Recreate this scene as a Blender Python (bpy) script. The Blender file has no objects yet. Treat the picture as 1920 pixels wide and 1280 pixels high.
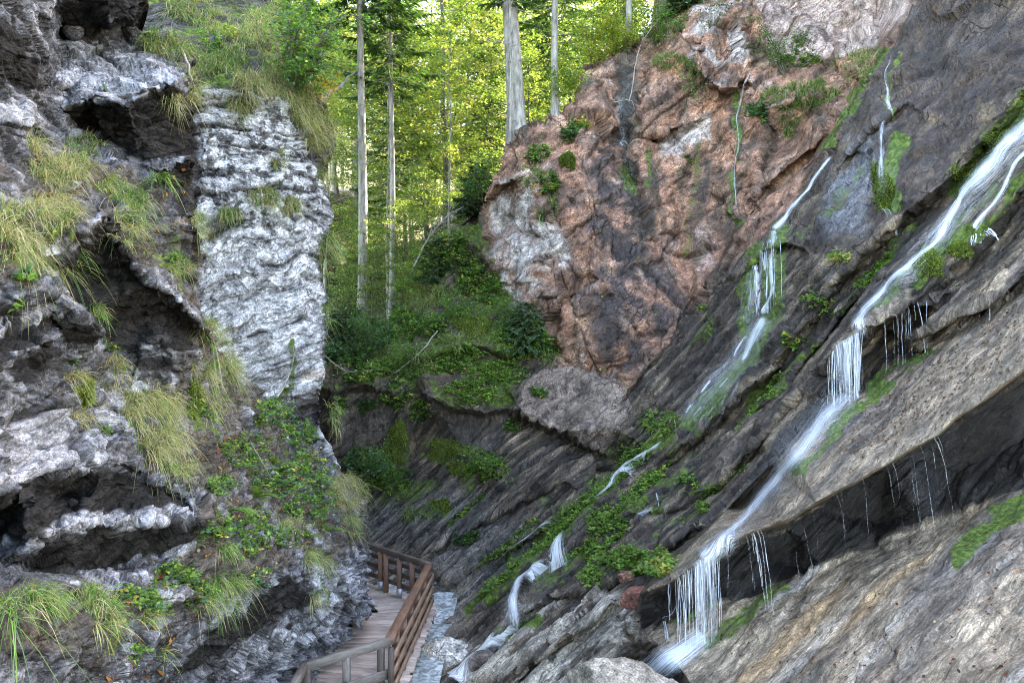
import bpy, bmesh, math, random
import numpy as np
from mathutils import Vector, geometry
SC = bpy.context.scene
COL = SC.collection
R = math.radians
F = 1387.0                                  # focal length in units of the 1920 px wide frame

# ------------------------------------------------------------------ camera, sky, sun, exposure
cam_d = bpy.data.cameras.new("camera")
cam_d.sensor_width = 36.0
cam_d.lens = 36.0 * F / 1920.0
cam_d.clip_start = 0.1
cam_d.clip_end = 2000.0
cam = bpy.data.objects.new("camera", cam_d)
COL.objects.link(cam)
cam.location = (0, 0, 0)
cam.rotation_euler = (R(90), 0, 0)
SC.camera = cam

SUN_AZ, SUN_EL = R(50), R(30)               # azimuth clockwise from +Y
W = bpy.data.worlds.new("World")
SC.world = W
W.use_nodes = True
nt = W.node_tree
for n in list(nt.nodes):
    nt.nodes.remove(n)
sky = nt.nodes.new('ShaderNodeTexSky')
sky.sky_type = 'NISHITA'
sky.sun_disc = False
sky.sun_elevation = SUN_EL
sky.sun_rotation = SUN_AZ
sky.air_density = 0.75
sky.dust_density = 1.5
sky.ozone_density = 0.6
bg = nt.nodes.new('ShaderNodeBackground')
bg.inputs['Strength'].default_value = 0.15
wo = nt.nodes.new('ShaderNodeOutputWorld')
nt.links.new(sky.outputs[0], bg.inputs[0])
nt.links.new(bg.outputs[0], wo.inputs[0])

sun_d = bpy.data.lights.new("sun", 'SUN')
sun_d.energy = 3.2
sun_d.angle = R(0.5)
sun_d.color = (1.0, 0.93, 0.80)
sun = bpy.data.objects.new("sun", sun_d)
COL.objects.link(sun)
sdir = Vector((math.sin(SUN_AZ) * math.cos(SUN_EL), math.cos(SUN_AZ) * math.cos(SUN_EL), math.sin(SUN_EL)))
sun.rotation_euler = sdir.to_track_quat('Z', 'Y').to_euler()
sun.location = sdir * 100

SC.view_settings.view_transform = 'Standard'
SC.view_settings.look = 'None'
SC.view_settings.gamma = 1.0
SC.view_settings.exposure = 4.15
SC.view_settings.use_white_balance = True
SC.view_settings.white_balance_temperature = 7900
SC.render.engine = 'CYCLES'
SC.cycles.max_bounces = 8
SC.cycles.diffuse_bounces = 3
SC.cycles.glossy_bounces = 2
SC.cycles.transmission_bounces = 4
SC.cycles.transparent_max_bounces = 12
SC.cycles.caustics_reflective = False
SC.cycles.caustics_refractive = False
SC.cycles.use_denoising = True
SC.cycles.denoising_prefilter = 'NONE'
SC.cycles.filter_width = 1.05
SC.cycles.use_adaptive_sampling = False
SC.cycles.sample_clamp_indirect = 0.5

# ------------------------------------------------------------------ noise
def _h(ix, iy, iz, seed):
    h = (ix.astype(np.uint32) * np.uint32(0x8da6b343)) ^ (iy.astype(np.uint32) * np.uint32(0xd8163841)) ^ \
        (iz.astype(np.uint32) * np.uint32(0xcb1ab31f)) ^ np.uint32((seed * 0x9e3779b1) & 0xffffffff)
    h ^= h >> np.uint32(15); h *= np.uint32(0x2c1b3c6d)
    h ^= h >> np.uint32(12); h *= np.uint32(0x297a2d39)
    h ^= h >> np.uint32(15)
    return h

def _u(h, k):
    h = h * np.uint32(2654435761) + np.uint32(k * 0x85ebca6b & 0xffffffff)
    h ^= h >> np.uint32(13); h *= np.uint32(0x5bd1e995); h ^= h >> np.uint32(15)
    return (h & np.uint32(0xffffff)).astype(np.float32) / np.float32(0x1000000)

def gnoise(Q, seed=0):
    Q = Q.astype(np.float32)
    fl = np.floor(Q); f = Q - fl
    i = fl.astype(np.int64)
    w = f * f * f * (f * (f * 6 - 15) + 10)
    out = np.zeros(Q.shape[:-1], np.float32)
    for dx in (0, 1):
        for dy in (0, 1):
            for dz in (0, 1):
                h = _h(i[..., 0] + dx, i[..., 1] + dy, i[..., 2] + dz, seed)
                gx = (h & np.uint32(1023)).astype(np.float32) / 511.5 - 1
                gy = ((h >> np.uint32(10)) & np.uint32(1023)).astype(np.float32) / 511.5 - 1
                gz = ((h >> np.uint32(20)) & np.uint32(1023)).astype(np.float32) / 511.5 - 1
                d = gx * (f[..., 0] - dx) + gy * (f[..., 1] - dy) + gz * (f[..., 2] - dz)
                ww = (w[..., 0] if dx else 1 - w[..., 0]) * (w[..., 1] if dy else 1 - w[..., 1]) * (w[..., 2] if dz else 1 - w[..., 2])
                out += d * ww
    return out

def fbm(Q, octv=4, seed=0, gain=0.5):
    s = np.zeros(Q.shape[:-1], np.float32); a = 1.0; q = Q
    for k in range(octv):
        s += a * gnoise(q, seed + k * 17)
        q = q * 2.03 + 3.1; a *= gain
    return s

def facet(Q, seed=0, tilt=0.6, offs=1.0):
    """angular broken rock: every Voronoi cell is a tilted, offset plane; returns height, crack closeness, cell random"""
    Q = Q.astype(np.float32)
    fl = np.floor(Q); i = fl.astype(np.int64)
    f1 = np.full(Q.shape[:-1], 9e9, np.float32); f2 = f1.copy()
    hb = np.zeros(Q.shape[:-1], np.uint32)
    db = np.zeros(Q.shape, np.float32)
    for dx in (-1, 0, 1):
        for dy in (-1, 0, 1):
            for dz in (-1, 0, 1):
                h = _h(i[..., 0] + dx, i[..., 1] + dy, i[..., 2] + dz, seed)
                d = np.stack([Q[..., 0] - (fl[..., 0] + dx + _u(h, 1)),
                              Q[..., 1] - (fl[..., 1] + dy + _u(h, 2)),
                              Q[..., 2] - (fl[..., 2] + dz + _u(h, 3))], -1)
                r = np.einsum('...k,...k->...', d, d)
                m = r < f1
                f2 = np.where(m, f1, np.minimum(f2, r))
                f1 = np.where(m, r, f1)
                hb = np.where(m, h, hb)
                db[m] = d[m]
    t = np.stack([_u(hb, 4), _u(hb, 5), _u(hb, 6)], -1) * 2 - 1
    rnd = _u(hb, 7)
    ht = (rnd - 0.5) * offs + np.einsum('...k,...k->...', t, db) * tilt
    return ht, np.sqrt(f2) - np.sqrt(f1), rnd

def sm(x, a, b):
    t = np.clip((x - a) / (b - a), 0, 1)
    return t * t * (3 - 2 * t)

# ------------------------------------------------------------------ object helpers
def link(o, parent=None):
    COL.objects.link(o)
    if parent is not None:
        o.parent = parent
    return o

def mesh_np(name, V, faces, mat=None, attrs=None, smooth=True, parent=None):
    """V (n,3); faces (m,k) int array (k = 3 or 4); attrs: name -> (n,) floats or (n,3) colours"""
    V = np.ascontiguousarray(V, np.float32); faces = np.ascontiguousarray(faces, np.int32)
    me = bpy.data.meshes.new(name)
    m, k = faces.shape
    me.vertices.add(len(V)); me.vertices.foreach_set('co', V.ravel())
    me.loops.add(m * k); me.loops.foreach_set('vertex_index', faces.ravel())
    me.polygons.add(m); me.polygons.foreach_set('loop_start', np.arange(m, dtype=np.int32) * k)
    if smooth:
        me.polygons.foreach_set('use_smooth', np.ones(m, bool))
    for an, av in (attrs or {}).items():
        av = np.asarray(av, np.float32)
        if av.ndim == 2:
            a = me.attributes.new(an, 'FLOAT_COLOR', 'POINT')
            a.data.foreach_set('color', np.concatenate([av, np.ones((len(av), 1), np.float32)], 1).ravel())
        else:
            a = me.attributes.new(an, 'FLOAT', 'POINT')
            a.data.foreach_set('value', av)
    me.update(calc_edges=True)
    if mat:
        me.materials.append(mat)
    return link(bpy.data.objects.new(name, me), parent)

def tag(o, label=None, cat=None, group=None, kind=None):
    if label: o['label'] = label
    if cat: o['category'] = cat
    if group: o['group'] = group
    if kind: o['kind'] = kind
    return o

def empty(name, loc=(0, 0, 0), label=None, cat=None, group=None):
    o = bpy.data.objects.new(name, None)
    o.location = loc
    o.empty_display_size = 0.2
    link(o)
    return tag(o, label, cat, group)

def pt(px, py, d):
    return Vector(((px - 960) / F * d, d, -(py - 640) / F * d))

# ------------------------------------------------------------------ materials
def nodes(name):
    m = bpy.data.materials.new(name)
    m.use_nodes = True
    t = m.node_tree
    for n in list(t.nodes):
        t.nodes.remove(n)
    out = t.nodes.new('ShaderNodeOutputMaterial')
    return m, t, out

def N(t, typ, **kw):
    n = t.nodes.new(typ)
    for k, v in kw.items():
        if k.startswith('_'):
            setattr(n, k[1:], v)
        else:
            n.inputs[k.replace('__', ' ')].default_value = v
    return n

def mixc(t, fac, a, b, blend='MIX'):
    n = t.nodes.new('ShaderNodeMix'); n.data_type = 'RGBA'; n.blend_type = blend
    for sock, v in ((n.inputs[0], fac), (n.inputs[6], a), (n.inputs[7], b)):
        if hasattr(v, 'is_output'): t.links.new(v, sock)
        else: sock.default_value = v
    return n.outputs[2]

def math_(t, op, a, b=None, clamp=False):
    n = t.nodes.new('ShaderNodeMath'); n.operation = op; n.use_clamp = clamp
    for sock, v in ((n.inputs[0], a), (n.inputs[1], b)):
        if v is None: continue
        if hasattr(v, 'is_output'): t.links.new(v, sock)
        else: sock.default_value = v
    return n.outputs[0]

def ramp(t, x, stops):
    n = t.nodes.new('ShaderNodeValToRGB')
    e = n.color_ramp.elements
    while len(e) > 1: e.remove(e[-1])
    e[0].position = stops[0][0]; c = stops[0][1]; e[0].color = (*c, 1) if isinstance(c, tuple) else (c, c, c, 1)
    for p, c in stops[1:]:
        k = e.new(p); k.color = (*c, 1) if isinstance(c, tuple) else (c, c, c, 1)
    t.links.new(x, n.inputs[0])
    return n.outputs[0]

def rock_material(name, speck=0.5, fine=14.0, bump=0.5, speck_col=(0.5, 0.5, 0.5), dark=0.6, wet_rough=0.13, crack=0.8):
    """q: coordinates laid along the bedding, joints or flow of each rock; col, moss, wet, lich: what grows and seeps where"""
    m, t, out = nodes(name)
    b = N(t, 'ShaderNodeBsdfPrincipled')
    b.inputs['Specular IOR Level'].default_value = 0.6
    geo = N(t, 'ShaderNodeNewGeometry')
    pos = geo.outputs['Position']
    q = N(t, 'ShaderNodeAttribute', _attribute_name='q').outputs['Vector']
    def noise(scale, detail=5, rough=0.6, dist=0.0, v=None):
        n = N(t, 'ShaderNodeTexNoise', Scale=scale, Detail=detail, Roughness=rough, Distortion=dist)
        t.links.new(v or pos, n.inputs['Vector']); return n.outputs['Fac']
    def voro(scale, feature, v):
        n = N(t, 'ShaderNodeTexVoronoi', _feature=feature, Scale=scale, Randomness=1.0)
        t.links.new(v, n.inputs['Vector']); return n
    col = N(t, 'ShaderNodeAttribute', _attribute_name='col').outputs['Color']
    moss = N(t, 'ShaderNodeAttribute', _attribute_name='moss').outputs['Fac']
    wet = N(t, 'ShaderNodeAttribute', _attribute_name='wet').outputs['Fac']
    n0 = noise(fine * 0.9, 6, 0.7)
    n1, n2, n3 = noise(fine * 0.10, 6, 0.7, 0.3), noise(fine * 0.45, 7, 0.72, 0.1, q), noise(fine * 1.7, 6, 0.85, 0.0, q)
    wob = N(t, 'ShaderNodeVectorMath', _operation='MULTIPLY_ADD')                     # bend the joints a little
    nn = N(t, 'ShaderNodeTexNoise', Scale=fine * 0.3, Detail=4, Roughness=0.6); t.links.new(q, nn.inputs['Vector'])
    t.links.new(nn.outputs['Color'], wob.inputs[0]); wob.inputs[1].default_value = (1.5 / fine,) * 3; t.links.new(q, wob.inputs[2])
    vc = voro(fine * 0.28, 'F1', wob.outputs[0]); ve = voro(fine * 0.28, 'DISTANCE_TO_EDGE', wob.outputs[0])
    vf = voro(fine * 0.8, 'F1', wob.outputs[0])
    c1 = ramp(t, ve.outputs['Distance'], [(0.0, 0.0), (0.035, 1.0)])
    gate = ramp(t, n1, [(0.48, 0.0), (0.62, 1.0)])
    ck = math_(t, 'SUBTRACT', 1.0, math_(t, 'MULTIPLY', math_(t, 'MULTIPLY', math_(t, 'SUBTRACT', 1.0, c1), gate), crack), True)
    v1 = ramp(t, n1, [(0.32, 1 - dark), (0.5, 1.0), (0.68, 1.4)])
    v2 = ramp(t, n2, [(0.33, 0.28), (0.5, 1.0), (0.65, 1.7)])
    v4 = ramp(t, n3, [(0.36, 0.42), (0.5, 1.0), (0.64, 1.65)])
    v5 = ramp(t, noise(fine * 2.6, 5, 0.85), [(0.36, 0.5), (0.5, 1.0), (0.64, 1.55)])
    sep = N(t, 'ShaderNodeSeparateColor'); t.links.new(vc.outputs['Color'], sep.inputs[0])
    sep2 = N(t, 'ShaderNodeSeparateColor'); t.links.new(vf.outputs['Color'], sep2.inputs[0])
    v3 = ramp(t, sep.outputs[1], [(0.0, 0.84), (1.0, 1.14)])
    c = mixc(t, 1.0, col, v1, 'MULTIPLY')
    c = mixc(t, 1.0, c, v2, 'MULTIPLY')
    c = mixc(t, 1.0, c, v3, 'MULTIPLY')
    c = mixc(t, 1.0, c, v4, 'MULTIPLY')
    c = mixc(t, 1.0, c, v5, 'MULTIPLY')
    ckc = N(t, 'ShaderNodeCombineColor')
    for k in range(3): t.links.new(ck, ckc.inputs[k])
    c = mixc(t, 1.0, c, ckc.outputs[0], 'MULTIPLY')
    if speck > 0:
        sp = ramp(t, noise(fine * 0.8, 7, 0.78, 0.2), [(0.535, 0.0), (0.59, 1.0)])
        dry = math_(t, 'MULTIPLY', math_(t, 'SUBTRACT', 1.0, wet, True), speck)
        lich = N(t, 'ShaderNodeAttribute', _attribute_name='lich').outputs['Fac']
        f = math_(t, 'MULTIPLY', math_(t, 'MULTIPLY', sp, dry), lich, True)
        c = mixc(t, f, c, (*speck_col, 1))
    mc = ramp(t, n0, [(0.34, (0.022, 0.034, 0.008)), (0.47, (0.060, 0.095, 0.016)), (0.56, (0.105, 0.155, 0.026)), (0.68, (0.20, 0.25, 0.05))])
    mf = math_(t, 'ADD', moss, math_(t, 'MULTIPLY', math_(t, 'SUBTRACT', n2, 0.5), 1.6))
    mf = math_(t, 'ADD', mf, math_(t, 'MULTIPLY', math_(t, 'SUBTRACT', n0, 0.5), 1.2))
    mf = ramp(t, mf, [(0.38, 0.0), (0.75, 1.0)])
    c = mixc(t, mf, c, mc)
    t.links.new(c, b.inputs['Base Color'])
    spl = N(t, 'ShaderNodeMapRange'); t.links.new(wet, spl.inputs[0]); spl.inputs[3].default_value = 0.10; spl.inputs[4].default_value = 0.55
    t.links.new(spl.outputs[0], b.inputs['Specular IOR Level'])
    ro = N(t, 'ShaderNodeMapRange'); t.links.new(wet, ro.inputs[0])
    ro.inputs[3].default_value = 0.85; ro.inputs[4].default_value = wet_rough
    rr = math_(t, 'ADD', ro.outputs[0], math_(t, 'MULTIPLY', mf, 0.5), True)
    rr = math_(t, 'ADD', rr, math_(t, 'MULTIPLY', math_(t, 'SUBTRACT', n2, 0.5), 0.5), True)
    t.links.new(rr, b.inputs['Roughness'])
    hgt = math_(t, 'ADD', math_(t, 'MULTIPLY', n2, 0.55), math_(t, 'MULTIPLY', n3, 0.30))
    hgt = math_(t, 'ADD', hgt, math_(t, 'MULTIPLY', sep.outputs[0], 0.45))
    hgt = math_(t, 'ADD', hgt, math_(t, 'MULTIPLY', sep2.outputs[0], 0.14))
    hgt = math_(t, 'ADD', hgt, math_(t, 'MULTIPLY', ck, 0.35))
    bp = N(t, 'ShaderNodeBump', Strength=bump, Distance=1.2 / fine)
    t.links.new(hgt, bp.inputs['Height'])
    t.links.new(bp.outputs[0], b.inputs['Normal'])
    t.links.new(b.outputs[0], out.inputs[0])
    return m
# ------------------------------------------------------------------ rock masses
def beds(z, T, seed, jit):
    """beds of uneven thickness: random number of the bed, closeness to the nearest bed joint (0 at the joint, metres)"""
    t = z / T + 1000
    k = np.floor(t)
    def edge(k): return k + 0.42 * (_u(_h(k.astype(np.int64), (k * 0).astype(np.int64), (k * 0).astype(np.int64), seed), 1) - 0.5) * jit
    e0, e1 = edge(k), edge(k + 1)
    k2 = np.where(t < e0, k - 1, np.where(t > e1, k + 1, k))
    a, b = edge(k2), edge(k2 + 1)
    r = _u(_h(k2.astype(np.int64), (k2 * 0).astype(np.int64), (k2 * 0).astype(np.int64), seed), 2)
    return r, np.minimum(t - a, b - t) * T

def poly_mask(X, Y, pts, soft=12.0):
    """1 inside the polygon, 0 outside, soft edge; X, Y arrays"""
    pts = np.asarray(pts, np.float32); n = len(pts)
    d2 = np.full(X.shape, 9e9, np.float32); ins = np.zeros(X.shape, bool)
    for k in range(n):
        ax, ay = pts[k]; bx, by = pts[(k + 1) % n]
        ex, ey = bx - ax, by - ay
        tt = np.clip(((X - ax) * ex + (Y - ay) * ey) / (ex * ex + ey * ey + 1e-9), 0, 1)
        d2 = np.minimum(d2, (X - ax - ex * tt) ** 2 + (Y - ay - ey * tt) ** 2)
        c = ((ay > Y) != (by > Y)) & (X < ex * (Y - ay) / (ey if abs(ey) > 1e-6 else 1e-6) + ax)
        ins ^= c
    d = np.sqrt(d2); d = np.where(ins, d, -d)
    return sm(d, -soft, soft)

def line_mask(X, Y, pts, w0, w1=None, soft=0.6):
    """1 on the polyline, falling to 0 at its half width (w0 at the start to w1 at the end)"""
    w1 = w0 if w1 is None else w1
    pts = np.asarray(pts, np.float32); n = len(pts)
    best = np.zeros(X.shape, np.float32)
    for k in range(n - 1):
        ax, ay = pts[k]; bx, by = pts[k + 1]
        ex, ey = bx - ax, by - ay
        tt = np.clip(((X - ax) * ex + (Y - ay) * ey) / (ex * ex + ey * ey + 1e-9), 0, 1)
        d = np.sqrt((X - ax - ex * tt) ** 2 + (Y - ay - ey * tt) ** 2)
        w = w0 + (w1 - w0) * (k + tt) / (n - 1)
        best = np.maximum(best, 1 - sm(d / w, 1 - soft, 1.0))
    return best

def blur(A, n):
    for _ in range(n):
        A = np.concatenate([A[:1], (A[:-2] + 2 * A[1:-1] + A[2:]) / 4, A[-1:]], 0)
        A = np.concatenate([A[:, :1], (A[:, :-2] + 2 * A[:, 1:-1] + A[:, 2:]) / 4, A[:, -1:]], 1)
    return A

def axis(lo, hi, inner_lo, inner_hi, step, coarse):
    return np.concatenate([np.arange(lo, inner_lo, coarse), np.arange(inner_lo, inner_hi, step), np.arange(inner_hi, hi + coarse, coarse)])

class Layer:
    """a rock face: creases and points with their distances, triangulated and sampled finely"""
    def __init__(self, lines, pts, xs, ys, smooth=1):
        vs, ds, ed = [], [], []
        idx = {}
        def add(p):
            k = (round(p[0]), round(p[1]))
            if k not in idx:
                idx[k] = len(vs); vs.append(Vector((p[0], p[1]))); ds.append(p[2])
            return idx[k]
        for ln in lines:
            ii = [add(p) for p in ln]
            ed += list(zip(ii[:-1], ii[1:]))
        for p in pts: add(p)
        r = geometry.delaunay_2d_cdt(vs, ed, [], 0, 1e-4)
        ov, of, orig = r[0], r[2], r[3]
        dd = []
        for k, o in enumerate(orig):
            if o: dd.append(1 / ds[o[0]])
            else:
                print('CROSSING CREASES at', ov[k])
                w = sorted(((v - ov[k]).length, q) for q, v in enumerate(vs))[:3]
                dd.append(sum(1 / ds[q] for _, q in w) / 3)
        self.xs, self.ys = xs, ys
        inv = np.full((len(ys), len(xs)), np.nan, np.float32)
        for f in of:
            a, b, c = f[0], f[1], f[2]
            A, B, C = ov[a], ov[b], ov[c]
            x0, x1 = min(A.x, B.x, C.x), max(A.x, B.x, C.x)
            y0, y1 = min(A.y, B.y, C.y), max(A.y, B.y, C.y)
            i0, i1 = np.searchsorted(xs, x0), np.searchsorted(xs, x1, 'right')
            j0, j1 = np.searchsorted(ys, y0), np.searchsorted(ys, y1, 'right')
            if i1 <= i0 or j1 <= j0: continue
            X, Y = np.meshgrid(xs[i0:i1], ys[j0:j1])
            det = (B.y - C.y) * (A.x - C.x) + (C.x - B.x) * (A.y - C.y)
            if abs(det) < 1e-9: continue
            l1 = ((B.y - C.y) * (X - C.x) + (C.x - B.x) * (Y - C.y)) / det
            l2 = ((C.y - A.y) * (X - C.x) + (A.x - C.x) * (Y - C.y)) / det
            l3 = 1 - l1 - l2
            ok = (l1 >= -1e-5) & (l2 >= -1e-5) & (l3 >= -1e-5)
            sub = inv[j0:j1, i0:i1]
            sub[ok] = (l1 * dd[a] + l2 * dd[b] + l3 * dd[c])[ok]
        bad = np.isnan(inv)
        if bad.any():
            print('uncovered samples', bad.sum()); inv[bad] = np.nanmean(inv)
        inv = blur(inv, smooth)
        self.X, self.Y = np.meshgrid(xs, ys)
        D = 1 / inv
        self.P0 = np.stack([(self.X - 960) / F * D, D, -(self.Y - 640) / F * D], -1).astype(np.float32)
        self.P = self.P0.copy()
        self.N0 = self.normals(blur(self.P0, 5))
        self.N = self.N0
        step = np.maximum(np.linalg.norm(np.gradient(self.P0, axis=0), axis=-1) / np.gradient(ys)[:, None],
                          np.linalg.norm(np.gradient(self.P0, axis=1), axis=-1) / np.gradient(xs)[None])
        self.keep = blur(np.clip(4.5 * D / F / step, 0, 1) ** 1.5, 3)      # calm where a ledge steps back
    @staticmethod
    def normals(P):
        du = np.gradient(P, axis=1); dv = np.gradient(P, axis=0)
        n = np.cross(dv, du)
        n /= np.linalg.norm(n, axis=-1, keepdims=True) + 1e-9
        s = np.sign(-np.einsum('...k,...k->...', n, P)); s[s == 0] = 1
        return (n * s[..., None]).astype(np.float32)
    def displace(self, h, iters=1):
        hk = h * self.keep
        hm = hk.copy()                                     # smooth skin over the highest grains, where water runs
        for _ in range(9):
            p = np.pad(hm, 1, mode='edge')
            hm = np.maximum.reduce([p[1:-1, 1:-1], p[:-2, 1:-1], p[2:, 1:-1], p[1:-1, :-2], p[1:-1, 2:]])
        self.Ptop = self.P0 + self.N0 * blur(hm, 8)[..., None]
        self.P = self.P + self.N0 * hk[..., None]
        self.N = self.normals(blur(self.P, 3))
    def ij(self, px, py):
        fi = np.interp(px, self.xs, np.arange(len(self.xs))); fj = np.interp(py, self.ys, np.arange(len(self.ys)))
        return fi, fj
    def at(self, px, py):
        fi, fj = self.ij(px, py)
        i, j = int(min(fi, len(self.xs) - 2)), int(min(fj, len(self.ys) - 2))
        a, b = fi - i, fj - j
        P = self.P
        p = (P[j, i] * (1 - a) + P[j, i + 1] * a) * (1 - b) + (P[j + 1, i] * (1 - a) + P[j + 1, i + 1] * a) * b
        return Vector(p.tolist()), Vector(self.N[j, i].tolist())
    def many(self, px, py, P=None):
        fi, fj = self.ij(np.asarray(px), np.asarray(py))
        i = np.minimum(fi.astype(int), len(self.xs) - 2); j = np.minimum(fj.astype(int), len(self.ys) - 2)
        a = (fi - i)[..., None]; b = (fj - j)[..., None]; P = self.P if P is None else P
        p = (P[j, i] * (1 - a) + P[j, i + 1] * a) * (1 - b) + (P[j + 1, i] * (1 - a) + P[j + 1, i + 1] * a) * b
        return p, self.N[j, i]
    def build(self, name, sel, attrs, mat, skirt=None, kind='structure'):
        """sel: boolean per quad (ny-1, nx-1)"""
        ny, nx = self.X.shape
        j, i = np.nonzero(sel)
        q = np.stack([j * nx + i, (j + 1) * nx + i, (j + 1) * nx + i + 1, j * nx + i + 1], 1)
        used = np.zeros(ny * nx, bool); used[q.ravel()] = True
        remap = np.cumsum(used) - 1
        V = self.P.reshape(-1, 3)[used]
        at = {k: v.reshape(ny * nx, -1)[used] if v.ndim == 3 else v.ravel()[used] for k, v in attrs.items()}
        Q = remap[q]
        if skirt:                              # turn the rim of the face back into the hill so that the mass is solid
            e = np.concatenate([Q[:, [0, 1]], Q[:, [1, 2]], Q[:, [2, 3]], Q[:, [3, 0]]])
            key = e.min(1).astype(np.int64) * len(V) + e.max(1)
            _, inv_, cnt = np.unique(key, return_inverse=True, return_counts=True)
            be = e[cnt[inv_] == 1]
            bv = np.unique(be)
            pos = {int(v): k for k, v in enumerate(bv)}
            base = V[bv]; n0 = len(bv)
            rows, prev = [], bv
            off = len(V)
            Vs, Qs, As = [V], [Q], {k: [v] for k, v in at.items()}
            nst = 7
            for s in range(1, nst + 1):
                tt = s / nst
                p = base + np.asarray(skirt, np.float32)[None] * (tt ** 1.3)
                w = fbm(p * 1.3, 3, 91)[:, None] * 0.35 * min(1, tt * 2)
                p = p + w * np.array([1, 0.2, 1], np.float32)
                Vs.append(p)
                for k in As: As[k].append(at[k][bv])
                cur = off + (s - 1) * n0 + np.arange(n0)
                pm = np.array([pos[int(v)] for v in be.ravel()]).reshape(-1, 2)
                pa = prev[pm] if s == 1 else (off + (s - 2) * n0) + pm
                pb = off + (s - 1) * n0 + pm
                Qs.append(np.stack([pa[:, 0], pb[:, 0], pb[:, 1], pa[:, 1]], 1))
            V = np.concatenate(Vs); Q = np.concatenate(Qs); at = {k: np.concatenate(v) for k, v in As.items()}
        o = mesh_np(name, V, Q, mat, at)
        o['kind'] = kind
        return o

def quadsel(M):
    """vertex mask -> quad mask"""
    return (M[:-1, :-1] + M[1:, :-1] + M[:-1, 1:] + M[1:, 1:]) / 4 > 0.5

def lerp(a, b, f):
    return a + (np.asarray(b, np.float32) - a) * f[..., None]
# ------------------------------------------------------------------ the far and right side of the gorge
NB = np.array([-.51, -.07, .86]); NB /= np.linalg.norm(NB)          # bedding normal of the dipping strata
S1 = np.cross(NB, [0, 1, 0]); S1 /= np.linalg.norm(S1)
S2 = np.cross(NB, S1)

def lip(pts, dpx, dd, taper=True):
    """a ledge: its edge and, just below it, the rock set back by dd metres"""
    n = len(pts); lo = []
    for k, p in enumerate(pts):
        q = dd * (1 if not taper else min(1, 0.25 + min(k, n - 1 - k) * 0.75))
        lo.append((p[0], p[1] + dpx, p[2] + q))
    return [pts, lo]

L = []
# lower slab: contact under the overhang, and the recess behind the lip
L += lip([(1205, 1112, 11.6), (1245, 1095, 11.3), (1300, 1060, 11.2), (1340, 1032, 11.15), (1400, 1002, 11.1), (1475, 975, 11.0),
          (1530, 940, 10.95), (1600, 905, 10.9), (1660, 872, 10.85), (1700, 845, 10.8), (1760, 815, 10.8), (1792, 782, 10.8),
          (1850, 745, 10.8), (1920, 690, 10.8), (2010, 630, 10.7), (2300, 430, 10.5)], 7, 1.7)
L.append([(1190, 1172, 12.4), (1280, 1148, 12.2), (1350, 1125, 12.2), (1450, 1094, 12.2), (1540, 1062, 12.1), (1640, 1020, 12.0), (1750, 982, 11.9),
          (1830, 940, 11.7), (1920, 912, 11.4), (2300, 800, 10.8)])
L.append([(1245, 1215, 11.4), (1310, 1300, 10.4), (1330, 1700, 7.5)])
PTS = [(1600, 1280, 8.9), (1920, 1280, 7.3), (2300, 1280, 6.4), (1600, 1700, 6.4), (1920, 1700, 5.4), (2300, 1700, 4.8), (1450, 1180, 10.9), (1750, 1120, 9.6),
       (1480, 1060, 12.9), (1650, 985, 12.95), (1800, 890, 12.9), (1920, 820, 12.7), (2300, 650, 12.4), (1330, 1090, 12.7)]
# upper slab: its back edge
L.append([(1225, 1090, 12.0), (1262, 1050, 12.4), (1330, 985, 12.8), (1400, 920, 13.2), (1480, 836, 13.6), (1545, 772, 13.9), (1640, 728, 14.1), (1740, 655, 14.2),
          (1785, 625, 14.0), (1850, 594, 13.8), (1920, 548, 13.6), (2300, 330, 13.2)])
# second overhang (foot of the upper fall) and the bed above it
L += lip([(1535, 690, 13.7), (1560, 655, 13.7), (1602, 629, 13.7), (1650, 604, 13.7), (1700, 580, 13.7), (1745, 560, 13.7)], 6, 1.5)
PTS += [(1600, 715, 15.0), (1680, 660, 15.3), (1545, 740, 14.2)]
L += lip([(1705, 636, 13.8), (1750, 618, 13.6), (1800, 592, 13.5), (1850, 572, 13.5), (1920, 520, 13.4), (2300, 290, 13.0)], 6, 0.8)
L += lip([(1720, 560, 14.4), (1800, 494, 14.4), (1840, 450, 14.4), (1900, 376, 14.3), (1960, 310, 14.2), (2300, 0, 13.8)], 9, 0.6)
# the rough ledge that crosses the whole slope
LA = [(2300, -190, 14.6), (1920, 168, 15.3), (1850, 252, 15.4), (1770, 345, 15.6), (1700, 392, 15.9), (1655, 435, 16.1), (1555, 533, 16.9), (1528, 588, 17.3), (1473, 650, 17.8), (1438, 697, 18.1),
      (1363, 760, 18.7), (1300, 815, 19.3), (1240, 860, 19.8)]
L += lip(LA, 26, 0.75)
L += lip([(1650, 520, 15.8), (1600, 562, 16.2), (1570, 600, 16.4), (1530, 650, 16.6), (1490, 700, 16.9), (1440, 760, 17.2)], 9, 0.7)
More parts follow.
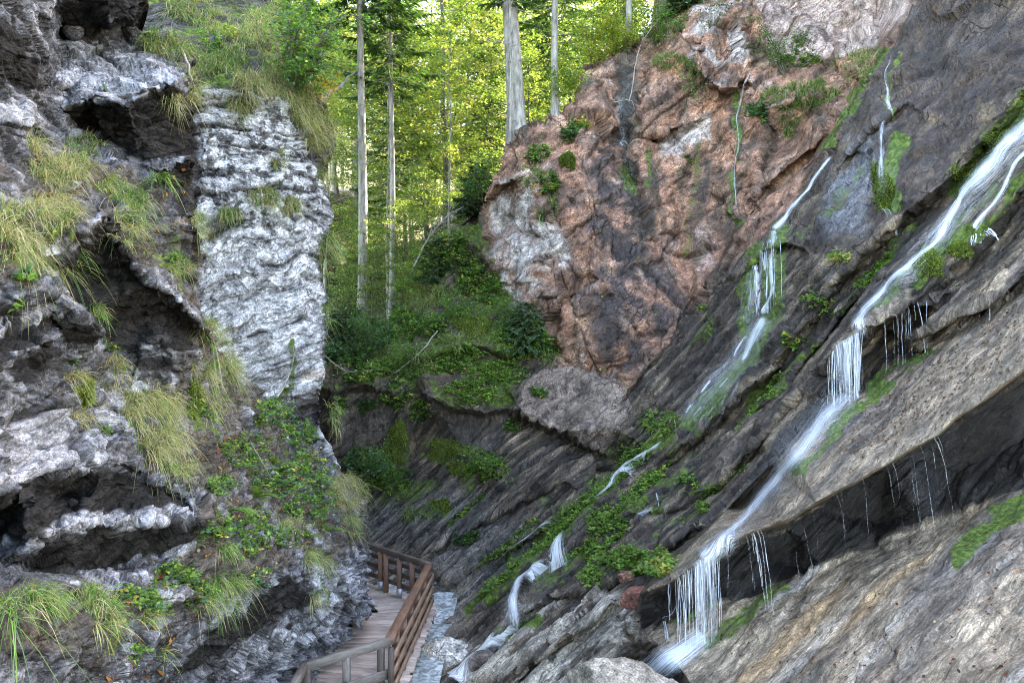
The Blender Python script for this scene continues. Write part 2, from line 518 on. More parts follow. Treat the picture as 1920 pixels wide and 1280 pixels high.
# smaller beds lower on the slope
L += lip([(1530, 690, 15.4), (1500, 730, 15.5), (1450, 790, 15.7), (1400, 850, 15.9), (1340, 905, 16.2), (1280, 950, 16.5)], 12, 0.5)
L += lip([(1500, 800, 14.6), (1440, 868, 14.7), (1380, 930, 14.9), (1310, 985, 15.1), (1230, 1035, 15.3), (1150, 1085, 15.5)], 12, 0.5)
L += lip([(1190, 1110, 14.0), (1150, 1130, 14.1), (1090, 1175, 14.2), (1010, 1235, 14.4), (960, 1280, 14.6)], 10, 0.45)
L += lip([(1110, 1100, 15.6), (1040, 1120, 15.9), (960, 1160, 16.1), (890, 1225, 16.2)], 10, 0.5)
L += lip([(1180, 960, 17.6), (1100, 1010, 17.8), (1010, 1070, 18.1), (930, 1120, 18.3), (870, 1165, 18.4)], 8, 0.3)
L += lip([(1100, 935, 19.6), (1000, 1000, 20.1), (920, 1045, 20.4), (850, 1095, 20.6)], 8, 0.35)
L += lip([(1060, 900, 21.6), (960, 950, 22.0), (860, 1005, 22.4), (790, 1040, 22.8)], 8, 0.35)
# gorge bottom
L.append([(690, 1010, 24.0), (760, 1045, 23.2), (825, 1100, 21.4), (812, 1180, 18.6), (800, 1280, 16.0), (790, 1700, 10.5)])
PTS += [(860, 1280, 15.6), (900, 1500, 11.5), (1080, 1280, 13.2), (1200, 1280, 12.2), (1180, 1210, 12.6), (1150, 1600, 8.8), (300, 1000, 27), (300, 1700, 11), (600, 1280, 18)]
# folded strata below the vegetated mound
PTS += [(1200, 905, 19.6), (1150, 800, 22.3), (1240, 790, 21.0), (1120, 870, 21.6), (960, 870, 23.2), (860, 900, 24.0), (760, 930, 24.4), (690, 960, 24.6), (620, 900, 25.5), (700, 870, 24.8)]
# the brown block with its sharp underside
L += lip([(972, 765, 23.2), (1000, 788, 23.2), (1045, 808, 23.1), (1100, 835, 23.0), (1150, 858, 22.6)], 8, 0.8)
L.append([(985, 712, 24.0), (1010, 695, 24.2), (1080, 690, 24.4), (1150, 700, 24.3)])
# overhanging dark faces under the mound
L += lip([(800, 740, 23.6), (845, 765, 23.4), (900, 775, 23.5), (950, 768, 23.9)], 10, 1.2)
L.append([(780, 735, 24.4), (820, 800, 24.6), (860, 850, 24.4)])
L += lip([(632, 735, 24.6), (680, 720, 24.4), (735, 735, 24.4), (760, 760, 24.6)], 10, 0.7)
PTS += [(650, 850, 25.6), (730, 850, 25.4)]
# the mound's rim and terraces
L.append([(500, 700, 27), (600, 650, 27), (630, 648, 27.2), (690, 640, 28.5), (745, 585, 30.5), (800, 545, 29.5), (830, 510, 29.0), (852, 430, 29.5), (890, 405, 30), (905, 395, 29.0), (925, 330, 27.5), (950, 262, 27.2),
          (985, 235, 27.6), (1030, 215, 28.2), (1075, 205, 28.8), (1095, 130, 30.5), (1140, 100, 31), (1190, 90, 31.4), (1240, 40, 31), (1290, 10, 30.5), (1320, -200, 31)])
L.append([(640, 690, 26.2), (720, 660, 26.4), (800, 640, 26.2), (850, 625, 25.6), (900, 625, 25.4), (960, 640, 25.4), (1040, 660, 25.4)])
L += lip([(810, 665, 25.0), (850, 650, 24.9), (900, 650, 24.9), (960, 655, 25.0), (990, 660, 25.2)], 10, 0.6)
PTS += [(850, 720, 24.4), (940, 720, 24.2), (760, 690, 25.4), (870, 560, 27.6), (800, 590, 27.6), (940, 580, 26.8), (880, 500, 28.6)]
# behind the rims the ground runs back
PTS += [(300, -300, 60), (300, 400, 45), (560, 300, 50), (700, 300, 50), (850, 150, 45), (1000, 50, 40), (1200, -300, 42), (600, 500, 38), (800, 420, 40)]
# red cliff: left flank, folded nose, gully, main face
L.append([(925, 345, 26.6), (985, 325, 26.0), (1045, 420, 25.2), (1062, 470, 25.0), (1030, 520, 25.0), (1000, 570, 25.4)])
L.append([(915, 480, 27.4), (955, 560, 26.6), (1000, 575, 26.0)])
L.append([(985, 325, 26.0), (1080, 275, 26.2), (1130, 300, 26.0), (1180, 350, 26.2), (1215, 420, 26.0), (1260, 500, 25.6), (1300, 575, 24.4)])
PTS += [(1120, 400, 24.9), (1110, 500, 24.4), (1160, 560, 24.2), (1130, 650, 24.2), (1050, 640, 24.8), (1200, 640, 24.2), (1230, 560, 24.6), (1180, 740, 23.4)]
L.append([(1150, 110, 30.4), (1160, 190, 29.6), (1165, 270, 29.0), (1185, 345, 28.0)])
PTS += [(1110, 150, 29.2), (1120, 230, 28.0), (1220, 200, 28.0), (1225, 130, 29.0), (1210, 350, 27.2)]
L += lip([(1190, 248, 27.9), (1240, 250, 27.6), (1290, 235, 27.6), (1330, 210, 27.6)], 10, 0.5)
PTS += [(1290, 160, 27.6), (1290, 300, 27.4), (1300, 400, 27.0), (1290, 490, 26.4), (1360, 300, 27.0), (1370, 420, 26.2), (1330, 520, 25.2)]
# nose block on top and ledge beside it
L += lip([(1300, 80, 27.0), (1305, 130, 26.8), (1350, 168, 26.6), (1385, 165, 26.8), (1400, 120, 27.2)], 9, 0.9)
PTS += [(1330, 40, 27.4), (1385, 60, 27.6), (1340, -200, 29.5), (1410, 0, 28.6), (1410, 100, 27.8)]
L.append([(1405, 60, 28.4), (1395, 170, 27.3), (1385, 260, 26.6), (1380, 400, 26.0)])
L.append([(1425, 185, 26.6), (1480, 150, 26.8), (1560, 110, 26.8), (1640, 80, 26.0)])
L += lip([(1420, 205, 25.6), (1480, 190, 25.2), (1540, 178, 24.8), (1590, 160, 24.2)], 12, 0.3)
PTS += [(1450, 100, 28.4), (1500, 40, 28.6), (1580, 60, 28.2), (1650, 30, 27.6), (1500, -200, 30), (1680, -200, 28), (1450, 270, 26.0), (1500, 250, 25.4), (1470, 330, 25.2)]
L += lip([(1395, 395, 25.3), (1430, 355, 25.0), (1480, 310, 24.6), (1530, 270, 23.8), (1560, 230, 23.0)], 12, 0.6)
# crest of the wet slab against the red cliff
L.append([(1725, -200, 20.5), (1715, 0, 20.4), (1660, 100, 20.4), (1625, 150, 20.6), (1590, 215, 20.8), (1560, 262, 21.0), (1470, 392, 21.6), (1400, 470, 22.2), (1330, 545, 22.9), (1260, 640, 23.3), (1170, 740, 23.0)])
# big wet face
PTS += [(2300, -300, 16.5), (1900, -200, 19.3), (1900, 0, 17.8), (2300, -100, 15.8), (1760, 100, 19.0), (1700, 240, 18.2), (1640, 300, 18.6), (1650, 400, 17.2), (1560, 400, 19.0), (1600, 440, 17.6),
        (1520, 440, 19.6), (1860, 120, 17.0), (1800, 250, 16.6), (1930, 120, 16.2)]
L += lip([(1560, 330, 20.2), (1600, 275, 19.4), (1640, 235, 18.8), (1700, 190, 18.6)], 10, 0.3)
# middle fall: step and fan below it
L += lip([(1400, 505, 20.9), (1430, 470, 20.4), (1470, 455, 20.0), (1500, 465, 19.6)], 8, 0.5)
L.append([(1370, 640, 20.3), (1410, 615, 20.0), (1450, 600, 19.4), (1490, 590, 18.6)])
PTS += [(1330, 700, 20.6), (1290, 760, 20.5), (1400, 660, 19.6), (1360, 560, 21.7), (1300, 640, 22.3), (1250, 700, 22.3), (1210, 760, 22.0)]
PTS += [(-100, -300, 60), (300, -300, 60), (2300, -300, 16.5)]
# stream slab between the ledges, and the rough beds
PTS += [(1850, 330, 15.2), (1780, 432, 15.0), (1700, 510, 14.9), (1640, 575, 14.7), (1560, 700, 14.6), (1900, 300, 14.9), (1840, 400, 14.8), (1920, 440, 14.4), (1800, 540, 14.2), (1860, 510, 14.1)]

xs = axis(300, 2300, 580, 1980, 1.9, 12)
ys = axis(-300, 1700, -30, 1300, 1.9, 12)
D = Layer(L, PTS, xs, ys, smooth=1)
X, Y, P = D.X, D.Y, D.P0
wn = fbm(P * 0.9, 4, 5); wn2 = fbm(P * 0.9 + 31.7, 4, 6)
PX = 1387.0 / np.maximum(P[..., 1], 1)                     # px per metre there
XW, YW = X + wn * 0.32 * PX, Y + wn2 * 0.32 * PX           # wandering region borders

G = {}
G['red'] = poly_mask(XW, YW, [(1075, 195), (1085, 110), (1200, 80), (1290, -20), (1330, -310), (1720, -310), (1712, 0), (1655, 100), (1590, 215), (1560, 262), (1470, 392), (1400, 470), (1330, 545),
                              (1260, 640), (1170, 735), (1120, 690), (1045, 690), (1000, 600), (930, 560), (900, 470), (915, 330), (950, 265), (1000, 230)], 10)
G['slab'] = poly_mask(X, Y, [(1200, 1110), (1240, 1085), (1262, 1050), (1330, 985), (1400, 920), (1480, 836), (1545, 772), (1640, 728), (1740, 655), (1850, 594), (1920, 548), (2320, 325), (2320, 440), (2010, 640),
                             (1920, 697), (1850, 752), (1792, 789), (1760, 822), (1700, 852), (1600, 912), (1530, 947), (1475, 982), (1400, 1009), (1340, 1039), (1245, 1102)], 4)
G['low'] = poly_mask(X, Y, [(1200, 1190), (1280, 1155), (1350, 1128), (1450, 1097), (1540, 1065), (1640, 1023), (1750, 985), (1830, 943), (1920, 915), (2320, 800), (2320, 1720), (1320, 1720), (1300, 1300), (1240, 1220)], 6)
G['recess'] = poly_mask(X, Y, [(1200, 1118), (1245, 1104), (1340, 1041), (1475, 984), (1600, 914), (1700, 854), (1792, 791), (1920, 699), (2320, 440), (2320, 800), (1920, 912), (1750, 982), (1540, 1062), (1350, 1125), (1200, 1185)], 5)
G['wet'] = poly_mask(XW, YW, [(1715, -310), (2320, -310), (2320, -200), (1920, 165), (1770, 340), (1655, 430), (1600, 470), (1560, 480), (1500, 470), (1470, 395), (1560, 262), (1660, 90)], 14)
G['flank'] = poly_mask(XW, YW, [(930, 345), (985, 318), (1010, 350), (1020, 400), (1050, 440), (1060, 470), (1035, 520), (1015, 560), (1000, 590), (955, 575), (915, 480)], 12)
G['dark'] = poly_mask(XW, YW, [(1100, 300), (1140, 300), (1190, 360), (1225, 470), (1290, 560), (1250, 640), (1180, 700), (1130, 690), (1100, 600), (1130, 520), (1080, 420), (1085, 340)], 22)
G['pink'] = poly_mask(XW, YW, [(1420, -310), (1720, -310), (1700, 20), (1640, 80), (1560, 105), (1470, 140), (1425, 60)], 14)
G['nose'] = poly_mask(XW, YW, [(1295, 0), (1385, -20), (1400, 110), (1370, 172), (1320, 150), (1300, 100)], 10)
G['mound'] = poly_mask(XW, YW, [(300, 660), (620, 640), (740, 575), (850, 420), (900, 395), (915, 470), (960, 570), (1010, 590), (1050, 670), (980, 700), (960, 760), (850, 770), (780, 720), (700, 720), (600, 740), (300, 800)], 14)
G['brownblock'] = poly_mask(XW, YW, [(985, 708), (1010, 695), (1080, 688), (1160, 700), (1180, 760), (1150, 855), (1040, 805), (972, 765)], 6)
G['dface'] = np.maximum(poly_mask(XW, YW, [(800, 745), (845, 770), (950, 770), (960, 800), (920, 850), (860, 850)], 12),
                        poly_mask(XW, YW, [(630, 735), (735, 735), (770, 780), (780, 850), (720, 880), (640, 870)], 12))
G['white'] = poly_mask(XW, YW, [(870, 1230), (960, 1160), (1040, 1120), (1110, 1100), (1180, 1120), (1200, 1200), (1080, 1290), (860, 1330)], 18)
G['grey'] = poly_mask(XW, YW, [(640, 960), (700, 930), (850, 900), (1000, 1000), (900, 1130), (800, 1300), (600, 1300), (600, 1000)], 40)
smooth_w = np.clip(G['slab'] + G['low'] + 0.75 * G['wet'] + 0.5 * G['brownblock'] + 0.3 * G['dface'], 0, 1)
mossy_w = np.clip(G['mound'], 0, 1)

# --- displacement
Pw = P + 0.35 * np.stack([wn, wn2, fbm(P * 0.9 + 77, 3, 8)], -1)
FL = np.array([-2.9, -1.8, -2.2]); FL /= np.linalg.norm(FL); CR = np.cross(FL, NB); CR /= np.linalg.norm(CR)
NR = NB * math.cos(R(30)) + CR * math.sin(R(30)); CX = np.cross(FL, NR)          # the beds crop out along the slope
zr = P @ NR + 0.05 * wn + 0.08 * fbm(P * 0.35, 2, 30)
b = np.stack([P @ FL * 0.7, P @ CX, zr + 0.04 * wn], -1)
st1, cr1, r1 = facet(b / np.array([1.3, 1.0, 0.27]), 11, 0.25, 1.0)
st2, cr2, r2 = facet(b / np.array([0.50, 0.45, 0.10]) + 5, 12, 0.3, 1.0)
jd = np.stack([Pw[..., 0] * 0.8 + Pw[..., 2] * 0.6, Pw[..., 1], Pw[..., 2] * 0.8 - Pw[..., 0] * 0.6], -1)     # joints run obliquely
bl1, cb1, rb1 = facet(jd / np.array([3.2, 2.6, 1.9]), 21, 1.0, 1.3)
bl2, cb2, rb2 = facet(jd / np.array([1.15, 0.9, 0.70]) + 3, 22, 1.2, 0.8)
bl3, cb3, rb3 = facet(jd / np.array([0.42, 0.3, 0.26]) + 7, 23, 1.1, 0.7)
f0 = fbm(P * 0.5, 4, 31); f1 = fbm(P * 2.3, 4, 32)
edge_s = 1 - G['slab'] * 0.0
bd1, be1 = beds(zr, 0.46, 41, 1.3); bd2, be2 = beds(zr, 0.20, 42, 1.3)
strat = 0.30 * (bd1 - 0.5) + 0.14 * (bd2 - 0.5) - 0.09 * np.exp(-be1 / 0.03) + 0.13 * st1 + 0.09 * st2 - 0.05 * np.exp(-cr1 * 18) + 0.03 * f1
calm = 1 - 0.6 * poly_mask(X, Y, [(1240, 290), (1400, 180), (1560, 200), (1470, 380), (1340, 540), (1270, 560), (1220, 420)], 40)
j1, je1 = beds(P[..., 0] * 0.62 - P[..., 2] * 0.78 + 0.25 * P[..., 1] + 0.10 * wn, 1.25, 43, 1.2); j2, je2 = beds(P[..., 0] * 0.93 + P[..., 2] * 0.36 - 0.3 * P[..., 1] + 0.08 * wn2, 1.7, 44, 1.2)
jg = sm(fbm(P * 0.55, 3, 45), -0.15, 0.2); jg2 = sm(fbm(P * 0.55 + 9, 3, 46), -0.1, 0.25)
joint = np.clip(np.exp(-je1 / 0.035) * jg + np.exp(-je2 / 0.03) * jg2, 0, 1)
rocky = 0.22 * (j1 - 0.5) * jg + 0.18 * (j2 - 0.5) * jg2 - 0.10 * joint + 0.27 * bl1 + 0.12 * bl2 * calm + 0.035 * bl3 * calm + 0.22 * fbm(P * np.array([.7, .7, .12]), 3, 34) - 0.12 * np.exp(-cb1 * 22) - 0.05 * np.exp(-cb2 * 18) + 0.02 * f1
slabby = 0.06 * st1 * (G['slab'] < 0.5) + 0.05 * f1 + 0.07 * f0 + 0.02 * st2
mossyd = 0.35 * f0 + 0.16 * f1 + 0.16 * bl1 + 0.10 * bl2
wr = np.clip(G['red'] + 0.4 * G['dface'], 0, 1)
h = strat * (1 - wr) + rocky * wr
h = h * (1 - smooth_w) + slabby * smooth_w
h = h * (1 - mossy_w) + mossyd * mossy_w
h = h * (1 - 0.35 * G['recess'])
# vertical ribs and wide bulges of the big wet face
h += G['wet'] * (0.30 * fbm(P * np.array([0.9, 0.9, 0.25]), 3, 44) + 0.10 * bl2)
D.displace(h)
D.P[..., 1] += 0

# --- colours
def cvar(base, seed, amt=0.25, scale=1.4):
    n = fbm(P * scale, 4, seed)
    return np.asarray(base, np.float32) * (1 + amt * 2 * n[..., None])
qz = np.stack([P @ FL * 0.3, P @ CX * 0.4, zr * 5.0], -1)
col = cvar((0.110, 0.082, 0.058), 51, 0.40) * (0.50 + 0.65 * bd2 + 0.55 * bd1)[..., None]
col = lerp(col, (0.21, 0.155, 0.10), sm(r2, 0.72, 0.95) * 0.75)
col = lerp(col, (0.035, 0.028, 0.024), sm(r1, 0.6, 0.9) * 0.6)
col = col * (0.40 + 1.35 * sm(fbm(qz * 1.6, 4, 49), -0.35, 0.45))[..., None]
col = lerp(col, (0.185, 0.17, 0.155), G['grey'] * 0.6)
col = lerp(col, (0.03, 0.026, 0.023), np.clip(np.exp(-be1 / 0.05) + 0.9 * np.exp(-be2 / 0.026) * sm(fbm(P * 0.8, 3, 50), -0.25, 0.2), 0, 0.93))
col = lerp(col, (0.42, 0.37, 0.30), G['white'] * sm(r2 + 0.5 * r1, 0.45, 0.8) * 0.9)
red = cvar((0.300, 0.155, 0.098), 52, 0.35, 0.9)
red = lerp(red, (0.42, 0.265, 0.185), sm(fbm(P * 0.7, 4, 53), 0.05, 0.5) * 0.7)
red = lerp(red, (0.12, 0.072, 0.055), sm(fbm(P * 0.8, 4, 54), 0.1, 0.5) * 0.7)
red = lerp(red, (0.10, 0.07, 0.06), sm(rb2, 0.7, 1.0) * 0.55)
for pts, w0, w1, a in [([(1215, 290), (1225, 360), (1222, 430)], 16, 14, .75), ([(1300, 265), (1308, 380), (1300, 480)], 16, 18, .6), ([(1342, 320), (1346, 420)], 8, 8, .6), ([(1440, 200), (1436, 330)], 16, 12, .5), ([(1180, 100), (1168, 200), (1180, 340)], 34, 26, .9),
                       ([(1120, 220), (1140, 300)], 14, 20, .6), ([(1370, 420), (1330, 560), (1290, 620)], 20, 26, .7), ([(1255, 420), (1262, 560)], 14, 16, .5), ([(1530, 190), (1540, 290)], 20, 10, .5)]:
    red = lerp(red, (0.055, 0.045, 0.032), line_mask(XW, YW, pts, w0, w1, 0.9) * a)
red = lerp(red, (0.46, 0.40, 0.36), poly_mask(XW, YW, [(1235, 268), (1300, 228), (1330, 212), (1325, 262), (1275, 285), (1245, 300)], 7) * 0.75)
red = lerp(red, (0.42, 0.33, 0.29), sm(fbm(P * 0.9 + 4, 4, 59), 0.28, 0.42) * 0.4)
red = lerp(red, (0.035, 0.026, 0.022), np.clip(0.8 * np.exp(-cb1 * 26) + joint, 0, 1) * 0.85)
vs_ = sm(fbm(P * np.array([1.6, 1.6, 0.12]), 4, 55), 0.12, 0.45)     # run-off streaks
red = lerp(red, (0.075, 0.062, 0.042), vs_ * 0.65)
red = lerp(red, (0.05, 0.036, 0.032), G['dark'] * sm(fbm(P * 1.2, 4, 56), -0.35, 0.15) * 0.95)
red = lerp(red, (0.50, 0.44, 0.40), G['flank'] * sm(fbm(P * 1.1, 4, 57), -0.3, 0.25) * 0.9)
red = lerp(red, (0.52, 0.40, 0.35), G['pink'] * 0.8)
red = lerp(red, (0.46, 0.40, 0.37), G['nose'] * sm(fbm(P * 1.2, 4, 58), -0.15, 0.2) * 0.85)
col = col + (red - col) * G['red'][..., None]
wetc = cvar((0.050, 0.033, 0.023), 60, 0.5)
wetc = lerp(wetc, (0.17, 0.17, 0.18), poly_mask(XW, YW, [(1590, 270), (1660, 250), (1640, 330), (1600, 440), (1550, 440), (1540, 390)], 22) * 0.75)
wetc = lerp(wetc, (0.17, 0.11, 0.05), line_mask(XW, YW, [(1850, 200), (1845, 270), (1815, 330)], 22, 30, 0.9) * 0.6)
wetc = lerp(wetc, (0.11, 0.075, 0.042), sm(fbm(P * np.array([1.4, 1.4, 0.2]), 3, 61), 0.15, 0.5) * 0.7)
col = col + (wetc - col) * (G['wet'] * (1 - G['red']))[..., None]
dip = np.stack([P @ FL * 0.22, P @ CR * 2.0, P @ NB * 0.5], -1)     # streaks running down the slabs
slab = cvar((0.200, 0.150, 0.102), 62, 0.28)
slab = lerp(slab, (0.062, 0.053, 0.047), sm(fbm(dip * 1.2, 4, 63), 0.0, 0.45) * 0.8)
col = col + (slab - col) * G['slab'][..., None]
low = cvar((0.250, 0.190, 0.130), 64, 0.28)
low = lerp(low, (0.32, 0.19, 0.085), sm(fbm(dip * 1.1 + 9, 4, 65), 0.05, 0.40) * 0.6)
low = lerp(low, (0.065, 0.056, 0.048), sm(fbm(dip * 1.3 + 19, 4, 66), 0.08, 0.42) * 0.75)
low = lerp(low, (0.36, 0.33, 0.29), sm(fbm(dip * 1.1 + 29, 4, 67), 0.15, 0.5) * 0.7)
low = lerp(low, (0.10, 0.085, 0.075), line_mask(XW, YW, [(2000, 900), (1800, 1080), (1640, 1290)], 60, 90, 0.8) * 0.6)
col = col + (low - col) * G['low'][..., None]
col = lerp(col, np.array([0.016, 0.0135, 0.011]), G['recess'] * 0.95)  # shade of the recess painted into its rock colour
bb = cvar((0.20, 0.15, 0.12), 68, 0.3)
col = col + (bb - col) * G['brownblock'][..., None] * 0.85
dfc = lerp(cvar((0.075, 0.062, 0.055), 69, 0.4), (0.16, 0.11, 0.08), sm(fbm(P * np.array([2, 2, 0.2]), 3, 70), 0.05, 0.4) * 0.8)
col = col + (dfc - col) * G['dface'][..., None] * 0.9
soil = cvar((0.085, 0.065, 0.045), 71, 0.4)
col = col + (soil - col) * (G['mound'] * 0.65)[..., None]

# --- moss and wetness
def strk(pts, w0, w1=None, s=0.7): return line_mask(XW, YW, pts, w0, w1, s)
moss = np.zeros(X.shape, np.float32)
for pts, w0, w1, a in [
        ([(1930, 190), (1860, 280), (1800, 350)], 42, 26, 1.0), ([(1385, 175), (1382, 250), (1378, 330), (1378, 410)], 10, 7, 0.8),
        ([(1690, 265), (1675, 320), (1665, 395)], 20, 16, 1.0), ([(1680, 100), (1668, 180), (1668, 230)], 8, 8, 0.7),
        ([(1460, 440), (1445, 520), (1445, 600)], 34, 28, 0.85), ([(1420, 470), (1400, 560), (1395, 620)], 18, 22, 0.75),
        ([(1450, 605), (1400, 680), (1345, 740), (1295, 800)], 34, 26, 0.95), ([(1690, 690), (1640, 730), (1590, 770), (1520, 850), (1490, 885)], 14, 12, 1.1),
        ([(1760, 470), (1700, 520), (1640, 590)], 16, 10, 0.8), ([(1850, 430), (1780, 470), (1720, 540)], 24, 14, 0.9), ([(1920, 340), (1850, 430), (1800, 470)], 16, 20, 0.8),
        ([(1900, 310), (1840, 380), (1790, 430)], 22, 14, 0.6), ([(1740, 650), (1690, 695), (1640, 730)], 12, 12, 1.0),
        ([(1960, 920), (1880, 980), (1800, 1060)], 36, 22, 1.1), ([(1330, 1190), (1400, 1140), (1460, 1110)], 26, 16, 0.75), ([(1210, 1150), (1270, 1140), (1330, 1120)], 14, 14, 0.7),
        ([(1250, 820), (1150, 905), (1050, 990), (950, 1080), (880, 1150)], 26, 20, 1.05), ([(1240, 900), (1130, 1000), (1060, 1075)], 12, 10, 0.8), ([(1400, 870), (1310, 950), (1230, 1010)], 8, 7, 0.7), ([(1150, 880), (1020, 980), (900, 1060)], 9, 7, 0.7), ([(1540, 640), (1470, 700), (1380, 790)], 12, 10, 0.8), ([(1720, 420), (1640, 500), (1560, 590)], 8, 8, 0.7), ([(1000, 1170), (940, 1180), (925, 1210)], 18, 16, 0.8),
        ([(1640, 300), (1600, 340), (1530, 410), (1500, 440)], 8, 10, 0.5), ([(1655, 90), (1600, 195), (1540, 275)], 10, 12, 0.9), ([(1170, 320), (1185, 350)], 18, 18, 0.7),
        ([(1215, 290), (1213, 350)], 9, 7, 0.7), ([(1305, 270), (1300, 350), (1290, 470)], 10, 10, 0.5), ([(1340, 600), (1290, 660)], 20, 12, 0.55)]:
    moss = np.maximum(moss, strk(pts, w0, w1) * a)
mn = fbm(P * 1.1, 4, 80)
moss = np.maximum(moss, G['mound'] * (0.62 + 1.2 * mn))
moss = np.maximum(moss, poly_mask(XW, YW, [(640, 850), (760, 830), (900, 830), (980, 900), (860, 960), (700, 960)], 25) * (0.35 + 1.2 * mn))
moss = np.maximum(moss, poly_mask(XW, YW, [(1280, 780), (1220, 780), (1000, 930), (880, 1100), (900, 1150), (1150, 1080), (1270, 940), (1330, 850)], 25) * (0.28 + 1.3 * mn))
moss = moss * (1 - G['recess'])
wet = np.clip(G['wet'] * (0.7 + 1.0 * fbm(P * 0.9, 3, 81)) + G['dark'] * 0.8 + G['dface'] * 0.5, 0, 1)
for pts, w0, w1 in [([(1920, 250), (1780, 430), (1605, 625)], 60, 40), ([(1570, 750), (1420, 950), (1300, 1060)], 80, 60), ([(1300, 1200), (1500, 1130)], 60, 40),
                    ([(1560, 300), (1450, 440), (1440, 600), (1290, 790)], 40, 70), ([(1170, 150), (1180, 360), (1150, 600)], 26, 40), ([(1385, 150), (1380, 420)], 14, 12), ([(1130, 900), (900, 1250)], 30, 20)]:
    wet = np.maximum(wet, line_mask(XW, YW, pts, w0, w1, 0.7) * 0.95)
wet = np.maximum(wet, G['slab'] * 0.45); wet = np.maximum(wet, G['low'] * 0.4)
wet = np.maximum(wet, 0.25 + 0.5 * sm(mn, -0.1, 0.4))
wet = np.maximum(wet, G['recess'] * 0.3)
for pts, w0, w1 in [([(1170, 140), (1172, 260), (1185, 350), (1215, 430)], 26, 20), ([(1320, 300), (1318, 380)], 9, 9), ([(1380, 200), (1385, 300), (1378, 420)], 14, 10)]:
    col = lerp(col, (0.045, 0.04, 0.034), line_mask(XW, YW, pts, w0, w1, 0.8) * 0.85)
lich = np.clip(G['flank'] * 1.2 + G['pink'] * 0.8 + G['white'] * 0.5 + G['grey'] * 0.35 + 0.10 * (1 - G['red']), 0, 1)
qs_ = np.stack([P @ FL * 0.5, P @ CX * 0.8, zr * 6.0], -1)
qr = jd * np.array([0.8, 0.9, 1.5])
qw = np.stack([P[..., 0] * 1.2, P[..., 1] * 1.2, P[..., 2] * 0.4], -1)
ql = np.stack([P @ FL * 0.45, P @ CR * 1.6, P @ NB * 1.0], -1)
def pick(a, b_, m): return np.where((m > 0.5)[..., None], b_, a)
qq_ = pick(pick(pick(qs_, qw, np.maximum(G['wet'], G['dface'])), qr, np.maximum(G['red'], G['brownblock'])), ql, np.maximum(G['slab'], G['low']))
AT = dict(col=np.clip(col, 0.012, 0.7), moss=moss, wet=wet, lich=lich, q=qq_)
M_rock = rock_material('rock', speck=0.55, fine=9.0, bump=0.9, speck_col=(0.46, 0.45, 0.44))
M_slab = rock_material('slab_rock', speck=0.4, fine=14.0, bump=0.8, speck_col=(0.36, 0.31, 0.25), dark=0.5, crack=0.5)
rim = poly_mask(XW, YW, [(-500, 690), (600, 648), (630, 646), (690, 638), (745, 583), (800, 543), (830, 508), (850, 428), (890, 402), (912, 380), (925, 330), (950, 262), (985, 233), (1030, 213), (1075, 203),
                         (1095, 128), (1140, 98), (1190, 88), (1240, 38), (1290, 8), (1320, -320), (2400, -320), (2400, 1800), (-500, 1800)], 1.0)
rim_q = quadsel(rim); slab_q = quadsel(np.clip(G['slab'] + G['low'] + G['recess'], 0, 1)); red_q = quadsel(poly_mask(X, Y, [(1075, 195), (1085, 0), (1200, -320), (1720, -320), (1712, 0), (1655, 100), (1560, 262), (1470, 392), (1330, 545), (1170, 735), (1120, 690), (1045, 690), (1000, 600), (930, 560), (900, 470), (905, 330), (950, 240)], 2))
wet_q = quadsel(poly_mask(X, Y, [(1715, -320), (2400, -320), (2320, -200), (1920, 165), (1770, 340), (1655, 430), (1560, 530), (1470, 650), (1400, 700), (1330, 700), (1260, 640), (1330, 545), (1470, 392), (1655, 100)], 2))
red_q &= rim_q & ~slab_q; wet_q &= rim_q & ~slab_q & ~red_q
BACK = (0.5, 9.0, 0.3)
tag(D.build('red_cliff', red_q, AT, M_rock, None), 'tall broken cliff of red and pink rock with dark wet folds')
tag(D.build('wet_rock_face', wet_q, AT, M_rock, None), 'dark brown wet rock face at the top of the dipping slabs')
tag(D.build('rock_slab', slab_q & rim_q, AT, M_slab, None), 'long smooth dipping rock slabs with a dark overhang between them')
tag(D.build('rock_slope', rim_q & ~slab_q & ~red_q & ~wet_q, AT, M_rock, None), 'thin bedded dark rock slope dipping down to the stream')
# ------------------------------------------------------------------ pale limestone buttress
L = [[(200, 120, 17.2), (330, 170, 16.2), (380, 165, 16.2), (470, 160, 16.6), (545, 170, 17.2), (600, 200, 18.6), (700, 220, 20)],
     [(520, 780, 17.4), (560, 740, 17.2), (600, 705, 17.6), (660, 690, 18.5)],
     [(515, 800, 18.0), (560, 772, 18.2), (590, 760, 18.4), (600, 745, 18.4), (660, 730, 19)],
     [(560, 880, 18.4), (582, 850, 18.4), (592, 800, 18.0), (602, 770, 17.8), (612, 720, 17.8)]]
PT = [(200, -300, 22), (380, -300, 23), (560, -300, 25), (700, -300, 26), (380, 0, 19.6), (500, 0, 20.4), (600, 60, 21), (200, 400, 15.4), (200, 1100, 16), (380, 400, 16.0), (480, 400, 16.4), (570, 400, 17.2), (640, 400, 19.0),
      (390, 600, 16.2), (480, 600, 16.6), (570, 600, 17.2), (620, 560, 18.6), (700, 500, 20), (640, 640, 18.8), (450, 740, 16.8), (630, 870, 18.4), (590, 900, 18.0), (640, 1000, 18.6), (700, 1100, 19), (400, 1100, 17), (700, 800, 20), (585, 300, 17.6), (640, 300, 19.6)]
B = Layer(L, PT, axis(200, 700, 300, 660, 1.7, 8), axis(-300, 1100, -30, 1000, 1.7, 10), smooth=1)
X, Y, P = B.X, B.Y, B.P0
wn = fbm(P * 0.9, 4, 105); wn2 = fbm(P * 0.9 + 31.7, 4, 106)
XW, YW = X + wn * 22, Y + wn2 * 22
tiltm = sm(Y, 250, 620)
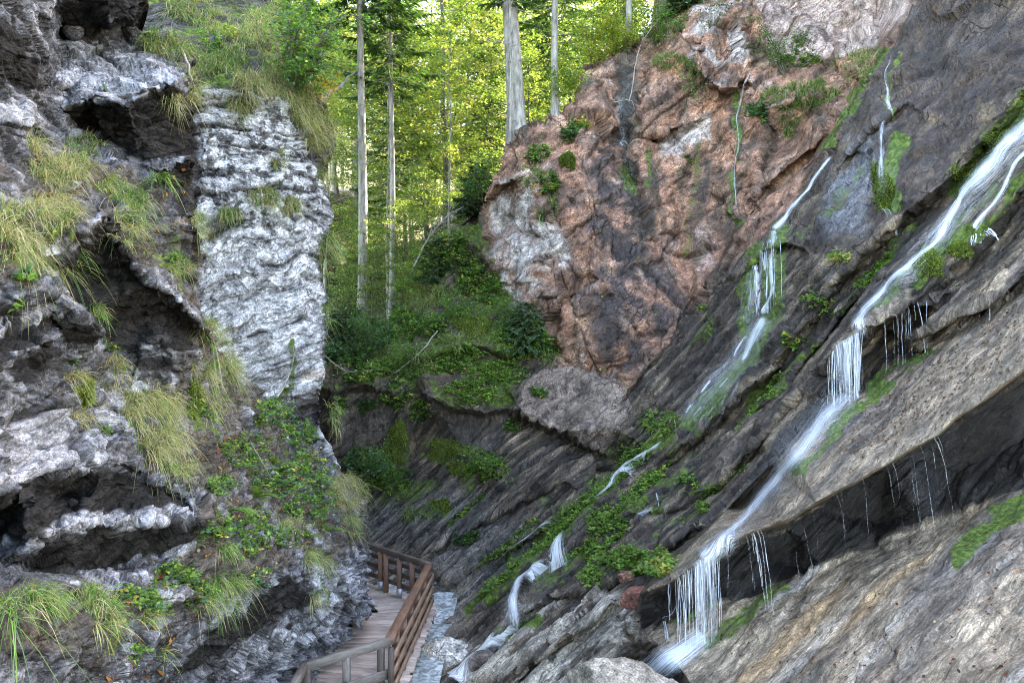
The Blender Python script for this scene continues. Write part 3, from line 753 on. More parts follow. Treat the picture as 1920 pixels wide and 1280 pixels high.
up = np.stack([-0.10 - 0.28 * tiltm, np.zeros_like(tiltm), np.ones_like(tiltm)], -1); up /= np.linalg.norm(up, axis=-1, keepdims=True)
zb = np.einsum('...k,...k->...', up, P) + 0.13 * wn
sb = P[..., 0] * 0.95 + 0.35 * P[..., 1]
q1 = np.stack([sb / 1.5, P[..., 1] / 1.6, zb / 0.34], -1)
lowp = sm(Y, 380, 520)                                   # the lower part is more massive
d1, e1 = beds(zb + 0.05 * wn2, 0.46, 121, 1.9); d2, e2 = beds(zb + 0.04 * wn, 0.17, 122, 1.9)
gap1 = np.exp(-e1 / 0.042) * sm(fbm(P * 1.1, 3, 123), -0.1, 0.25); gap2 = np.exp(-e2 / 0.028) * sm(fbm(P * 1.3 + 5, 3, 124), -0.2, 0.2) * (1 - 0.6 * lowp)
q2 = np.stack([sb / 0.36, P[..., 1] / 0.8, zb / 0.115], -1)
s1, c1, r1 = facet(q1, 111, 0.35, 1.0); s2, c2, r2 = facet(q2 + 4, 112, 0.4, 1.0); s3, c3, r3 = facet(P / 0.24 + 9, 113, 1.0, 0.7)
f0 = fbm(P * 0.6, 3, 114); f1 = fbm(P * 3.0, 4, 115)
face = poly_mask(XW, YW, [(330, 175), (470, 165), (545, 180), (590, 240), (625, 400), (615, 560), (620, 1000), (330, 1000)], 14)
h = (0.16 - 0.08 * lowp) * (d1 - 0.5) + 0.06 * (d2 - 0.5) + 0.14 * s1 * (1 - 0.4 * lowp) + 0.07 * s2 + 0.04 * s3 + 0.10 * f0 + 0.03 * f1 - 0.13 * gap1 - 0.07 * gap2 * (1 - 0.5 * lowp)
B.displace(h * (0.4 + 0.6 * face) + (1 - face) * 0.35 * f0)
wh = np.asarray((0.50, 0.50, 0.51), np.float32) * (1 + 0.3 * fbm(P * 1.3, 4, 116)[..., None])
col = lerp(wh, (0.30, 0.29, 0.29), sm(fbm(P * 2.2, 4, 117), 0.0, 0.4) * 0.7)
blk = sm(fbm(P * 3.4, 5, 118, 0.65) + 0.35 * fbm(P * 0.6, 3, 119) - 0.10 * lowp + 0.06, 0.14, 0.24)
col = lerp(col, (0.038, 0.036, 0.036), blk * (0.85 - 0.4 * lowp))
col = lerp(col, (0.035, 0.033, 0.032), np.clip(gap1 * 1.3 + gap2 * (1 - 0.6 * lowp), 0, 0.93))
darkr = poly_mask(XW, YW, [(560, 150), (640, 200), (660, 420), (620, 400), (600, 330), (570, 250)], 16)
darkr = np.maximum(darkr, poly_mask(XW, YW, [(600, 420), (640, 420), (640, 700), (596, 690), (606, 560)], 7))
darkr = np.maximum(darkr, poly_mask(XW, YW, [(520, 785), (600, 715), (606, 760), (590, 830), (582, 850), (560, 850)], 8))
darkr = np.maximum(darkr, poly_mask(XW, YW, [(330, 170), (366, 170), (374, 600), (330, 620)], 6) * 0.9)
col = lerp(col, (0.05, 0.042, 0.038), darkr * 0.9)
col = lerp(col, (0.30, 0.24, 0.18), line_mask(XW, YW, [(565, 712), (605, 703)], 10) * 0.7)
topm = 1 - face
topm *= (1 - sm(Y, 180, 330))
col = lerp(col, np.array((0.04, 0.036, 0.028)) , topm * 0.92)
moss = topm * (0.45 + 1.2 * fbm(P * 1.0, 4, 120))
moss = np.maximum(moss, line_mask(XW, YW, [(548, 640), (550, 690), (530, 730), (505, 760)], 8, 10) * 0.7)
AT = dict(col=np.clip(col, 0.012, 0.7), moss=moss, wet=0.05 * np.ones_like(moss), lich=np.clip(face * (1 - darkr), 0, 1), q=np.stack([sb * 0.8, P[..., 1] * 0.6, zb * 2.6], -1))
M_lime = rock_material('limestone', speck=0.4, fine=9.5, bump=0.9, speck_col=(0.52, 0.52, 0.53), dark=0.4)
bsil = poly_mask(XW * 0.7 + X * 0.3, YW * 0.7 + Y * 0.3, [(180, -320), (560, -320), (548, -30), (560, 90), (598, 190), (630, 260), (612, 320), (622, 395), (602, 470), (612, 560), (608, 660), (604, 720), (592, 790), (632, 868), (640, 950), (640, 1120), (180, 1120)], 1.0)
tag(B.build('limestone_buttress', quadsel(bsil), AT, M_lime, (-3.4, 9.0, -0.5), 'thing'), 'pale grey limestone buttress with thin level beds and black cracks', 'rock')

# ------------------------------------------------------------------ near cliff on the left
L = []
L.append([(-500, 180, 5.6), (0, 190, 7.6), (45, 165, 8.2), (75, 172, 9.0), (120, 110, 10.3), (170, 106, 10.6), (260, 100, 11.0), (320, 118, 11.2)])   # floor of the top ledge
L.append([(118, 70, 10.6), (165, 82, 10.6), (200, 60, 10.9), (255, 48, 11.2), (282, 20, 11.2), (285, -300, 11.4)])
L.append([(200, 0, 9.9), (206, 40, 10.0), (250, 40, 10.3), (278, 0, 10.4)])                                  # overhanging knob on top
L.append([(0, 20, 7.6), (40, 40, 8.0), (76, 110, 8.5), (76, 160, 8.8)])
L += lip([(110, 202, 9.3), (150, 192, 9.2), (185, 180, 9.2), (243, 195, 9.3)], 6, 0.15)                       # slab with dark front
L += lip([(180, 178, 9.5), (230, 183, 9.5), (280, 165, 9.6), (325, 158, 9.8), (345, 172, 10.4)], 5, 0.13)
L.append([(150, 240, 9.9), (210, 268, 10.0), (262, 303, 10.3), (300, 300, 10.3), (345, 290, 10.7), (364, 285, 11)])
L.append([(246, 197, 9.5), (252, 240, 9.8), (262, 300, 10.1)])
L += lip([(-500, 240, 5.0), (0, 225, 7.2), (50, 238, 7.8), (84, 242, 8.4)], 8, 0.13)
L.append([(-500, 330, 5.0), (0, 300, 7.2), (60, 285, 7.9), (110, 268, 8.6), (160, 290, 8.9), (215, 300, 9.3), (262, 318, 9.6)])
L += lip([(268, 306, 9.7), (300, 318, 9.5), (330, 298, 9.8), (363, 296, 10.2)], 8, 0.11)
L.append([(262, 395, 9.2), (300, 410, 9.5), (340, 405, 9.9), (365, 410, 10.3)])
L += lip([(285, 440, 9.3), (325, 402, 9.6), (360, 405, 10.0)], 24, 0.06)
# great dark overhang in the middle
L += lip([(40, 480, 6.6), (110, 472, 7.0), (160, 428, 7.4), (205, 398, 7.9), (214, 440, 8.0), (236, 480, 8.1), (270, 522, 8.5), (308, 540, 8.8), (340, 566, 9.2), (376, 596, 9.7)], 6, 0.20)
L.append([(95, 500, 7.6), (140, 560, 7.9), (175, 590, 8.2), (205, 635, 8.8), (250, 650, 9.0), (300, 640, 9.4), (345, 660, 9.8), (368, 640, 10.4)])
PT = [(180, 520, 8.4), (270, 600, 9.3), (320, 600, 9.7)]
L += lip([(95, 548, 6.6), (150, 590, 7.0), (178, 602, 7.4)], 6, 0.11)
L += lip([(-500, 660, 4.2), (0, 628, 6.0), (45, 606, 6.4), (95, 585, 6.8), (105, 602, 7.0)], 8, 0.13)
L += lip([(-500, 730, 4.1), (0, 688, 5.8), (35, 668, 6.1), (95, 640, 6.6), (112, 622, 7.0)], 8, 0.11)
L.append([(-500, 780, 4.1), (0, 715, 5.9), (60, 722, 6.4), (110, 690, 7.0), (140, 660, 7.6)])
L += lip([(230, 662, 8.9), (270, 650, 8.9), (300, 636, 9.0), (322, 660, 9.2), (332, 690, 9.5)], 10, 0.11)
L += lip([(50, 765, 6.3), (90, 760, 6.6), (125, 742, 7.1)], 8, 0.09)
L += lip([(-500, 990, 3.7), (0, 920, 5.4), (50, 912, 5.8), (75, 895, 6.1), (145, 878, 6.6), (190, 885, 7.2)], 10, 0.13)
L += lip([(200, 855, 7.4), (260, 880, 7.9), (300, 905, 8.2), (350, 935, 8.7)], 10, 0.13)
L += lip([(48, 1028, 5.7), (100, 1000, 6.1), (150, 975, 6.6), (200, 988, 7.0), (250, 972, 7.3), (310, 980, 7.8), (372, 968, 8.4)], 8, 0.18)
L.append([(60, 1068, 6.6), (150, 1072, 7.2), (220, 1060, 7.7), (290, 1035, 8.4), (375, 1005, 9.1)])
PT += [(0, 980, 6.4), (120, 940, 7.2), (220, 930, 7.7), (330, 945, 8.5), (0, 1050, 5.7), (-500, 1050, 3.7)]
L.append([(-500, 1130, 3.3), (0, 1085, 4.9), (60, 1082, 5.5), (130, 1090, 6.0), (200, 1100, 6.6), (260, 1090, 7.2)])
L.append([(-500, 1250, 3.1), (0, 1190, 4.5), (80, 1180, 5.0), (160, 1200, 5.6), (225, 1185, 6.4)])
PT += [(-500, 1700, 2.4), (0, 1700, 3.2), (200, 1700, 4.2), (0, 1290, 4.5), (130, 1290, 5.5), (500, 1700, 7.0), (220, 1280, 6.6)]
L += lip([(240, 1205, 7.0), (300, 1185, 7.6), (350, 1180, 8.2), (400, 1165, 8.8), (450, 1125, 9.5), (505, 1075, 10.3), (545, 1045, 10.9), (560, 1060, 11.3)], 20, 0.11)
L.append([(320, 1265, 8.2), (400, 1235, 9.2), (450, 1200, 10.0), (500, 1160, 10.8), (545, 1130, 11.4), (575, 1125, 12.0)])
PT += [(480, 1240, 11.4), (540, 1200, 12.2), (420, 1290, 10.4), (580, 1280, 12.9)]
L.append([(580, 1040, 12.2), (600, 1090, 12.4), (640, 1110, 13.2), (620, 1180, 13.2)])
L.append([(655, 1000, 15.2), (690, 1060, 16.2), (694, 1150, 16.4), (656, 1168, 15.6), (650, 1200, 15.0), (605, 1240, 13.4)])
PT += [(800, 1000, 19), (800, 1300, 17), (700, 1300, 14), (630, 1020, 14.0)]
# vegetated bank running down to the walkway
L.append([(385, 590, 11.0), (420, 660, 12.0), (460, 720, 13.0), (510, 760, 13.8), (565, 820, 15.0), (630, 880, 16.2), (690, 950, 17.2)])
PT += [(350, 720, 10.2), (300, 760, 9.4), (240, 740, 8.6), (260, 820, 8.0), (340, 860, 9.0), (420, 800, 10.8), (420, 900, 10.4), (500, 850, 12.6), (500, 960, 11.6), (580, 900, 14.0), (580, 980, 13.0), (420, 1000, 9.4), (350, 1060, 8.6), (440, 1060, 9.6),
       (300, 1120, 7.6), (380, 1120, 8.6), (150, 800, 7.2), (60, 840, 6.2), (0, 800, 5.7), (120, 680, 7.4), (180, 700, 8.0), (30, 520, 6.3), (0, 450, 6.2), (-500, 450, 4.6), (100, 380, 7.6), (200, 350, 8.9), (240, 420, 8.6), (340, 480, 9.8), (370, 520, 10.6),
       (0, 560, 6.2), (-500, 560, 4.4), (180, 760, 7.7), (200, 810, 7.8),
       (330, 240, 10.6), (330, 350, 10.2), (360, 350, 10.6), (350, 130, 11.2), (400, 100, 12.2), (400, 500, 12), (450, 400, 14), (450, 0, 14), (450, -300, 14), (700, 700, 20), (700, -300, 22), (800, 850, 22), (900, 1700, 12), (900, -300, 24), (-500, -300, 5.5), (-500, 60, 5.6),
       (0, -300, 8.0), (100, -300, 9.4), (100, 0, 9.6), (0, 100, 7.4), (160, 30, 10.2), (240, 140, 10.4), (300, 135, 10.4), (160, 150, 9.9)]
A = Layer(L, PT, axis(-500, 900, -40, 720, 1.9, 12), axis(-300, 1700, -30, 1310, 1.9, 12), smooth=1)
X, Y, P = A.X, A.Y, A.P0
PX = 1387.0 / P[..., 1]
wn = fbm(P * 1.6, 4, 205); wn2 = fbm(P * 1.6 + 31.7, 4, 206)
XW, YW = X + wn * 0.16 * PX, Y + wn2 * 0.16 * PX
zb = P[..., 2] - 0.22 * P[..., 0] + 0.05 * wn
q1 = np.stack([P[..., 0] / 0.9, P[..., 1] / 0.9, zb / 0.42], -1); q2 = np.stack([P[..., 0] / 0.34, P[..., 1] / 0.34, zb / 0.15], -1)
Pw = P + 0.1 * np.stack([wn, wn2, wn], -1)
s1, c1, r1 = facet(q1, 211, 0.7, 0.9); s2, c2, r2 = facet(q2 + 4, 212, 0.8, 0.9); s3, c3, r3 = facet(Pw / np.array([0.17, 0.17, 0.10]) + 9, 213, 1.1, 0.7)
f0 = fbm(P * 1.0, 3, 214); f1 = fbm(P * 4.0, 4, 215)
darkp = [  # dark rock of overhangs and hollows, their shade painted in with it
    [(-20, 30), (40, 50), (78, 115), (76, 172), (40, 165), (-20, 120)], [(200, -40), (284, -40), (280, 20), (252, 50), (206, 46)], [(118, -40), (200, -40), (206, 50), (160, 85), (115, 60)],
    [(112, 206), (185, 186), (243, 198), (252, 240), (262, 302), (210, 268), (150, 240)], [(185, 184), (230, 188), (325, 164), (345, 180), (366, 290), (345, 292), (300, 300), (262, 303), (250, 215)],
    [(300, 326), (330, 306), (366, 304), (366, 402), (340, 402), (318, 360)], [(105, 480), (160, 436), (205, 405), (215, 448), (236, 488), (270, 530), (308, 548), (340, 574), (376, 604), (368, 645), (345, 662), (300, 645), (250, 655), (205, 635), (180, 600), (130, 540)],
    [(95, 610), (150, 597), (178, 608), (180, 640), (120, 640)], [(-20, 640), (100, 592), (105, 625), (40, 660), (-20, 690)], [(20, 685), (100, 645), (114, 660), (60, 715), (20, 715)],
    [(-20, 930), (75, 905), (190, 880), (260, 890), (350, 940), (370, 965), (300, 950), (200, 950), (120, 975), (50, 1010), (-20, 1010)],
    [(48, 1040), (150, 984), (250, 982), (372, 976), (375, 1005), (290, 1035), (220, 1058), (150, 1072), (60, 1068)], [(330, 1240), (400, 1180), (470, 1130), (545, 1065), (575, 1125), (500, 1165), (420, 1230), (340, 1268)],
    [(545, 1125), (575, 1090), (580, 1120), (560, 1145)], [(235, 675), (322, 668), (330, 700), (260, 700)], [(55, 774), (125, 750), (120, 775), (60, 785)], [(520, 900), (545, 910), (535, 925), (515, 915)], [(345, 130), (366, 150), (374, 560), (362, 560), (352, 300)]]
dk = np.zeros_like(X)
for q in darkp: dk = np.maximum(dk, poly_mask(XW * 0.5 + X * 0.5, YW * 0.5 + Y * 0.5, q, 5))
vegp = [
    [(-40, 300), (70, 280), (160, 285), (262, 318), (310, 340), (345, 430), (380, 470), (376, 590), (310, 540), (240, 480), (205, 400), (150, 430), (110, 470), (60, 540), (-40, 520)],
    [(255, 60), (330, 60), (420, 30), (470, 100), (380, 160), (330, 125), (270, 110)], [(380, 590), (450, 690), (520, 760), (640, 880), (700, 950), (700, 1010), (620, 1060), (560, 1050), (500, 1080), (440, 1120), (380, 1160), (250, 1180), (220, 1120), (320, 1050), (385, 990), (380, 930), (300, 880), (220, 830), (200, 740), (330, 720), (360, 660)],
    [(-40, 1090), (130, 1080), (220, 1110), (240, 1180), (160, 1230), (-40, 1200)], [(355, 60), (400, 60), (400, 200), (355, 180)], [(360, 400), (384, 400), (384, 500), (365, 480)]]
vg = np.zeros_like(X)
for q in vegp: vg = np.maximum(vg, poly_mask(XW, YW, q, 16))
lowr = poly_mask(XW, YW, [(420, 1290), (480, 1200), (545, 1140), (580, 1130), (640, 1060), (700, 1060), (700, 1200), (600, 1300)], 14)
h = 0.12 * s1 + 0.085 * s2 + 0.032 * s3 + 0.02 * f0 + 0.008 * f1 - 0.05 * np.exp(-c1 * 20) - 0.02 * np.exp(-c2 * 16)
h = h * (1 - 0.25 * dk) * (1 - 0.2 * vg) + vg * (0.06 * f0 + 0.04 * f1)
h += lowr * (0.10 * s2 + 0.05 * s3)
A.displace(h)
base = np.asarray((0.078, 0.082, 0.092), np.float32) * (1 + 0.6 * fbm(P * 1.8, 4, 216)[..., None])
col = lerp(base, (0.33, 0.34, 0.37), sm(fbm(P * 1.5, 5, 217, 0.6) + 0.25 * (r1 - 0.5), 0.08, 0.30) * 0.8)
col = lerp(col, (0.055, 0.050, 0.047), sm(fbm(P * 2.4, 5, 218, 0.6), 0.08, 0.30) * 0.85)
pale = np.zeros_like(X)
for q in [[(140, 120), (260, 106), (325, 128), (325, 160), (270, 162), (180, 178), (245, 192), (180, 178), (112, 200), (100, 180)], [(-20, 600), (95, 580), (100, 594), (-20, 640)], [(0, 650), (105, 615), (110, 625), (40, 665), (0, 690)], [(-20, 810), (110, 770), (150, 860), (60, 905), (-20, 915)],
          [(45, 1025), (150, 960), (260, 945), (340, 960), (300, 975), (200, 985), (100, 1005)], [(160, 415), (205, 398), (212, 430), (170, 436)], [(300, 305), (362, 292), (362, 305), (320, 316)], [(310, 545), (330, 540), (374, 590), (340, 566)], [(-20, 180), (60, 180), (84, 240), (-20, 220)], [(340, 402), (360, 402), (358, 420), (330, 425)],
          [(150, 1060), (230, 1060), (240, 1120), (160, 1130)]]:
    pale = np.maximum(pale, poly_mask(XW, YW, q, 7))
col = lerp(col, (0.32, 0.32, 0.34), pale * 0.7)
col = lerp(col, np.array((0.30, 0.30, 0.32)), lowr * sm(r2 + 0.3 * r3, 0.35, 0.7) * 0.8)
col = lerp(col, (0.017, 0.0155, 0.0145), dk * 0.96)  # near-black tone: dark rock plus the shade under the ledges
col = lerp(col, (0.025, 0.023, 0.022), np.clip(np.exp(-c1 * 22) + 0.6 * np.exp(-c2 * 18), 0, 1) * 0.8)
col = lerp(col, np.array((0.075, 0.058, 0.042)), vg * sm(fbm(P * 1.5, 4, 219), -0.35, 0.15) * 0.85)
moss = vg * (0.10 + 0.9 * fbm(P * 1.4, 4, 220)) + (1 - vg) * (-0.1 + 0.35 * fbm(P * 1.1, 4, 221))
moss = np.maximum(moss, line_mask(XW, YW, [(165, 710), (165, 770)], 12) * 0.8)
moss = np.maximum(moss, line_mask(XW, YW, [(360, 720), (365, 800)], 18) * 0.7)
moss = np.maximum(moss, line_mask(XW, YW, [(60, 1130), (200, 1140), (205, 1210)], 26) * 0.55) * (1 - dk)
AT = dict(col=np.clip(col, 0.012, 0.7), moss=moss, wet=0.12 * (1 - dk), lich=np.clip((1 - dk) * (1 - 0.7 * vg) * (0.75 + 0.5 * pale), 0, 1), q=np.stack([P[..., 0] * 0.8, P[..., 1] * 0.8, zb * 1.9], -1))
M_near = rock_material('near_rock', speck=0.5, fine=14.0, bump=0.9, speck_col=(0.40, 0.40, 0.415), dark=0.5)
asil = poly_mask(XW * 0.6 + X * 0.4, YW * 0.6 + Y * 0.4, [(285, -320), (283, 0), (262, 58), (335, 60), (372, 100), (350, 172), (364, 240), (366, 400), (380, 480), (378, 592), (400, 640), (440, 695), (505, 752), (560, 815), (640, 885), (686, 950), (693, 1000), (690, 1100),
                                                          (695, 1150), (656, 1166), (652, 1200), (603, 1238), (590, 1310), (570, 1420), (560, 1720), (-520, 1720), (-520, -320)], 1.0)
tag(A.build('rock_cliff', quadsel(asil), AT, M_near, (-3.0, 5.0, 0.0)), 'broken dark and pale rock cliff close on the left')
# ------------------------------------------------------------------ wooded ground behind the gorge, added sun-blocking hill on the right, stream bed
RIMX = [-7, -6.5, -5.5, -4.7, -3.4, -2.75, -2.3, -1.5, -.7, 0, .5, 1.5, 2.3, 3, 4, 5.2, 6.3, 7.3]
RIMY = [27.2, 27.2, 28.5, 30.5, 29.5, 29, 29.5, 30, 27.5, 27.2, 27.6, 28.2, 28.8, 30.5, 31, 31.4, 31, 30.5]
RIMZ = [-.2, -.16, 0, 1.2, 2, 2.7, 4.5, 5.1, 6.2, 7.5, 8.1, 8.6, 9, 11.3, 12.1, 12.5, 13.4, 13.9]
def ground_z(x, y):
    x = np.asarray(x, float); y = np.asarray(y, float)
    base = 0.4 + 0.16 * np.clip(y - 33, 0, None) + 0.0006 * np.clip(y - 33, 0, None) ** 2
    right = 8.5 * sm(x + 0.10 * (y - 28), -2.0, 3.0) * (1 - sm(y, 60, 95) * 0.4)
    right += 5.0 * sm(x, 4.0, 9.0)
    left = 7.0 * sm(-x, 8.0, 16.0)
    far = base + right + left
    yr = np.interp(x, RIMX, RIMY); zr = np.interp(x, RIMX, RIMZ); dy = y - yr
    f = sm(dy, 3, 25)
    return (zr - 0.1 + 0.06 * dy) * (1 - f) + far * f
gx, gy = np.meshgrid(np.concatenate([np.arange(-60, -20, 2.0), np.arange(-20, 20, 0.35), np.arange(20, 72, 2.0)]), np.concatenate([np.arange(26.8, 60, 0.4), np.arange(60, 230, 3.0)]))
gz = ground_z(gx, gy)
Pg = np.stack([gx, gy, gz], -1).astype(np.float32)
Pg[..., 2] += 0.35 * fbm(Pg * 0.5, 4, 301) + 0.10 * fbm(Pg * 2, 3, 302)
ny, nx = gx.shape
jj, ii = np.meshgrid(np.arange(ny - 1), np.arange(nx - 1), indexing='ij')
q = np.stack([jj * nx + ii, jj * nx + ii + 1, (jj + 1) * nx + ii + 1, (jj + 1) * nx + ii], -1).reshape(-1, 4)
# keep clear of the cliffs in front
keepv = (gy > np.interp(gx, RIMX, RIMY) + 0.15) & ~((gx > 7) & (gy < 33.5))
q = q[keepv.ravel()[q].all(1)]
gm, gt, go = nodes('forest_soil')
gb = N(gt, 'ShaderNodeBsdfPrincipled', Roughness=0.95)
ge = N(gt, 'ShaderNodeNewGeometry')
gn = N(gt, 'ShaderNodeTexNoise', Scale=2.2, Detail=7, Roughness=0.7); gt.links.new(ge.outputs['Position'], gn.inputs['Vector'])
gt.links.new(ramp(gt, gn.outputs[0], [(0.3, (0.03, 0.024, 0.015)), (0.48, (0.075, 0.055, 0.03)), (0.58, (0.06, 0.085, 0.022)), (0.72, (0.11, 0.13, 0.035))]), gb.inputs['Base Color'])
gt.links.new(gb.outputs[0], go.inputs[0])
tag(mesh_np('forest_floor', Pg.reshape(-1, 3), q, gm), kind='structure')

# unseen hill added behind the red cliff to keep the sun off the gorge
hx, hy = np.meshgrid(np.linspace(6, 90, 85), np.linspace(-30, 46, 77))
front = np.where(hx < 14, 33.5 - 0.0 * hx, np.maximum(33.5 - (hx - 14) * 6.5, 15))        # foot of the added hill, held back on the right for open sky
rise = np.clip((hy - front), 0, None)
hz = -3 + 17 * sm(rise, 0, 1.5) + np.clip(rise, 0, 7) * 2.0
hz = np.where(hx < 8, np.minimum(hz, 14 + 0 * hz), hz)
back = sm(hy, 36.5, 45.0) * (1 - sm(hx, 40, 60))
hz = hz * (1 - back) + (6 + 0.1 * hy) * back
Ph = np.stack([hx, hy, hz], -1).astype(np.float32)
Ph[..., 2] += 0.8 * fbm(Ph * 0.2, 4, 303)
ny, nx = hx.shape
jj, ii = np.meshgrid(np.arange(ny - 1), np.arange(nx - 1), indexing='ij')
q = np.stack([jj * nx + ii, jj * nx + ii + 1, (jj + 1) * nx + ii + 1, (jj + 1) * nx + ii], -1).reshape(-1, 4)
kv = (hz > -2.5)
q = q[kv.ravel()[q].any(1)]
tag(mesh_np('sun_block_hill', Ph.reshape(-1, 3), q, gm), kind='structure')
# ------------------------------------------------------------------ leaf, grass, bark, wood and water materials
def leaf_material(name, trans=0.45, rough=0.5):
    m, t, out = nodes(name)
    c = N(t, 'ShaderNodeAttribute', _attribute_name='col').outputs['Color']
    b = N(t, 'ShaderNodeBsdfPrincipled', Roughness=rough)
    b.inputs['Specular IOR Level'].default_value = 0.35
    t.links.new(c, b.inputs['Base Color'])
    tr = N(t, 'ShaderNodeBsdfTranslucent')
    cc = mixc(t, 1.0, c, (1.15, 1.30, 0.75, 1), 'MULTIPLY')
    t.links.new(cc, tr.inputs[0])
    mx = N(t, 'ShaderNodeMixShader', Fac=trans)
    t.links.new(b.outputs[0], mx.inputs[1]); t.links.new(tr.outputs[0], mx.inputs[2])
    t.links.new(mx.outputs[0], out.inputs[0])
    return m
M_leaf = leaf_material('leaf', 0.5)
M_grass = leaf_material('grass_blade', 0.35, 0.6)
M_needle = leaf_material('needle', 0.25, 0.6)

def bark_material(name, a, b_, scale=6.0):
    m, t, out = nodes(name)
    g = N(t, 'ShaderNodeTexCoord'); mp = N(t, 'ShaderNodeMapping'); mp.inputs['Scale'].default_value = (1, 1, 0.22)
    t.links.new(g.outputs['Object'], mp.inputs[0])
    n = N(t, 'ShaderNodeTexNoise', Scale=scale, Detail=8, Roughness=0.7); t.links.new(mp.outputs[0], n.inputs['Vector'])
    n2 = N(t, 'ShaderNodeTexNoise', Scale=scale * 0.3, Detail=4); t.links.new(g.outputs['Object'], n2.inputs['Vector'])
    c = mixc(t, ramp(t, n.outputs[0], [(0.35, 0.0), (0.62, 1.0)]), (*a, 1), (*b_, 1))
    c = mixc(t, ramp(t, n2.outputs[0], [(0.52, 0.0), (0.68, 0.6)]), c, (0.09, 0.10, 0.05, 1))
    b = N(t, 'ShaderNodeBsdfPrincipled', Roughness=0.9); t.links.new(c, b.inputs['Base Color'])
    bp = N(t, 'ShaderNodeBump', Strength=0.7, Distance=0.04); t.links.new(n.outputs[0], bp.inputs['Height']); t.links.new(bp.outputs[0], b.inputs['Normal'])
    t.links.new(b.outputs[0], out.inputs[0])
    return m
M_bark = bark_material("grey_bark", (0.105, 0.093, 0.078), (0.37, 0.345, 0.30), 7)
M_barkd = bark_material('dark_bark', (0.045, 0.038, 0.032), (0.13, 0.11, 0.095), 9)
M_twig = bark_material('dead_wood', (0.16, 0.14, 0.12), (0.36, 0.33, 0.29), 12)
M_stem = bark_material('stem', (0.05, 0.045, 0.03), (0.12, 0.10, 0.06), 20)

# ------------------------------------------------------------------ plant geometry
def rs(seed): return np.random.default_rng(seed)
def unit(v): return v / (np.linalg.norm(v, axis=-1, keepdims=True) + 1e-9)

def leaves(C, T, Nn, ln, wd, col):
    """leaf blades: C base, T direction, Nn face normal, ln length, wd width -> verts, quads, colours (folded along the midrib)"""
    n = len(C); T = unit(T); S = unit(np.cross(T, Nn)); U = np.cross(S, T)
    ln = np.broadcast_to(np.asarray(ln, float).reshape(-1, 1), (n, 1)); wd = np.broadcast_to(np.asarray(wd, float).reshape(-1, 1), (n, 1))
    V = np.stack([C, C + T * ln * 0.45 + S * wd * 0.5 + U * wd * 0.12, C + T * ln - U * ln * 0.10, C + T * ln * 0.45 - S * wd * 0.5 + U * wd * 0.12], 1)
    return V.reshape(-1, 3), np.arange(n * 4).reshape(n, 4), np.repeat(col, 4, 0)

def blades(B, Dr, ln, wd, droop, col, seg=4, seed=0):
    """grass blades: arching strips that droop with gravity"""
    n = len(B); Dr = unit(Dr); ln = ln.reshape(-1, 1); g = np.array([0, 0, -1.0])
    side = unit(np.cross(Dr, np.array([0, 0, 1.0])) + 0.3 * rs(seed).normal(size=(n, 3)))
    rows = []
    for k in range(seg + 1):
        t = k / seg
        c = B + Dr * ln * t + g * ln * (droop.reshape(-1, 1) * t * t)
        w = wd.reshape(-1, 1) * (1 - t ** 1.6) + 0.0006
        rows.append(np.stack([c - side * w * 0.5, c + side * w * 0.5], 1))
    V = np.stack(rows, 1)                                  # n, seg+1, 2, 3
    base = np.arange(n)[:, None, None] * (seg + 1) * 2
    k = np.arange(seg)[None, :, None] * 2
    Q = base + k + np.array([0, 1, 3, 2])[None, None]
    cc = np.repeat(col[:, None], (seg + 1) * 2, 1)
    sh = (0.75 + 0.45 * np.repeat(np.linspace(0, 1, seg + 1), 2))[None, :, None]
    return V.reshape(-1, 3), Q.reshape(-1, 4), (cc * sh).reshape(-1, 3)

def tube(pts, rad, sides=7):
    pts = np.asarray(pts, float); rad = np.asarray(rad, float); n = len(pts)
    t = unit(np.gradient(pts, axis=0))
    ref = np.where(np.abs(t[:, 2:3]) > 0.9, np.array([[1.0, 0, 0]]), np.array([[0, 0, 1.0]]))
    a = unit(np.cross(t, ref)); b = np.cross(t, a)
    ang = np.linspace(0, 2 * np.pi, sides, endpoint=False)
    V = pts[:, None] + rad[:, None, None] * (np.cos(ang)[None, :, None] * a[:, None] + np.sin(ang)[None, :, None] * b[:, None])
    i = np.arange(n - 1)[:, None]; j = np.arange(sides)[None]
    Q = np.stack([i * sides + j, i * sides + (j + 1) % sides, (i + 1) * sides + (j + 1) % sides, (i + 1) * sides + j], -1).reshape(-1, 4)
    return V.reshape(-1, 3), Q

class Acc:
    def __init__(self): self.V, self.Q, self.C, self.n = [], [], [], 0
    def add(self, V, Q, C=None):
        self.V.append(V); self.Q.append(Q + self.n); self.n += len(V)
        self.C.append(np.zeros((len(V), 3)) if C is None else C)
    def build(self, name, mat, parent=None, origin=None, smooth=True):
        V = np.concatenate(self.V)
        if origin is not None: V = V - np.asarray(origin)
        return mesh_np(name, V, np.concatenate(self.Q), mat, {'col': np.concatenate(self.C)}, smooth, parent)

GREEN = np.array([0.085, 0.175, 0.035]); LIGHT = np.array([0.165, 0.28, 0.05]); STRAW = np.array([0.34, 0.30, 0.15]); YELL = np.array([0.36, 0.33, 0.06]); BLUEG = np.array([0.085, 0.175, 0.085]); DEEP = np.array([0.045, 0.095, 0.025])
ORANGE = np.array([0.38, 0.15, 0.03]); RUST = np.array([0.20, 0.06, 0.025]); BROWN = np.array([0.12, 0.07, 0.035])
def mixcol(r, n, cols, wts, var=0.25):
    k = r.choice(len(cols), n, p=np.array(wts) / np.sum(wts))
    return np.clip(np.array(cols)[k] * (1 + var * r.normal(size=(n, 1))), 0.008, 0.8)

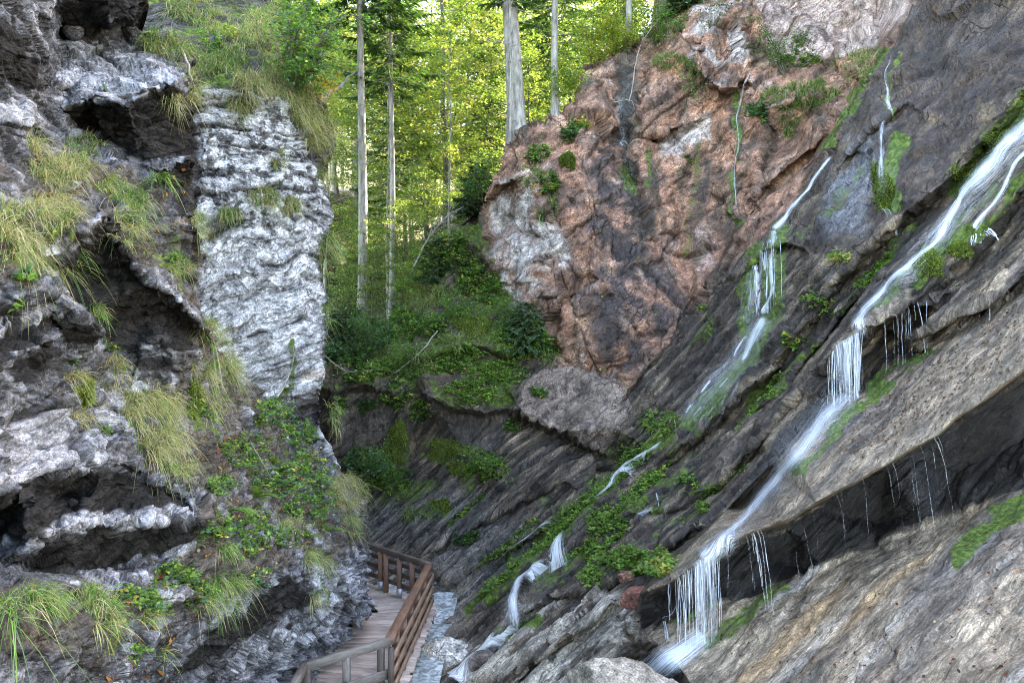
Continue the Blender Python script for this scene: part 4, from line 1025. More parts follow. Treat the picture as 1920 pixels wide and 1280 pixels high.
def sample_site(layer, px, py, rx, ry, n, r, rot=0.0):
    a = r.uniform(0, 2 * np.pi, n); q = np.sqrt(r.uniform(0, 1, n))
    u, v = rx * q * np.cos(a), ry * q * np.sin(a)
    return layer.many(px + u * math.cos(rot) - v * math.sin(rot), py + u * math.sin(rot) + v * math.cos(rot))

SEED = [1000]
def grass(layer, px, py, rx, ry, n, ln, straw, label, name='grass_tuft', width=0.007, droop=0.55, group=None):
    SEED[0] += 1; r = rs(SEED[0])
    nt = max(3, n // 14)
    Pt, Nt = sample_site(layer, px, py, rx, ry, nt, r)
    k = r.integers(0, nt, n)
    B = Pt[k] + r.normal(size=(n, 3)) * 0.025 * np.array([1, 1, .3])
    tl = (0.6 + 0.7 * r.uniform(size=nt))[k]
    tdir = (r.normal(size=(nt, 3)) * 0.3)[k]
    Dr = unit(Nt[k] * 0.55 + np.array([0, -0.15, 0.75]) + tdir + r.normal(size=(n, 3)) * 0.38)
    L_ = ln * tl * r.uniform(0.55, 1.15, n)
    col = mixcol(r, n, [STRAW, LIGHT, GREEN, BLUEG], [straw, 0.45 * (1 - straw) + 0.1, 0.35 * (1 - straw), 0.25 * (1 - straw)], 0.22)
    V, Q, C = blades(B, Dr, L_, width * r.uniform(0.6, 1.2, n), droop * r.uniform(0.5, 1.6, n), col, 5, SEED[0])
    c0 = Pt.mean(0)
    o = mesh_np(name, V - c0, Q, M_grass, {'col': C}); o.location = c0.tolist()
    return tag(o, label, 'grass', group)

def herb(layer, px, py, rx, ry, n, size, cols, wts, label, name='leafy_plant', cat='plant', hgt=0.16, group=None, rot=0.0):
    """low leafy plants: stems with leaves in an uneven cover"""
    SEED[0] += 1; r = rs(SEED[0])
    ns = max(4, n // 9)
    Ps, Ns = sample_site(layer, px, py, rx, ry, ns, r, rot)
    hs = hgt * r.uniform(0.3, 1.5, ns)
    Ds = unit(Ns * 0.8 + np.array([0, -0.1, 0.6]) + r.normal(size=(ns, 3)) * 0.45)
    tipd = np.array([0, 0, -1.0])
    k = r.integers(0, ns, n); t = r.uniform(0.25, 1.0, n)
    C = Ps[k] + Ds[k] * (hs[k] * t)[:, None] + tipd * (hs[k] * 0.3 * t * t)[:, None]
    T = unit(r.normal(size=(n, 3)) * np.array([1, 1, 0.35]) + Ds[k] * 0.3)
    Nn = unit(Ns[k] * 0.5 + np.array([0, -0.2, 1.0]) + r.normal(size=(n, 3)) * 0.45)
    sc = (size * r.uniform(0.7, 1.3, ns))[k] * r.uniform(0.55, 1.25, n)
    sc_col = mixcol(r, ns, cols, wts, 0.2)[k] * (1 + 0.2 * r.normal(size=(n, 1)))
    A_ = Acc(); A_.add(*leaves(C, T, Nn, sc, sc * 0.62, np.clip(sc_col, 0.01, 0.8)))
    for s in range(min(ns, 60)):
        tt = np.linspace(0, 1, 4)[:, None]
        pts = Ps[s] + Ds[s] * hs[s] * tt + tipd * hs[s] * 0.3 * tt * tt
        V, Q = tube(pts, np.linspace(0.0035, 0.0015, 4), 3); A_.add(V, Q, np.tile([0.07, 0.06, 0.03], (len(V), 1)))
    c0 = Ps.mean(0)
    o = A_.build(name, M_leaf, None, c0, False); o.location = c0.tolist()
    return tag(o, label, cat, group)

def fern(layer, px, py, size, label, nfr=7, seed=0):
    r = rs(seed + 50); p, nn = layer.at(px, py); p = np.array(p); nn = np.array(nn)
    A_ = Acc()
    for f in range(nfr):
        az = r.uniform(-1.3, 1.3) + (0.5 if f % 2 else 0)
        d = unit(nn * 0.4 + np.array([math.sin(az) * 0.9 + 0.25, -0.5 * math.cos(az), 0.55]))
        L_ = size * r.uniform(0.7, 1.1); np_ = 22
        t = np.linspace(0.1, 1, np_)[:, None]
        c = p + d * L_ * t + np.array([0, 0, -1]) * L_ * 0.45 * t * t
        tan = unit(d - np.array([0, 0, 1]) * 0.9 * t); sd = unit(np.cross(tan, [0, 0, 1]))
        ln = (L_ * 0.24 * np.sin(np.pi * (0.12 + 0.88 * t[:, 0])) + 0.01)
        col = mixcol(r, np_, [np.array([0.14, 0.24, 0.05])], [1], 0.12)
        for s in (-1, 1):
            A_.add(*leaves(c, sd * s + tan * 0.35, np.cross(tan, sd), ln, np.full(np_, L_ * 0.042), col))
        V, Q = tube(c, np.linspace(0.005, 0.002, np_), 4); A_.add(V, Q, np.tile([0.10, 0.10, 0.03], (len(V), 1)))
    o = A_.build('fern', M_leaf, None, p, False); o.location = p.tolist()
    return tag(o, label, 'fern')

M_cush = leaf_material('moss_tip', 0.25, 0.8)
def cushion(layer, px, py, rx, ry, label, n=2600, yellow=0.5, bulge=0.16):
    """a swelling moss cushion: short dense tips over a dome that sits on the rock"""
    SEED[0] += 1; r = rs(SEED[0])
    a = r.uniform(0, 2 * np.pi, n); q = np.sqrt(r.uniform(0, 1, n))
    wob = 1 + 0.18 * np.sin(3 * a + SEED[0]) + 0.12 * np.sin(5 * a + 2.1 * SEED[0])
    B_, N_ = layer.many(px + rx * q * wob * np.cos(a), py + ry * q * wob * np.sin(a))
    dome = np.clip(1 - q ** 2, 0, 1)[:, None]
    out = unit(N_ + np.array([0, -0.3, 0.5]))
    lump = 1 + 0.6 * fbm(B_ * 4, 3, 77)[:, None]
    B_ = B_ + out * bulge * dome * lump
    Dr = unit(out + r.normal(size=(n, 3)) * 0.5)
    col = mixcol(r, n, [np.array([0.13, 0.19, 0.03]), np.array([0.25, 0.30, 0.055]), np.array([0.07, 0.11, 0.02])], [0.5, yellow, 0.3], 0.2)
    V, Q, C = blades(B_, Dr, r.uniform(0.05, 0.12, n), np.full(n, 0.022), r.uniform(0.1, 0.5, n), col, 2, SEED[0])
    # the dome itself
    th = np.linspace(0, 2 * np.pi, 25)[:-1]; qs = np.linspace(0, 1, 8)
    aa, qq = np.meshgrid(th, qs)
    wb = 1 + 0.18 * np.sin(3 * aa + SEED[0]) + 0.12 * np.sin(5 * aa + 2.1 * SEED[0])
    Pd, Nd = layer.many(px + rx * qq * wb * np.cos(aa), py + ry * qq * wb * np.sin(aa))
    Pd = Pd + unit(Nd + np.array([0, -0.3, 0.5])) * (bulge * (1 - qq ** 2) * 0.95 - 0.02)[..., None] * (1 + 0.6 * fbm(Pd * 4, 3, 77)[..., None])
    i, j = np.meshgrid(np.arange(7), np.arange(24), indexing='ij')
    Qd = np.stack([i * 24 + j, i * 24 + (j + 1) % 24, (i + 1) * 24 + (j + 1) % 24, (i + 1) * 24 + j], -1).reshape(-1, 4)
    A_ = Acc(); A_.add(V, Q, C); A_.add(Pd.reshape(-1, 3), Qd, np.tile([0.08, 0.11, 0.02], (Pd.size // 3, 1)))
    c0 = B_.mean(0); o = A_.build('moss_cushion', M_cush, None, c0); o.location = c0.tolist()
    return tag(o, label, 'moss')

def branch_pts(p0, p1, sag, r, n=9, wob=0.05):
    p0, p1 = np.array(p0, float), np.array(p1, float)
    t = np.linspace(0, 1, n)[:, None]
    L_ = np.linalg.norm(p1 - p0)
    w = np.cumsum(r.normal(size=(n, 3)) * wob * L_ / n, 0); w -= w[:1]
    return p0 + (p1 - p0) * t + np.array([0, 0, 1]) * (sag * L_ * np.sin(np.pi * t)) + w

def shrub(name, base, stems, leaf_n, leaf_sz, cols, wts, label, cat='shrub', spread=0.25, seed=0, stem_r=0.02, flat=0.4, twigs=5):
    """stems: list of tip points (world); leaves gather along the outer parts and on side twigs"""
    r = rs(seed + 300); base = np.array(base, float)
    root = empty(name, base.tolist(), label, cat)
    S = Acc(); ends = []
    for tip in stems:
        pts = branch_pts(base, tip, 0.10, r, 10, 0.12)
        V, Q = tube(pts, np.linspace(stem_r, stem_r * 0.2, 10), 6); S.add(V, Q)
        for k in range(3, 10):
            for _ in range(twigs // 2 + 1):
                d = r.normal(size=3) * np.array([1, 1, flat]); d = unit(d) * spread * r.uniform(0.4, 1.3) * (0.5 + k / 10)
                tp = pts[k] + d
                tw = branch_pts(pts[k], tp, -0.04, r, 4, 0.1)
                V, Q = tube(tw, np.linspace(stem_r * 0.25, stem_r * 0.08, 4), 3); S.add(V, Q)
                ends.append((pts[k], tp))
    S.build('stem', M_stem, root, base)
    e0 = np.array([e[0] for e in ends]); e1 = np.array([e[1] for e in ends])
    k = r.integers(0, len(ends), leaf_n); t = r.uniform(0.25, 1.1, leaf_n)[:, None]
    C = e0[k] + (e1[k] - e0[k]) * t + r.normal(size=(leaf_n, 3)) * leaf_sz * 0.7
    T = unit(unit(e1[k] - e0[k]) * 0.6 + r.normal(size=(leaf_n, 3)) * np.array([1, 1, 0.4]))
    Nn = unit(np.array([0, 0, 1.0]) + r.normal(size=(leaf_n, 3)) * 0.4)
    sz = leaf_sz * r.uniform(0.6, 1.3, leaf_n)
    A_ = Acc(); A_.add(*leaves(C, T, Nn, sz, sz * 0.6, mixcol(r, leaf_n, cols, wts, 0.25)))
    A_.build('leaves', M_leaf, root, base, False)
    return root
# ------------------------------------------------------------------ trees
def beech_meshes(seed, H, r0, n_leaf, leaf, cols, wts, low=0.22, spread=0.30):
    """tapered trunk with limbs and a crown of layered leaf sprays; meshes rooted at the origin"""
    r = rs(seed); T = Acc(); ends = []
    lean = r.normal(size=2) * 0.02 * H
    tz = np.linspace(0, 1, 14); pts = np.stack([lean[0] * tz ** 1.5 + np.cumsum(r.normal(size=14) * 0.012 * H / 4), lean[1] * tz ** 1.5 + np.cumsum(r.normal(size=14) * 0.012 * H / 4), H * tz], -1)
    pts[0, :2] = 0
    rad = r0 * (1 - 0.93 * tz ** 0.9); rad[0] *= 1.35
    V, Q = tube(pts, rad, 8); T.add(V, Q)
    nl = 26
    for k in range(nl):
        h = low + (0.98 - low) * (k + r.uniform()) / nl
        p0 = np.array([np.interp(h, tz, pts[:, c]) for c in range(3)])
        az = k * 2.4 + r.normal() * 0.4; L_ = H * spread * (1.05 - 0.75 * abs(h - 0.45) ** 0.8 - 0.35 * h) * r.uniform(0.6, 1.15)
        d = np.array([math.cos(az), math.sin(az), r.uniform(0.0, 0.5)])
        p1 = p0 + d * L_
        bp_ = branch_pts(p0, p1, 0.06, r, 7, 0.15)
        V, Q = tube(bp_, np.linspace(max(0.012, r0 * 0.28 * (1 - h)), 0.006, 7), 4); T.add(V, Q)
        for s in range(2, 7):
            for _ in range(3):
                dd = d[:2] @ [[0, 1], [-1, 0]] * r.choice([-1, 1]); tp = bp_[s] + np.array([dd[0], dd[1], 0]) * L_ * r.uniform(0.12, 0.42) + np.array([d[0], d[1], -0.1]) * L_ * 0.15 * r.normal()
                tp[2] += r.normal() * 0.08 * L_
                ends.append((bp_[s], tp))
                if _ == 0:
                    V, Q = tube(np.stack([bp_[s], tp]), np.array([0.008, 0.004]), 3); T.add(V, Q)
    e0 = np.array([e[0] for e in ends]); e1 = np.array([e[1] for e in ends])
    k = r.integers(0, len(ends), n_leaf); t = r.uniform(0.1, 1.15, n_leaf)[:, None]
    C = e0[k] + (e1[k] - e0[k]) * t + r.normal(size=(n_leaf, 3)) * np.array([1, 1, 0.35]) * leaf * 1.1
    Tn = unit(unit(e1[k] - e0[k]) * 0.5 + r.normal(size=(n_leaf, 3)) * np.array([1, 1, 0.25]))
    Nn = unit(np.array([0, 0, 1.0]) + r.normal(size=(n_leaf, 3)) * 0.38)
    sz = leaf * r.uniform(0.55, 1.3, n_leaf)
    bc = mixcol(r, len(ends), cols, wts, 0.15)[k] * (1 + 0.18 * r.normal(size=(n_leaf, 1)))
    A_ = Acc(); A_.add(*leaves(C, Tn, Nn, sz, sz * 0.62, np.clip(bc, 0.01, 0.8)))
    return T, A_

def spruce_meshes(seed, H, r0, low=0.3, n_whorl=34, spread=0.16, dens=1.0, col=(0.045, 0.095, 0.028), dead=True, bend=0.0):
    r = rs(seed); T = Acc(); A_ = Acc()
    tz = np.linspace(0, 1, 16)
    pts = np.stack([bend * tz ** 2 + 0.006 * H * np.sin(tz * 5 + seed), 0.006 * H * np.cos(tz * 4 + seed) - 0.006 * H * math.cos(seed), H * tz], -1)
    pts[:, 0] -= pts[0, 0]
    rad = r0 * (1 - 0.92 * tz); rad[0] *= 1.3
    V, Q = tube(pts, rad, 12); T.add(V, Q)
    if dead:                                              # bare stubs on the lower trunk
        for k in range(26):
            h = r.uniform(0.12, low + 0.1); p0 = np.array([np.interp(h, tz, pts[:, c]) for c in range(3)])
            az = r.uniform(0, 6.28); L_ = r.uniform(0.3, 1.3)
            V, Q = tube(branch_pts(p0, p0 + np.array([math.cos(az), math.sin(az), r.uniform(-0.3, 0.1)]) * L_, 0.05, r, 4, 0.15), np.linspace(0.016, 0.004, 4), 4); T.add(V, Q)
    C, Tn, Nn, sz, cl = [], [], [], [], []
    for w in range(n_whorl):
        h = low + (0.985 - low) * w / n_whorl + r.uniform(-0.006, 0.006)
        p0 = np.array([np.interp(h, tz, pts[:, c]) for c in range(3)])
        Lw = H * spread * (1 - h) ** 0.75 / (1 - low) ** 0.75 + 0.25
        for b in range(5):
            az = b * 1.256 + w * 0.7 + r.normal() * 0.25; L_ = Lw * r.uniform(0.65, 1.15)
            d = np.array([math.cos(az), math.sin(az), 0.18 - 0.35 * (1 - h)])
            bp_ = branch_pts(p0, p0 + d * L_, -0.07, r, 7, 0.05)
            V, Q = tube(bp_, np.linspace(0.03 * (1 - h) + 0.008, 0.004, 7), 4); T.add(V, Q)
            m = int(L_ * 34 * dens) + 6
            t = r.uniform(0.12, 1.0, m); c = np.stack([np.interp(t, np.linspace(0, 1, 7), bp_[:, q]) for q in range(3)], -1)
            sd = np.array([-d[1], d[0], 0]) / (np.linalg.norm(d[:2]) + 1e-6)
            tn = d[None] * 0.7 + sd[None] * r.choice([-1, 1], m)[:, None] * r.uniform(0.3, 1.0, m)[:, None] + np.array([0, 0, -0.35])
            C.append(c); Tn.append(tn); Nn.append(np.tile([0, 0, 1.0], (m, 1)) + r.normal(size=(m, 3)) * 0.35)
            sz.append((0.16 + 0.30 * np.sin(np.pi * np.clip(t, 0.05, 0.95))) * r.uniform(0.6, 1.2, m) * min(1, L_ * 0.7 + 0.3)); cl.append(mixcol(r, m, [np.array(col), np.array(col) * 1.7], [0.6, 0.4], 0.2))
    sz = np.concatenate(sz)
    A_.add(*leaves(np.concatenate(C), np.concatenate(Tn), np.concatenate(Nn), sz, sz * 0.22, np.concatenate(cl)))
    return T, A_

def plant_tree(name, T, A_, loc, rz, label, bark, leafm, group=None):
    root = empty(name, loc, label, 'tree', group)
    a = T.build('trunk', bark, root); b = A_.build('crown', leafm, root, None, False)
    root.rotation_euler.z = rz
    return root
def copy_tree(root, loc, rz, sc, label, group):
    n = root.copy(); COL.objects.link(n); n.location = loc; n.rotation_euler = (0, 0, rz); n.scale = (sc, sc, sc)
    n['label'] = label
    if group: n['group'] = group
    for ch in root.children:
        c = ch.copy(); COL.objects.link(c); c.parent = n
    return n
def gpos(px, d):
    x = (px - 960) / F * d
    return (x, d, float(ground_z(x, d)) - 0.15)

BC = [np.array([0.18, 0.25, 0.065]), np.array([0.31, 0.34, 0.10]), np.array([0.12, 0.19, 0.055]), np.array([0.44, 0.40, 0.13])]
# the tall trunks one can tell apart
T, A_ = spruce_meshes(1, 27, 0.235, low=0.50, n_whorl=30, spread=0.14, bend=0.3)
plant_tree('spruce_tree', T, A_, gpos(679, 32.5)[:2] + (0.55,), 0.3, 'tall pale grey spruce trunk nearest the white limestone wall, beside the slimmer straight trunk', M_bark, M_needle)
T, A_ = spruce_meshes(2, 25, 0.15, low=0.42, n_whorl=32, spread=0.10, bend=0.2, dens=0.7)
plant_tree('spruce_tree', T, A_, gpos(735, 34)[:2] + (1.2,), 1.3, 'slim straight grey spruce trunk standing right of the thicker pale trunk', M_bark, M_needle)
def rim_tree(px, py, seed, H, r0, label, kind, bend=0.0, **k):
    p, n = D.at(px, py); p = (p.x, p.y + 0.25, p.z - 0.5)
    T, A_ = spruce_meshes(seed, H, r0, bend=bend, **k)
    return plant_tree(kind, T, A_, p, 0.0, label, M_bark, M_needle)
rim_tree(968, 242, 3, 24, 0.36, 'thick leaning grey trunk rooted on top of the red rock knob', 'spruce_tree', bend=-3.0, low=0.5, n_whorl=24, spread=0.13)
rim_tree(1043, 214, 4, 20, 0.16, 'thin upright trunk at the edge of the red cliff, right of the thick leaning one', 'spruce_tree', bend=0.1, low=0.45, n_whorl=24, spread=0.11)
rim_tree(951, 268, 5, 12, 0.06, 'very thin sapling trunk pressed beside the thick leaning trunk', 'sapling_tree', bend=-0.6, low=0.5, n_whorl=16, spread=0.08, dens=0.5)
rim_tree(1178, 98, 6, 18, 0.14, 'sunlit thin trunk at the top of the dark gully in the red cliff', 'spruce_tree', bend=0.0, low=0.5, n_whorl=20, spread=0.10)
# forest behind: a few sources, then copies
rr = rs(77)
src = []
kinds = [('beech_tree', M_leaf, M_bark), ('beech_tree', M_leaf, M_barkd), ('beech_tree', M_leaf, M_bark), ('spruce_tree', M_needle, M_barkd), ('spruce_tree', M_needle, M_barkd)]
def forest_label(kind, d, px):
    dist = 'near the front of' if d < 44 else ('in the middle of' if d < 58 else 'deep in')
    return {'beech_tree': 'yellow green beech %s the sunlit wood', 'spruce_tree': 'dark green spruce %s the sunlit wood', 'beech_sapling': 'light green beech sapling %s the understorey below the trunks'}[kind] % dist, \
           {'beech_tree': 'beeches', 'spruce_tree': 'spruces', 'beech_sapling': 'saplings'}[kind] + ' ' + dist + ' the wood'
spots = []
def try_spot(lo, hi, dlo, dhi, gap):
    for _ in range(200):
        d = rr.uniform(dlo, dhi); px = rr.uniform(lo, hi); x = (px - 960) / F * d
        if x > 1.0 and d < 33.5 + 0.15 * x: continue
        if x > 9: continue
        if all((x - a) ** 2 + (d - b) ** 2 > gap ** 2 for a, b in spots):
            spots.append((x, d)); return px, d
    return None
def forest(kind, count, lo, hi, dlo, dhi, gap, makers, sc=(0.85, 1.15)):
    protos = []
    for k in range(count):
        s = try_spot(lo, hi, dlo, dhi, gap)
        if s is None: continue
        px, d = s; lab, grp = forest_label(kind, d, px)
        if len(protos) < len(makers):
            mk, bark, lm = makers[len(protos)]
            T, A_ = mk()
            o = plant_tree(kind, T, A_, gpos(px, d), rr.uniform(0, 6.28), lab, bark, lm, grp); protos.append(o)
        else:
            o = copy_tree(protos[rr.integers(len(protos))], gpos(px, d), rr.uniform(0, 6.28), rr.uniform(*sc), lab, grp)
forest('beech_tree', 62, 540, 1330, 38, 105, 2.6, [
    (lambda: beech_meshes(21, 23, 0.17, 13000, 0.19, BC, [.4, .3, .2, .1]), M_bark, M_leaf),
    (lambda: beech_meshes(22, 27, 0.21, 15000, 0.20, BC, [.3, .4, .2, .1]), M_barkd, M_leaf),
    (lambda: beech_meshes(23, 17, 0.12, 9000, 0.16, BC, [.4, .2, .3, .1]), M_bark, M_leaf)])
forest('beech_tree', 1, 700, 720, 60, 62, 2.0, [(lambda: beech_meshes(24, 29, 0.22, 15000, 0.24, BC, [.3, .5, .1, .1], low=0.1), M_barkd, M_leaf)])
forest('spruce_tree', 12, 560, 1330, 37, 75, 2.4, [
    (lambda: spruce_meshes(31, 24, 0.20, low=0.25, n_whorl=36, spread=0.13, dens=0.8), M_barkd, M_needle),
    (lambda: spruce_meshes(32, 19, 0.14, low=0.2, n_whorl=32, spread=0.13, dens=0.8), M_barkd, M_needle)])
forest('beech_sapling', 34, 600, 1250, 33.5, 55, 1.3, [
    (lambda: beech_meshes(41, 5.5, 0.04, 4200, 0.105, BC, [.45, .25, .3, .0], low=0.1, spread=0.42), M_stem, M_leaf),
    (lambda: beech_meshes(42, 7.5, 0.05, 5000, 0.11, BC, [.45, .25, .3, .0], low=0.1, spread=0.36), M_stem, M_leaf),
    (lambda: beech_meshes(43, 4.0, 0.03, 3400, 0.095, BC, [.35, .15, .5, .0], low=0.08, spread=0.5), M_stem, M_leaf)], (0.7, 1.2))

for px_, d_, sc_, lab in ((700, 31.4, 1.0, 'leafy beech sapling standing in front of the tall pale trunk'), (655, 30.5, .8, 'small beech sapling squeezed between the white wall and the tall pale trunk'), (765, 32.6, 1.0, 'beech sapling just right of the slim straight trunk')):
    T, A_ = beech_meshes(int(px_), 5.0 * sc_, 0.03, 3600, 0.10, BC, [.4, .3, .3, .0], low=0.12, spread=0.42)
    plant_tree('beech_sapling', T, A_, gpos(px_, d_), 1.0, lab, M_stem, M_leaf)
# ------------------------------------------------------------------ wooden walkway
def wood_material(name, a, b_, grain=1.0):
    m, t, out = nodes(name)
    g = N(t, 'ShaderNodeAttribute', _attribute_name='uvw')
    n = N(t, 'ShaderNodeTexNoise', Scale=7.0, Detail=8, Roughness=0.7, Distortion=0.3); t.links.new(g.outputs['Vector'], n.inputs['Vector'])
    geo = N(t, 'ShaderNodeNewGeometry')
    n2 = N(t, 'ShaderNodeTexNoise', Scale=2.3, Detail=5); t.links.new(geo.outputs['Position'], n2.inputs['Vector'])
    tone = N(t, 'ShaderNodeAttribute', _attribute_name='tone').outputs['Fac']
    c = mixc(t, ramp(t, n.outputs[0], [(0.35, 0.0), (0.65, 1.0)]), (*a, 1), (*b_, 1))
    c = mixc(t, ramp(t, n2.outputs[0], [(0.45, 0.0), (0.7, 0.7)]), c, (a[0] * 0.6, a[1] * 0.65, a[2] * 0.7, 1))
    tv = N(t, 'ShaderNodeCombineColor')
    for k in range(3): t.links.new(tone, tv.inputs[k])
    c = mixc(t, 1.0, c, tv.outputs[0], 'MULTIPLY')
    b = N(t, 'ShaderNodeBsdfPrincipled', Roughness=0.6); t.links.new(c, b.inputs['Base Color'])
    bp = N(t, 'ShaderNodeBump', Strength=0.5, Distance=0.01); t.links.new(n.outputs[0], bp.inputs['Height']); t.links.new(bp.outputs[0], b.inputs['Normal'])
    t.links.new(b.outputs[0], out.inputs[0])
    return m
M_deck = wood_material('weathered_planks', (0.30, 0.22, 0.185), (0.52, 0.42, 0.36))
M_redwood = wood_material('red_brown_timber', (0.085, 0.040, 0.024), (0.19, 0.095, 0.055))
M_darkwood = wood_material('dark_timber', (0.035, 0.025, 0.020), (0.095, 0.065, 0.048))
M_greywood = wood_material('grey_timber', (0.085, 0.070, 0.058), (0.20, 0.175, 0.15))
M_batten = wood_material('light_brown_batten', (0.16, 0.095, 0.06), (0.30, 0.20, 0.135))
m_, t_, o_ = nodes('galvanised_steel'); b_ = N(t_, 'ShaderNodeBsdfPrincipled', Roughness=0.45, Metallic=0.8); b_.inputs['Base Color'].default_value = (0.35, 0.36, 0.38, 1); t_.links.new(b_.outputs[0], o_.inputs[0]); M_steel = m_

class Timber:
    """squared timbers with worn, slightly rounded edges; uvw runs along each piece"""
    def __init__(self): self.V, self.Q, self.U, self.T, self.n, self.k = [], [], [], [], 0, 0
    def beam(self, a, b, w, h, up=(0, 0, 1), bev=0.008):
        a, b = np.array(a, float), np.array(b, float); d = unit(b - a); up = np.array(up, float)
        s = unit(np.cross(d, up)); u = np.cross(s, d)
        prof = []
        for sx, sy in ((1, 1), (-1, 1), (-1, -1), (1, -1)):
            c1 = (sx * (w / 2 - bev), sy * h / 2); c2 = (sx * w / 2, sy * (h / 2 - bev))
            prof += [c1, c2] if sx * sy < 0 else [c2, c1]
        r = rs(self.k + 4000); self.k += 1
        off = r.uniform(0, 50, 3); tone = r.uniform(0.75, 1.2)
        prof = np.array(prof); ln = np.linalg.norm(b - a); ns = max(2, int(ln / 0.4) + 1)
        ts = np.linspace(0, 1, ns)
        wob = r.normal(size=(ns, 2)) * 0.002
        V = np.concatenate([a + (b - a) * t + (prof[:, :1] + wob[k, 0]) * s + (prof[:, 1:] + wob[k, 1]) * u for k, t in enumerate(ts)])
        U = np.concatenate([np.stack([prof[:, 0] * 8, prof[:, 1] * 8, np.full(8, t * ln * 0.7)], -1) for t in ts]) + off
        for i in range(ns - 1):
            j = np.arange(8)
            self.Q.append(np.stack([i * 8 + j, i * 8 + (j + 1) % 8, (i + 1) * 8 + (j + 1) % 8, (i + 1) * 8 + j], -1) + self.n)
        for e, o in ((0, 1), ((ns - 1) * 8, -1)):
            for tri in ((0, 1, 2, 3), (0, 3, 4, 7), (4, 5, 6, 7)):
                self.Q.append(np.array([[e + x for x in (tri[::-1] if o > 0 else tri)]]) + self.n)
        self.V.append(V); self.U.append(U); self.T.append(np.full(len(V), tone)); self.n += len(V)
        return self
    def build(self, name, mat, parent, label=None):
        o = mesh_np(name, np.concatenate(self.V) - np.array(parent.location), np.concatenate(self.Q), mat, {'uvw': np.concatenate(self.U), 'tone': np.concatenate(self.T)}, False, parent)
        if label: o['label'] = label
        return o

ZD = -6.40                                                # deck level
WP = {'A': (-4.45, 20.1), 'B': (-1.98, 17.7), 'C': (-2.2, 13.2), 'D': (-3.42, 12.2), 'E': (-3.40, 11.3), 'F': (-3.36, 8.6)}
walk = empty('wooden_walkway', (-3.3, 15.6, ZD), 'weathered plank walkway hugging the left rock wall above the stream', 'walkway')
T_ = Timber()                                             # planks run across the walkway and fan round the bends
outer = [(-4.7, 20.4), (-1.80, 18.0), (-1.84, 17.2), (-1.92, 15.2), (-1.98, 13.4), (-2.1, 12.9), (-3.2, 11.95), (-3.2, 10.9), (-3.15, 8.4)]
inner = [(-6.2, 18.9), (-4.6, 17.3), (-4.45, 16.8), (-4.6, 15.3), (-4.8, 14.4), (-5.0, 13.9), (-5.6, 12.8), (-5.9, 11.0), (-6.2, 8.4)]
def along(pl, n):
    pl = np.array(pl); seg = np.r_[0, np.cumsum(np.linalg.norm(np.diff(pl, axis=0), axis=1))]
    return seg, pl
counts = [18, 6, 14, 13, 5, 10, 9, 15]
rw = rs(9)
for k, c in enumerate(counts):
    for i in range(c):
        f0_, f1_ = (i + 0.06) / c, (i + 0.94) / c; fm = (f0_ + f1_) / 2
        o0 = np.array(outer[k]) * (1 - fm) + np.array(outer[k + 1]) * fm; i0 = np.array(inner[k]) * (1 - fm) + np.array(inner[k + 1]) * fm
        wdt = max(0.07, np.linalg.norm(np.array(outer[k + 1]) - outer[k]) / c * 0.93)
        ext = rw.uniform(-0.03, 0.05); dz = rw.uniform(-0.004, 0.004); dd = unit(o0 - i0) * ext
        T_.beam((i0[0], i0[1], ZD - 0.022 + dz), (o0[0] + dd[0], o0[1] + dd[1], ZD - 0.022 + dz), wdt, 0.045, bev=0.005)
T_.build('deck', M_deck, walk)
T_ = Timber()
for k in range(len(outer) - 1):
    a, b = np.array(outer[k]), np.array(outer[k + 1]); ins = unit(np.array(inner[k]) - a) * 0.22; ins2 = unit(np.array(inner[k + 1]) - b) * 0.22
    T_.beam((*(a + ins), ZD - 0.14), (*(b + ins2), ZD - 0.14), 0.12, 0.18)
T_.build('edge_beam', M_darkwood, walk)
# railing along the outer edge
def seg_pts(a, b, fr): return [np.array(WP[a]) * (1 - f) + np.array(WP[b]) * f for f in fr]
def post(p, mat, z0=-0.12, z1=1.0, w=0.12, shoe=False, name='post'):
    t = Timber(); t.beam((p[0], p[1], ZD + z0), (p[0], p[1], ZD + z1), w, w, (0, 1, 0)); o = t.build(name, mat, walk)
    if shoe:
        s = Timber(); s.beam((p[0], p[1], ZD - 0.02), (p[0], p[1], ZD + 0.24), w + 0.02, w + 0.02, (0, 1, 0), 0.003); so = s.build('steel_shoe', M_steel, walk); so.parent = o; so.location = (0, 0, 0)
for k, p in enumerate(seg_pts('A', 'B', (0.12, 0.43, 0.50, 0.66, 0.81, 0.985))): post(p, M_darkwood if k < 1 else M_redwood, shoe=k in (1, 3))
for p in seg_pts('B', 'C', (0.18, 0.36, 0.54, 0.72, 0.86)): post(p, M_redwood, w=0.13)
pc = seg_pts('C', 'D', (0.03, 0.10, 0.52, 0.97))
post((-2.13, 13.05), M_darkwood, -0.5, 1.0, 0.10); post(pc[1], M_darkwood, -0.4, 1.0, 0.12); post(pc[2], M_greywood, -0.4); post(pc[3], M_darkwood, -0.4); post(WP['E'], M_greywood)
def rail(a, b, z, w, h, mat, name, off=0.0, over=0.05):
    a, b = np.array(WP[a]), np.array(WP[b]); d = unit(b - a); s = np.array([-d[1], d[0]])
    a, b = a - d * over + s * off, b + d * over + s * off
    t = Timber(); t.beam((a[0], a[1], ZD + z), (b[0], b[1], ZD + z), w, h); return t.build(name, mat, walk)
rail('A', 'B', 1.045, 0.10, 0.15, M_darkwood, 'handrail'); rail('B', 'C', 1.05, 0.17, 0.10, M_redwood, 'handrail', 0, 0.0)
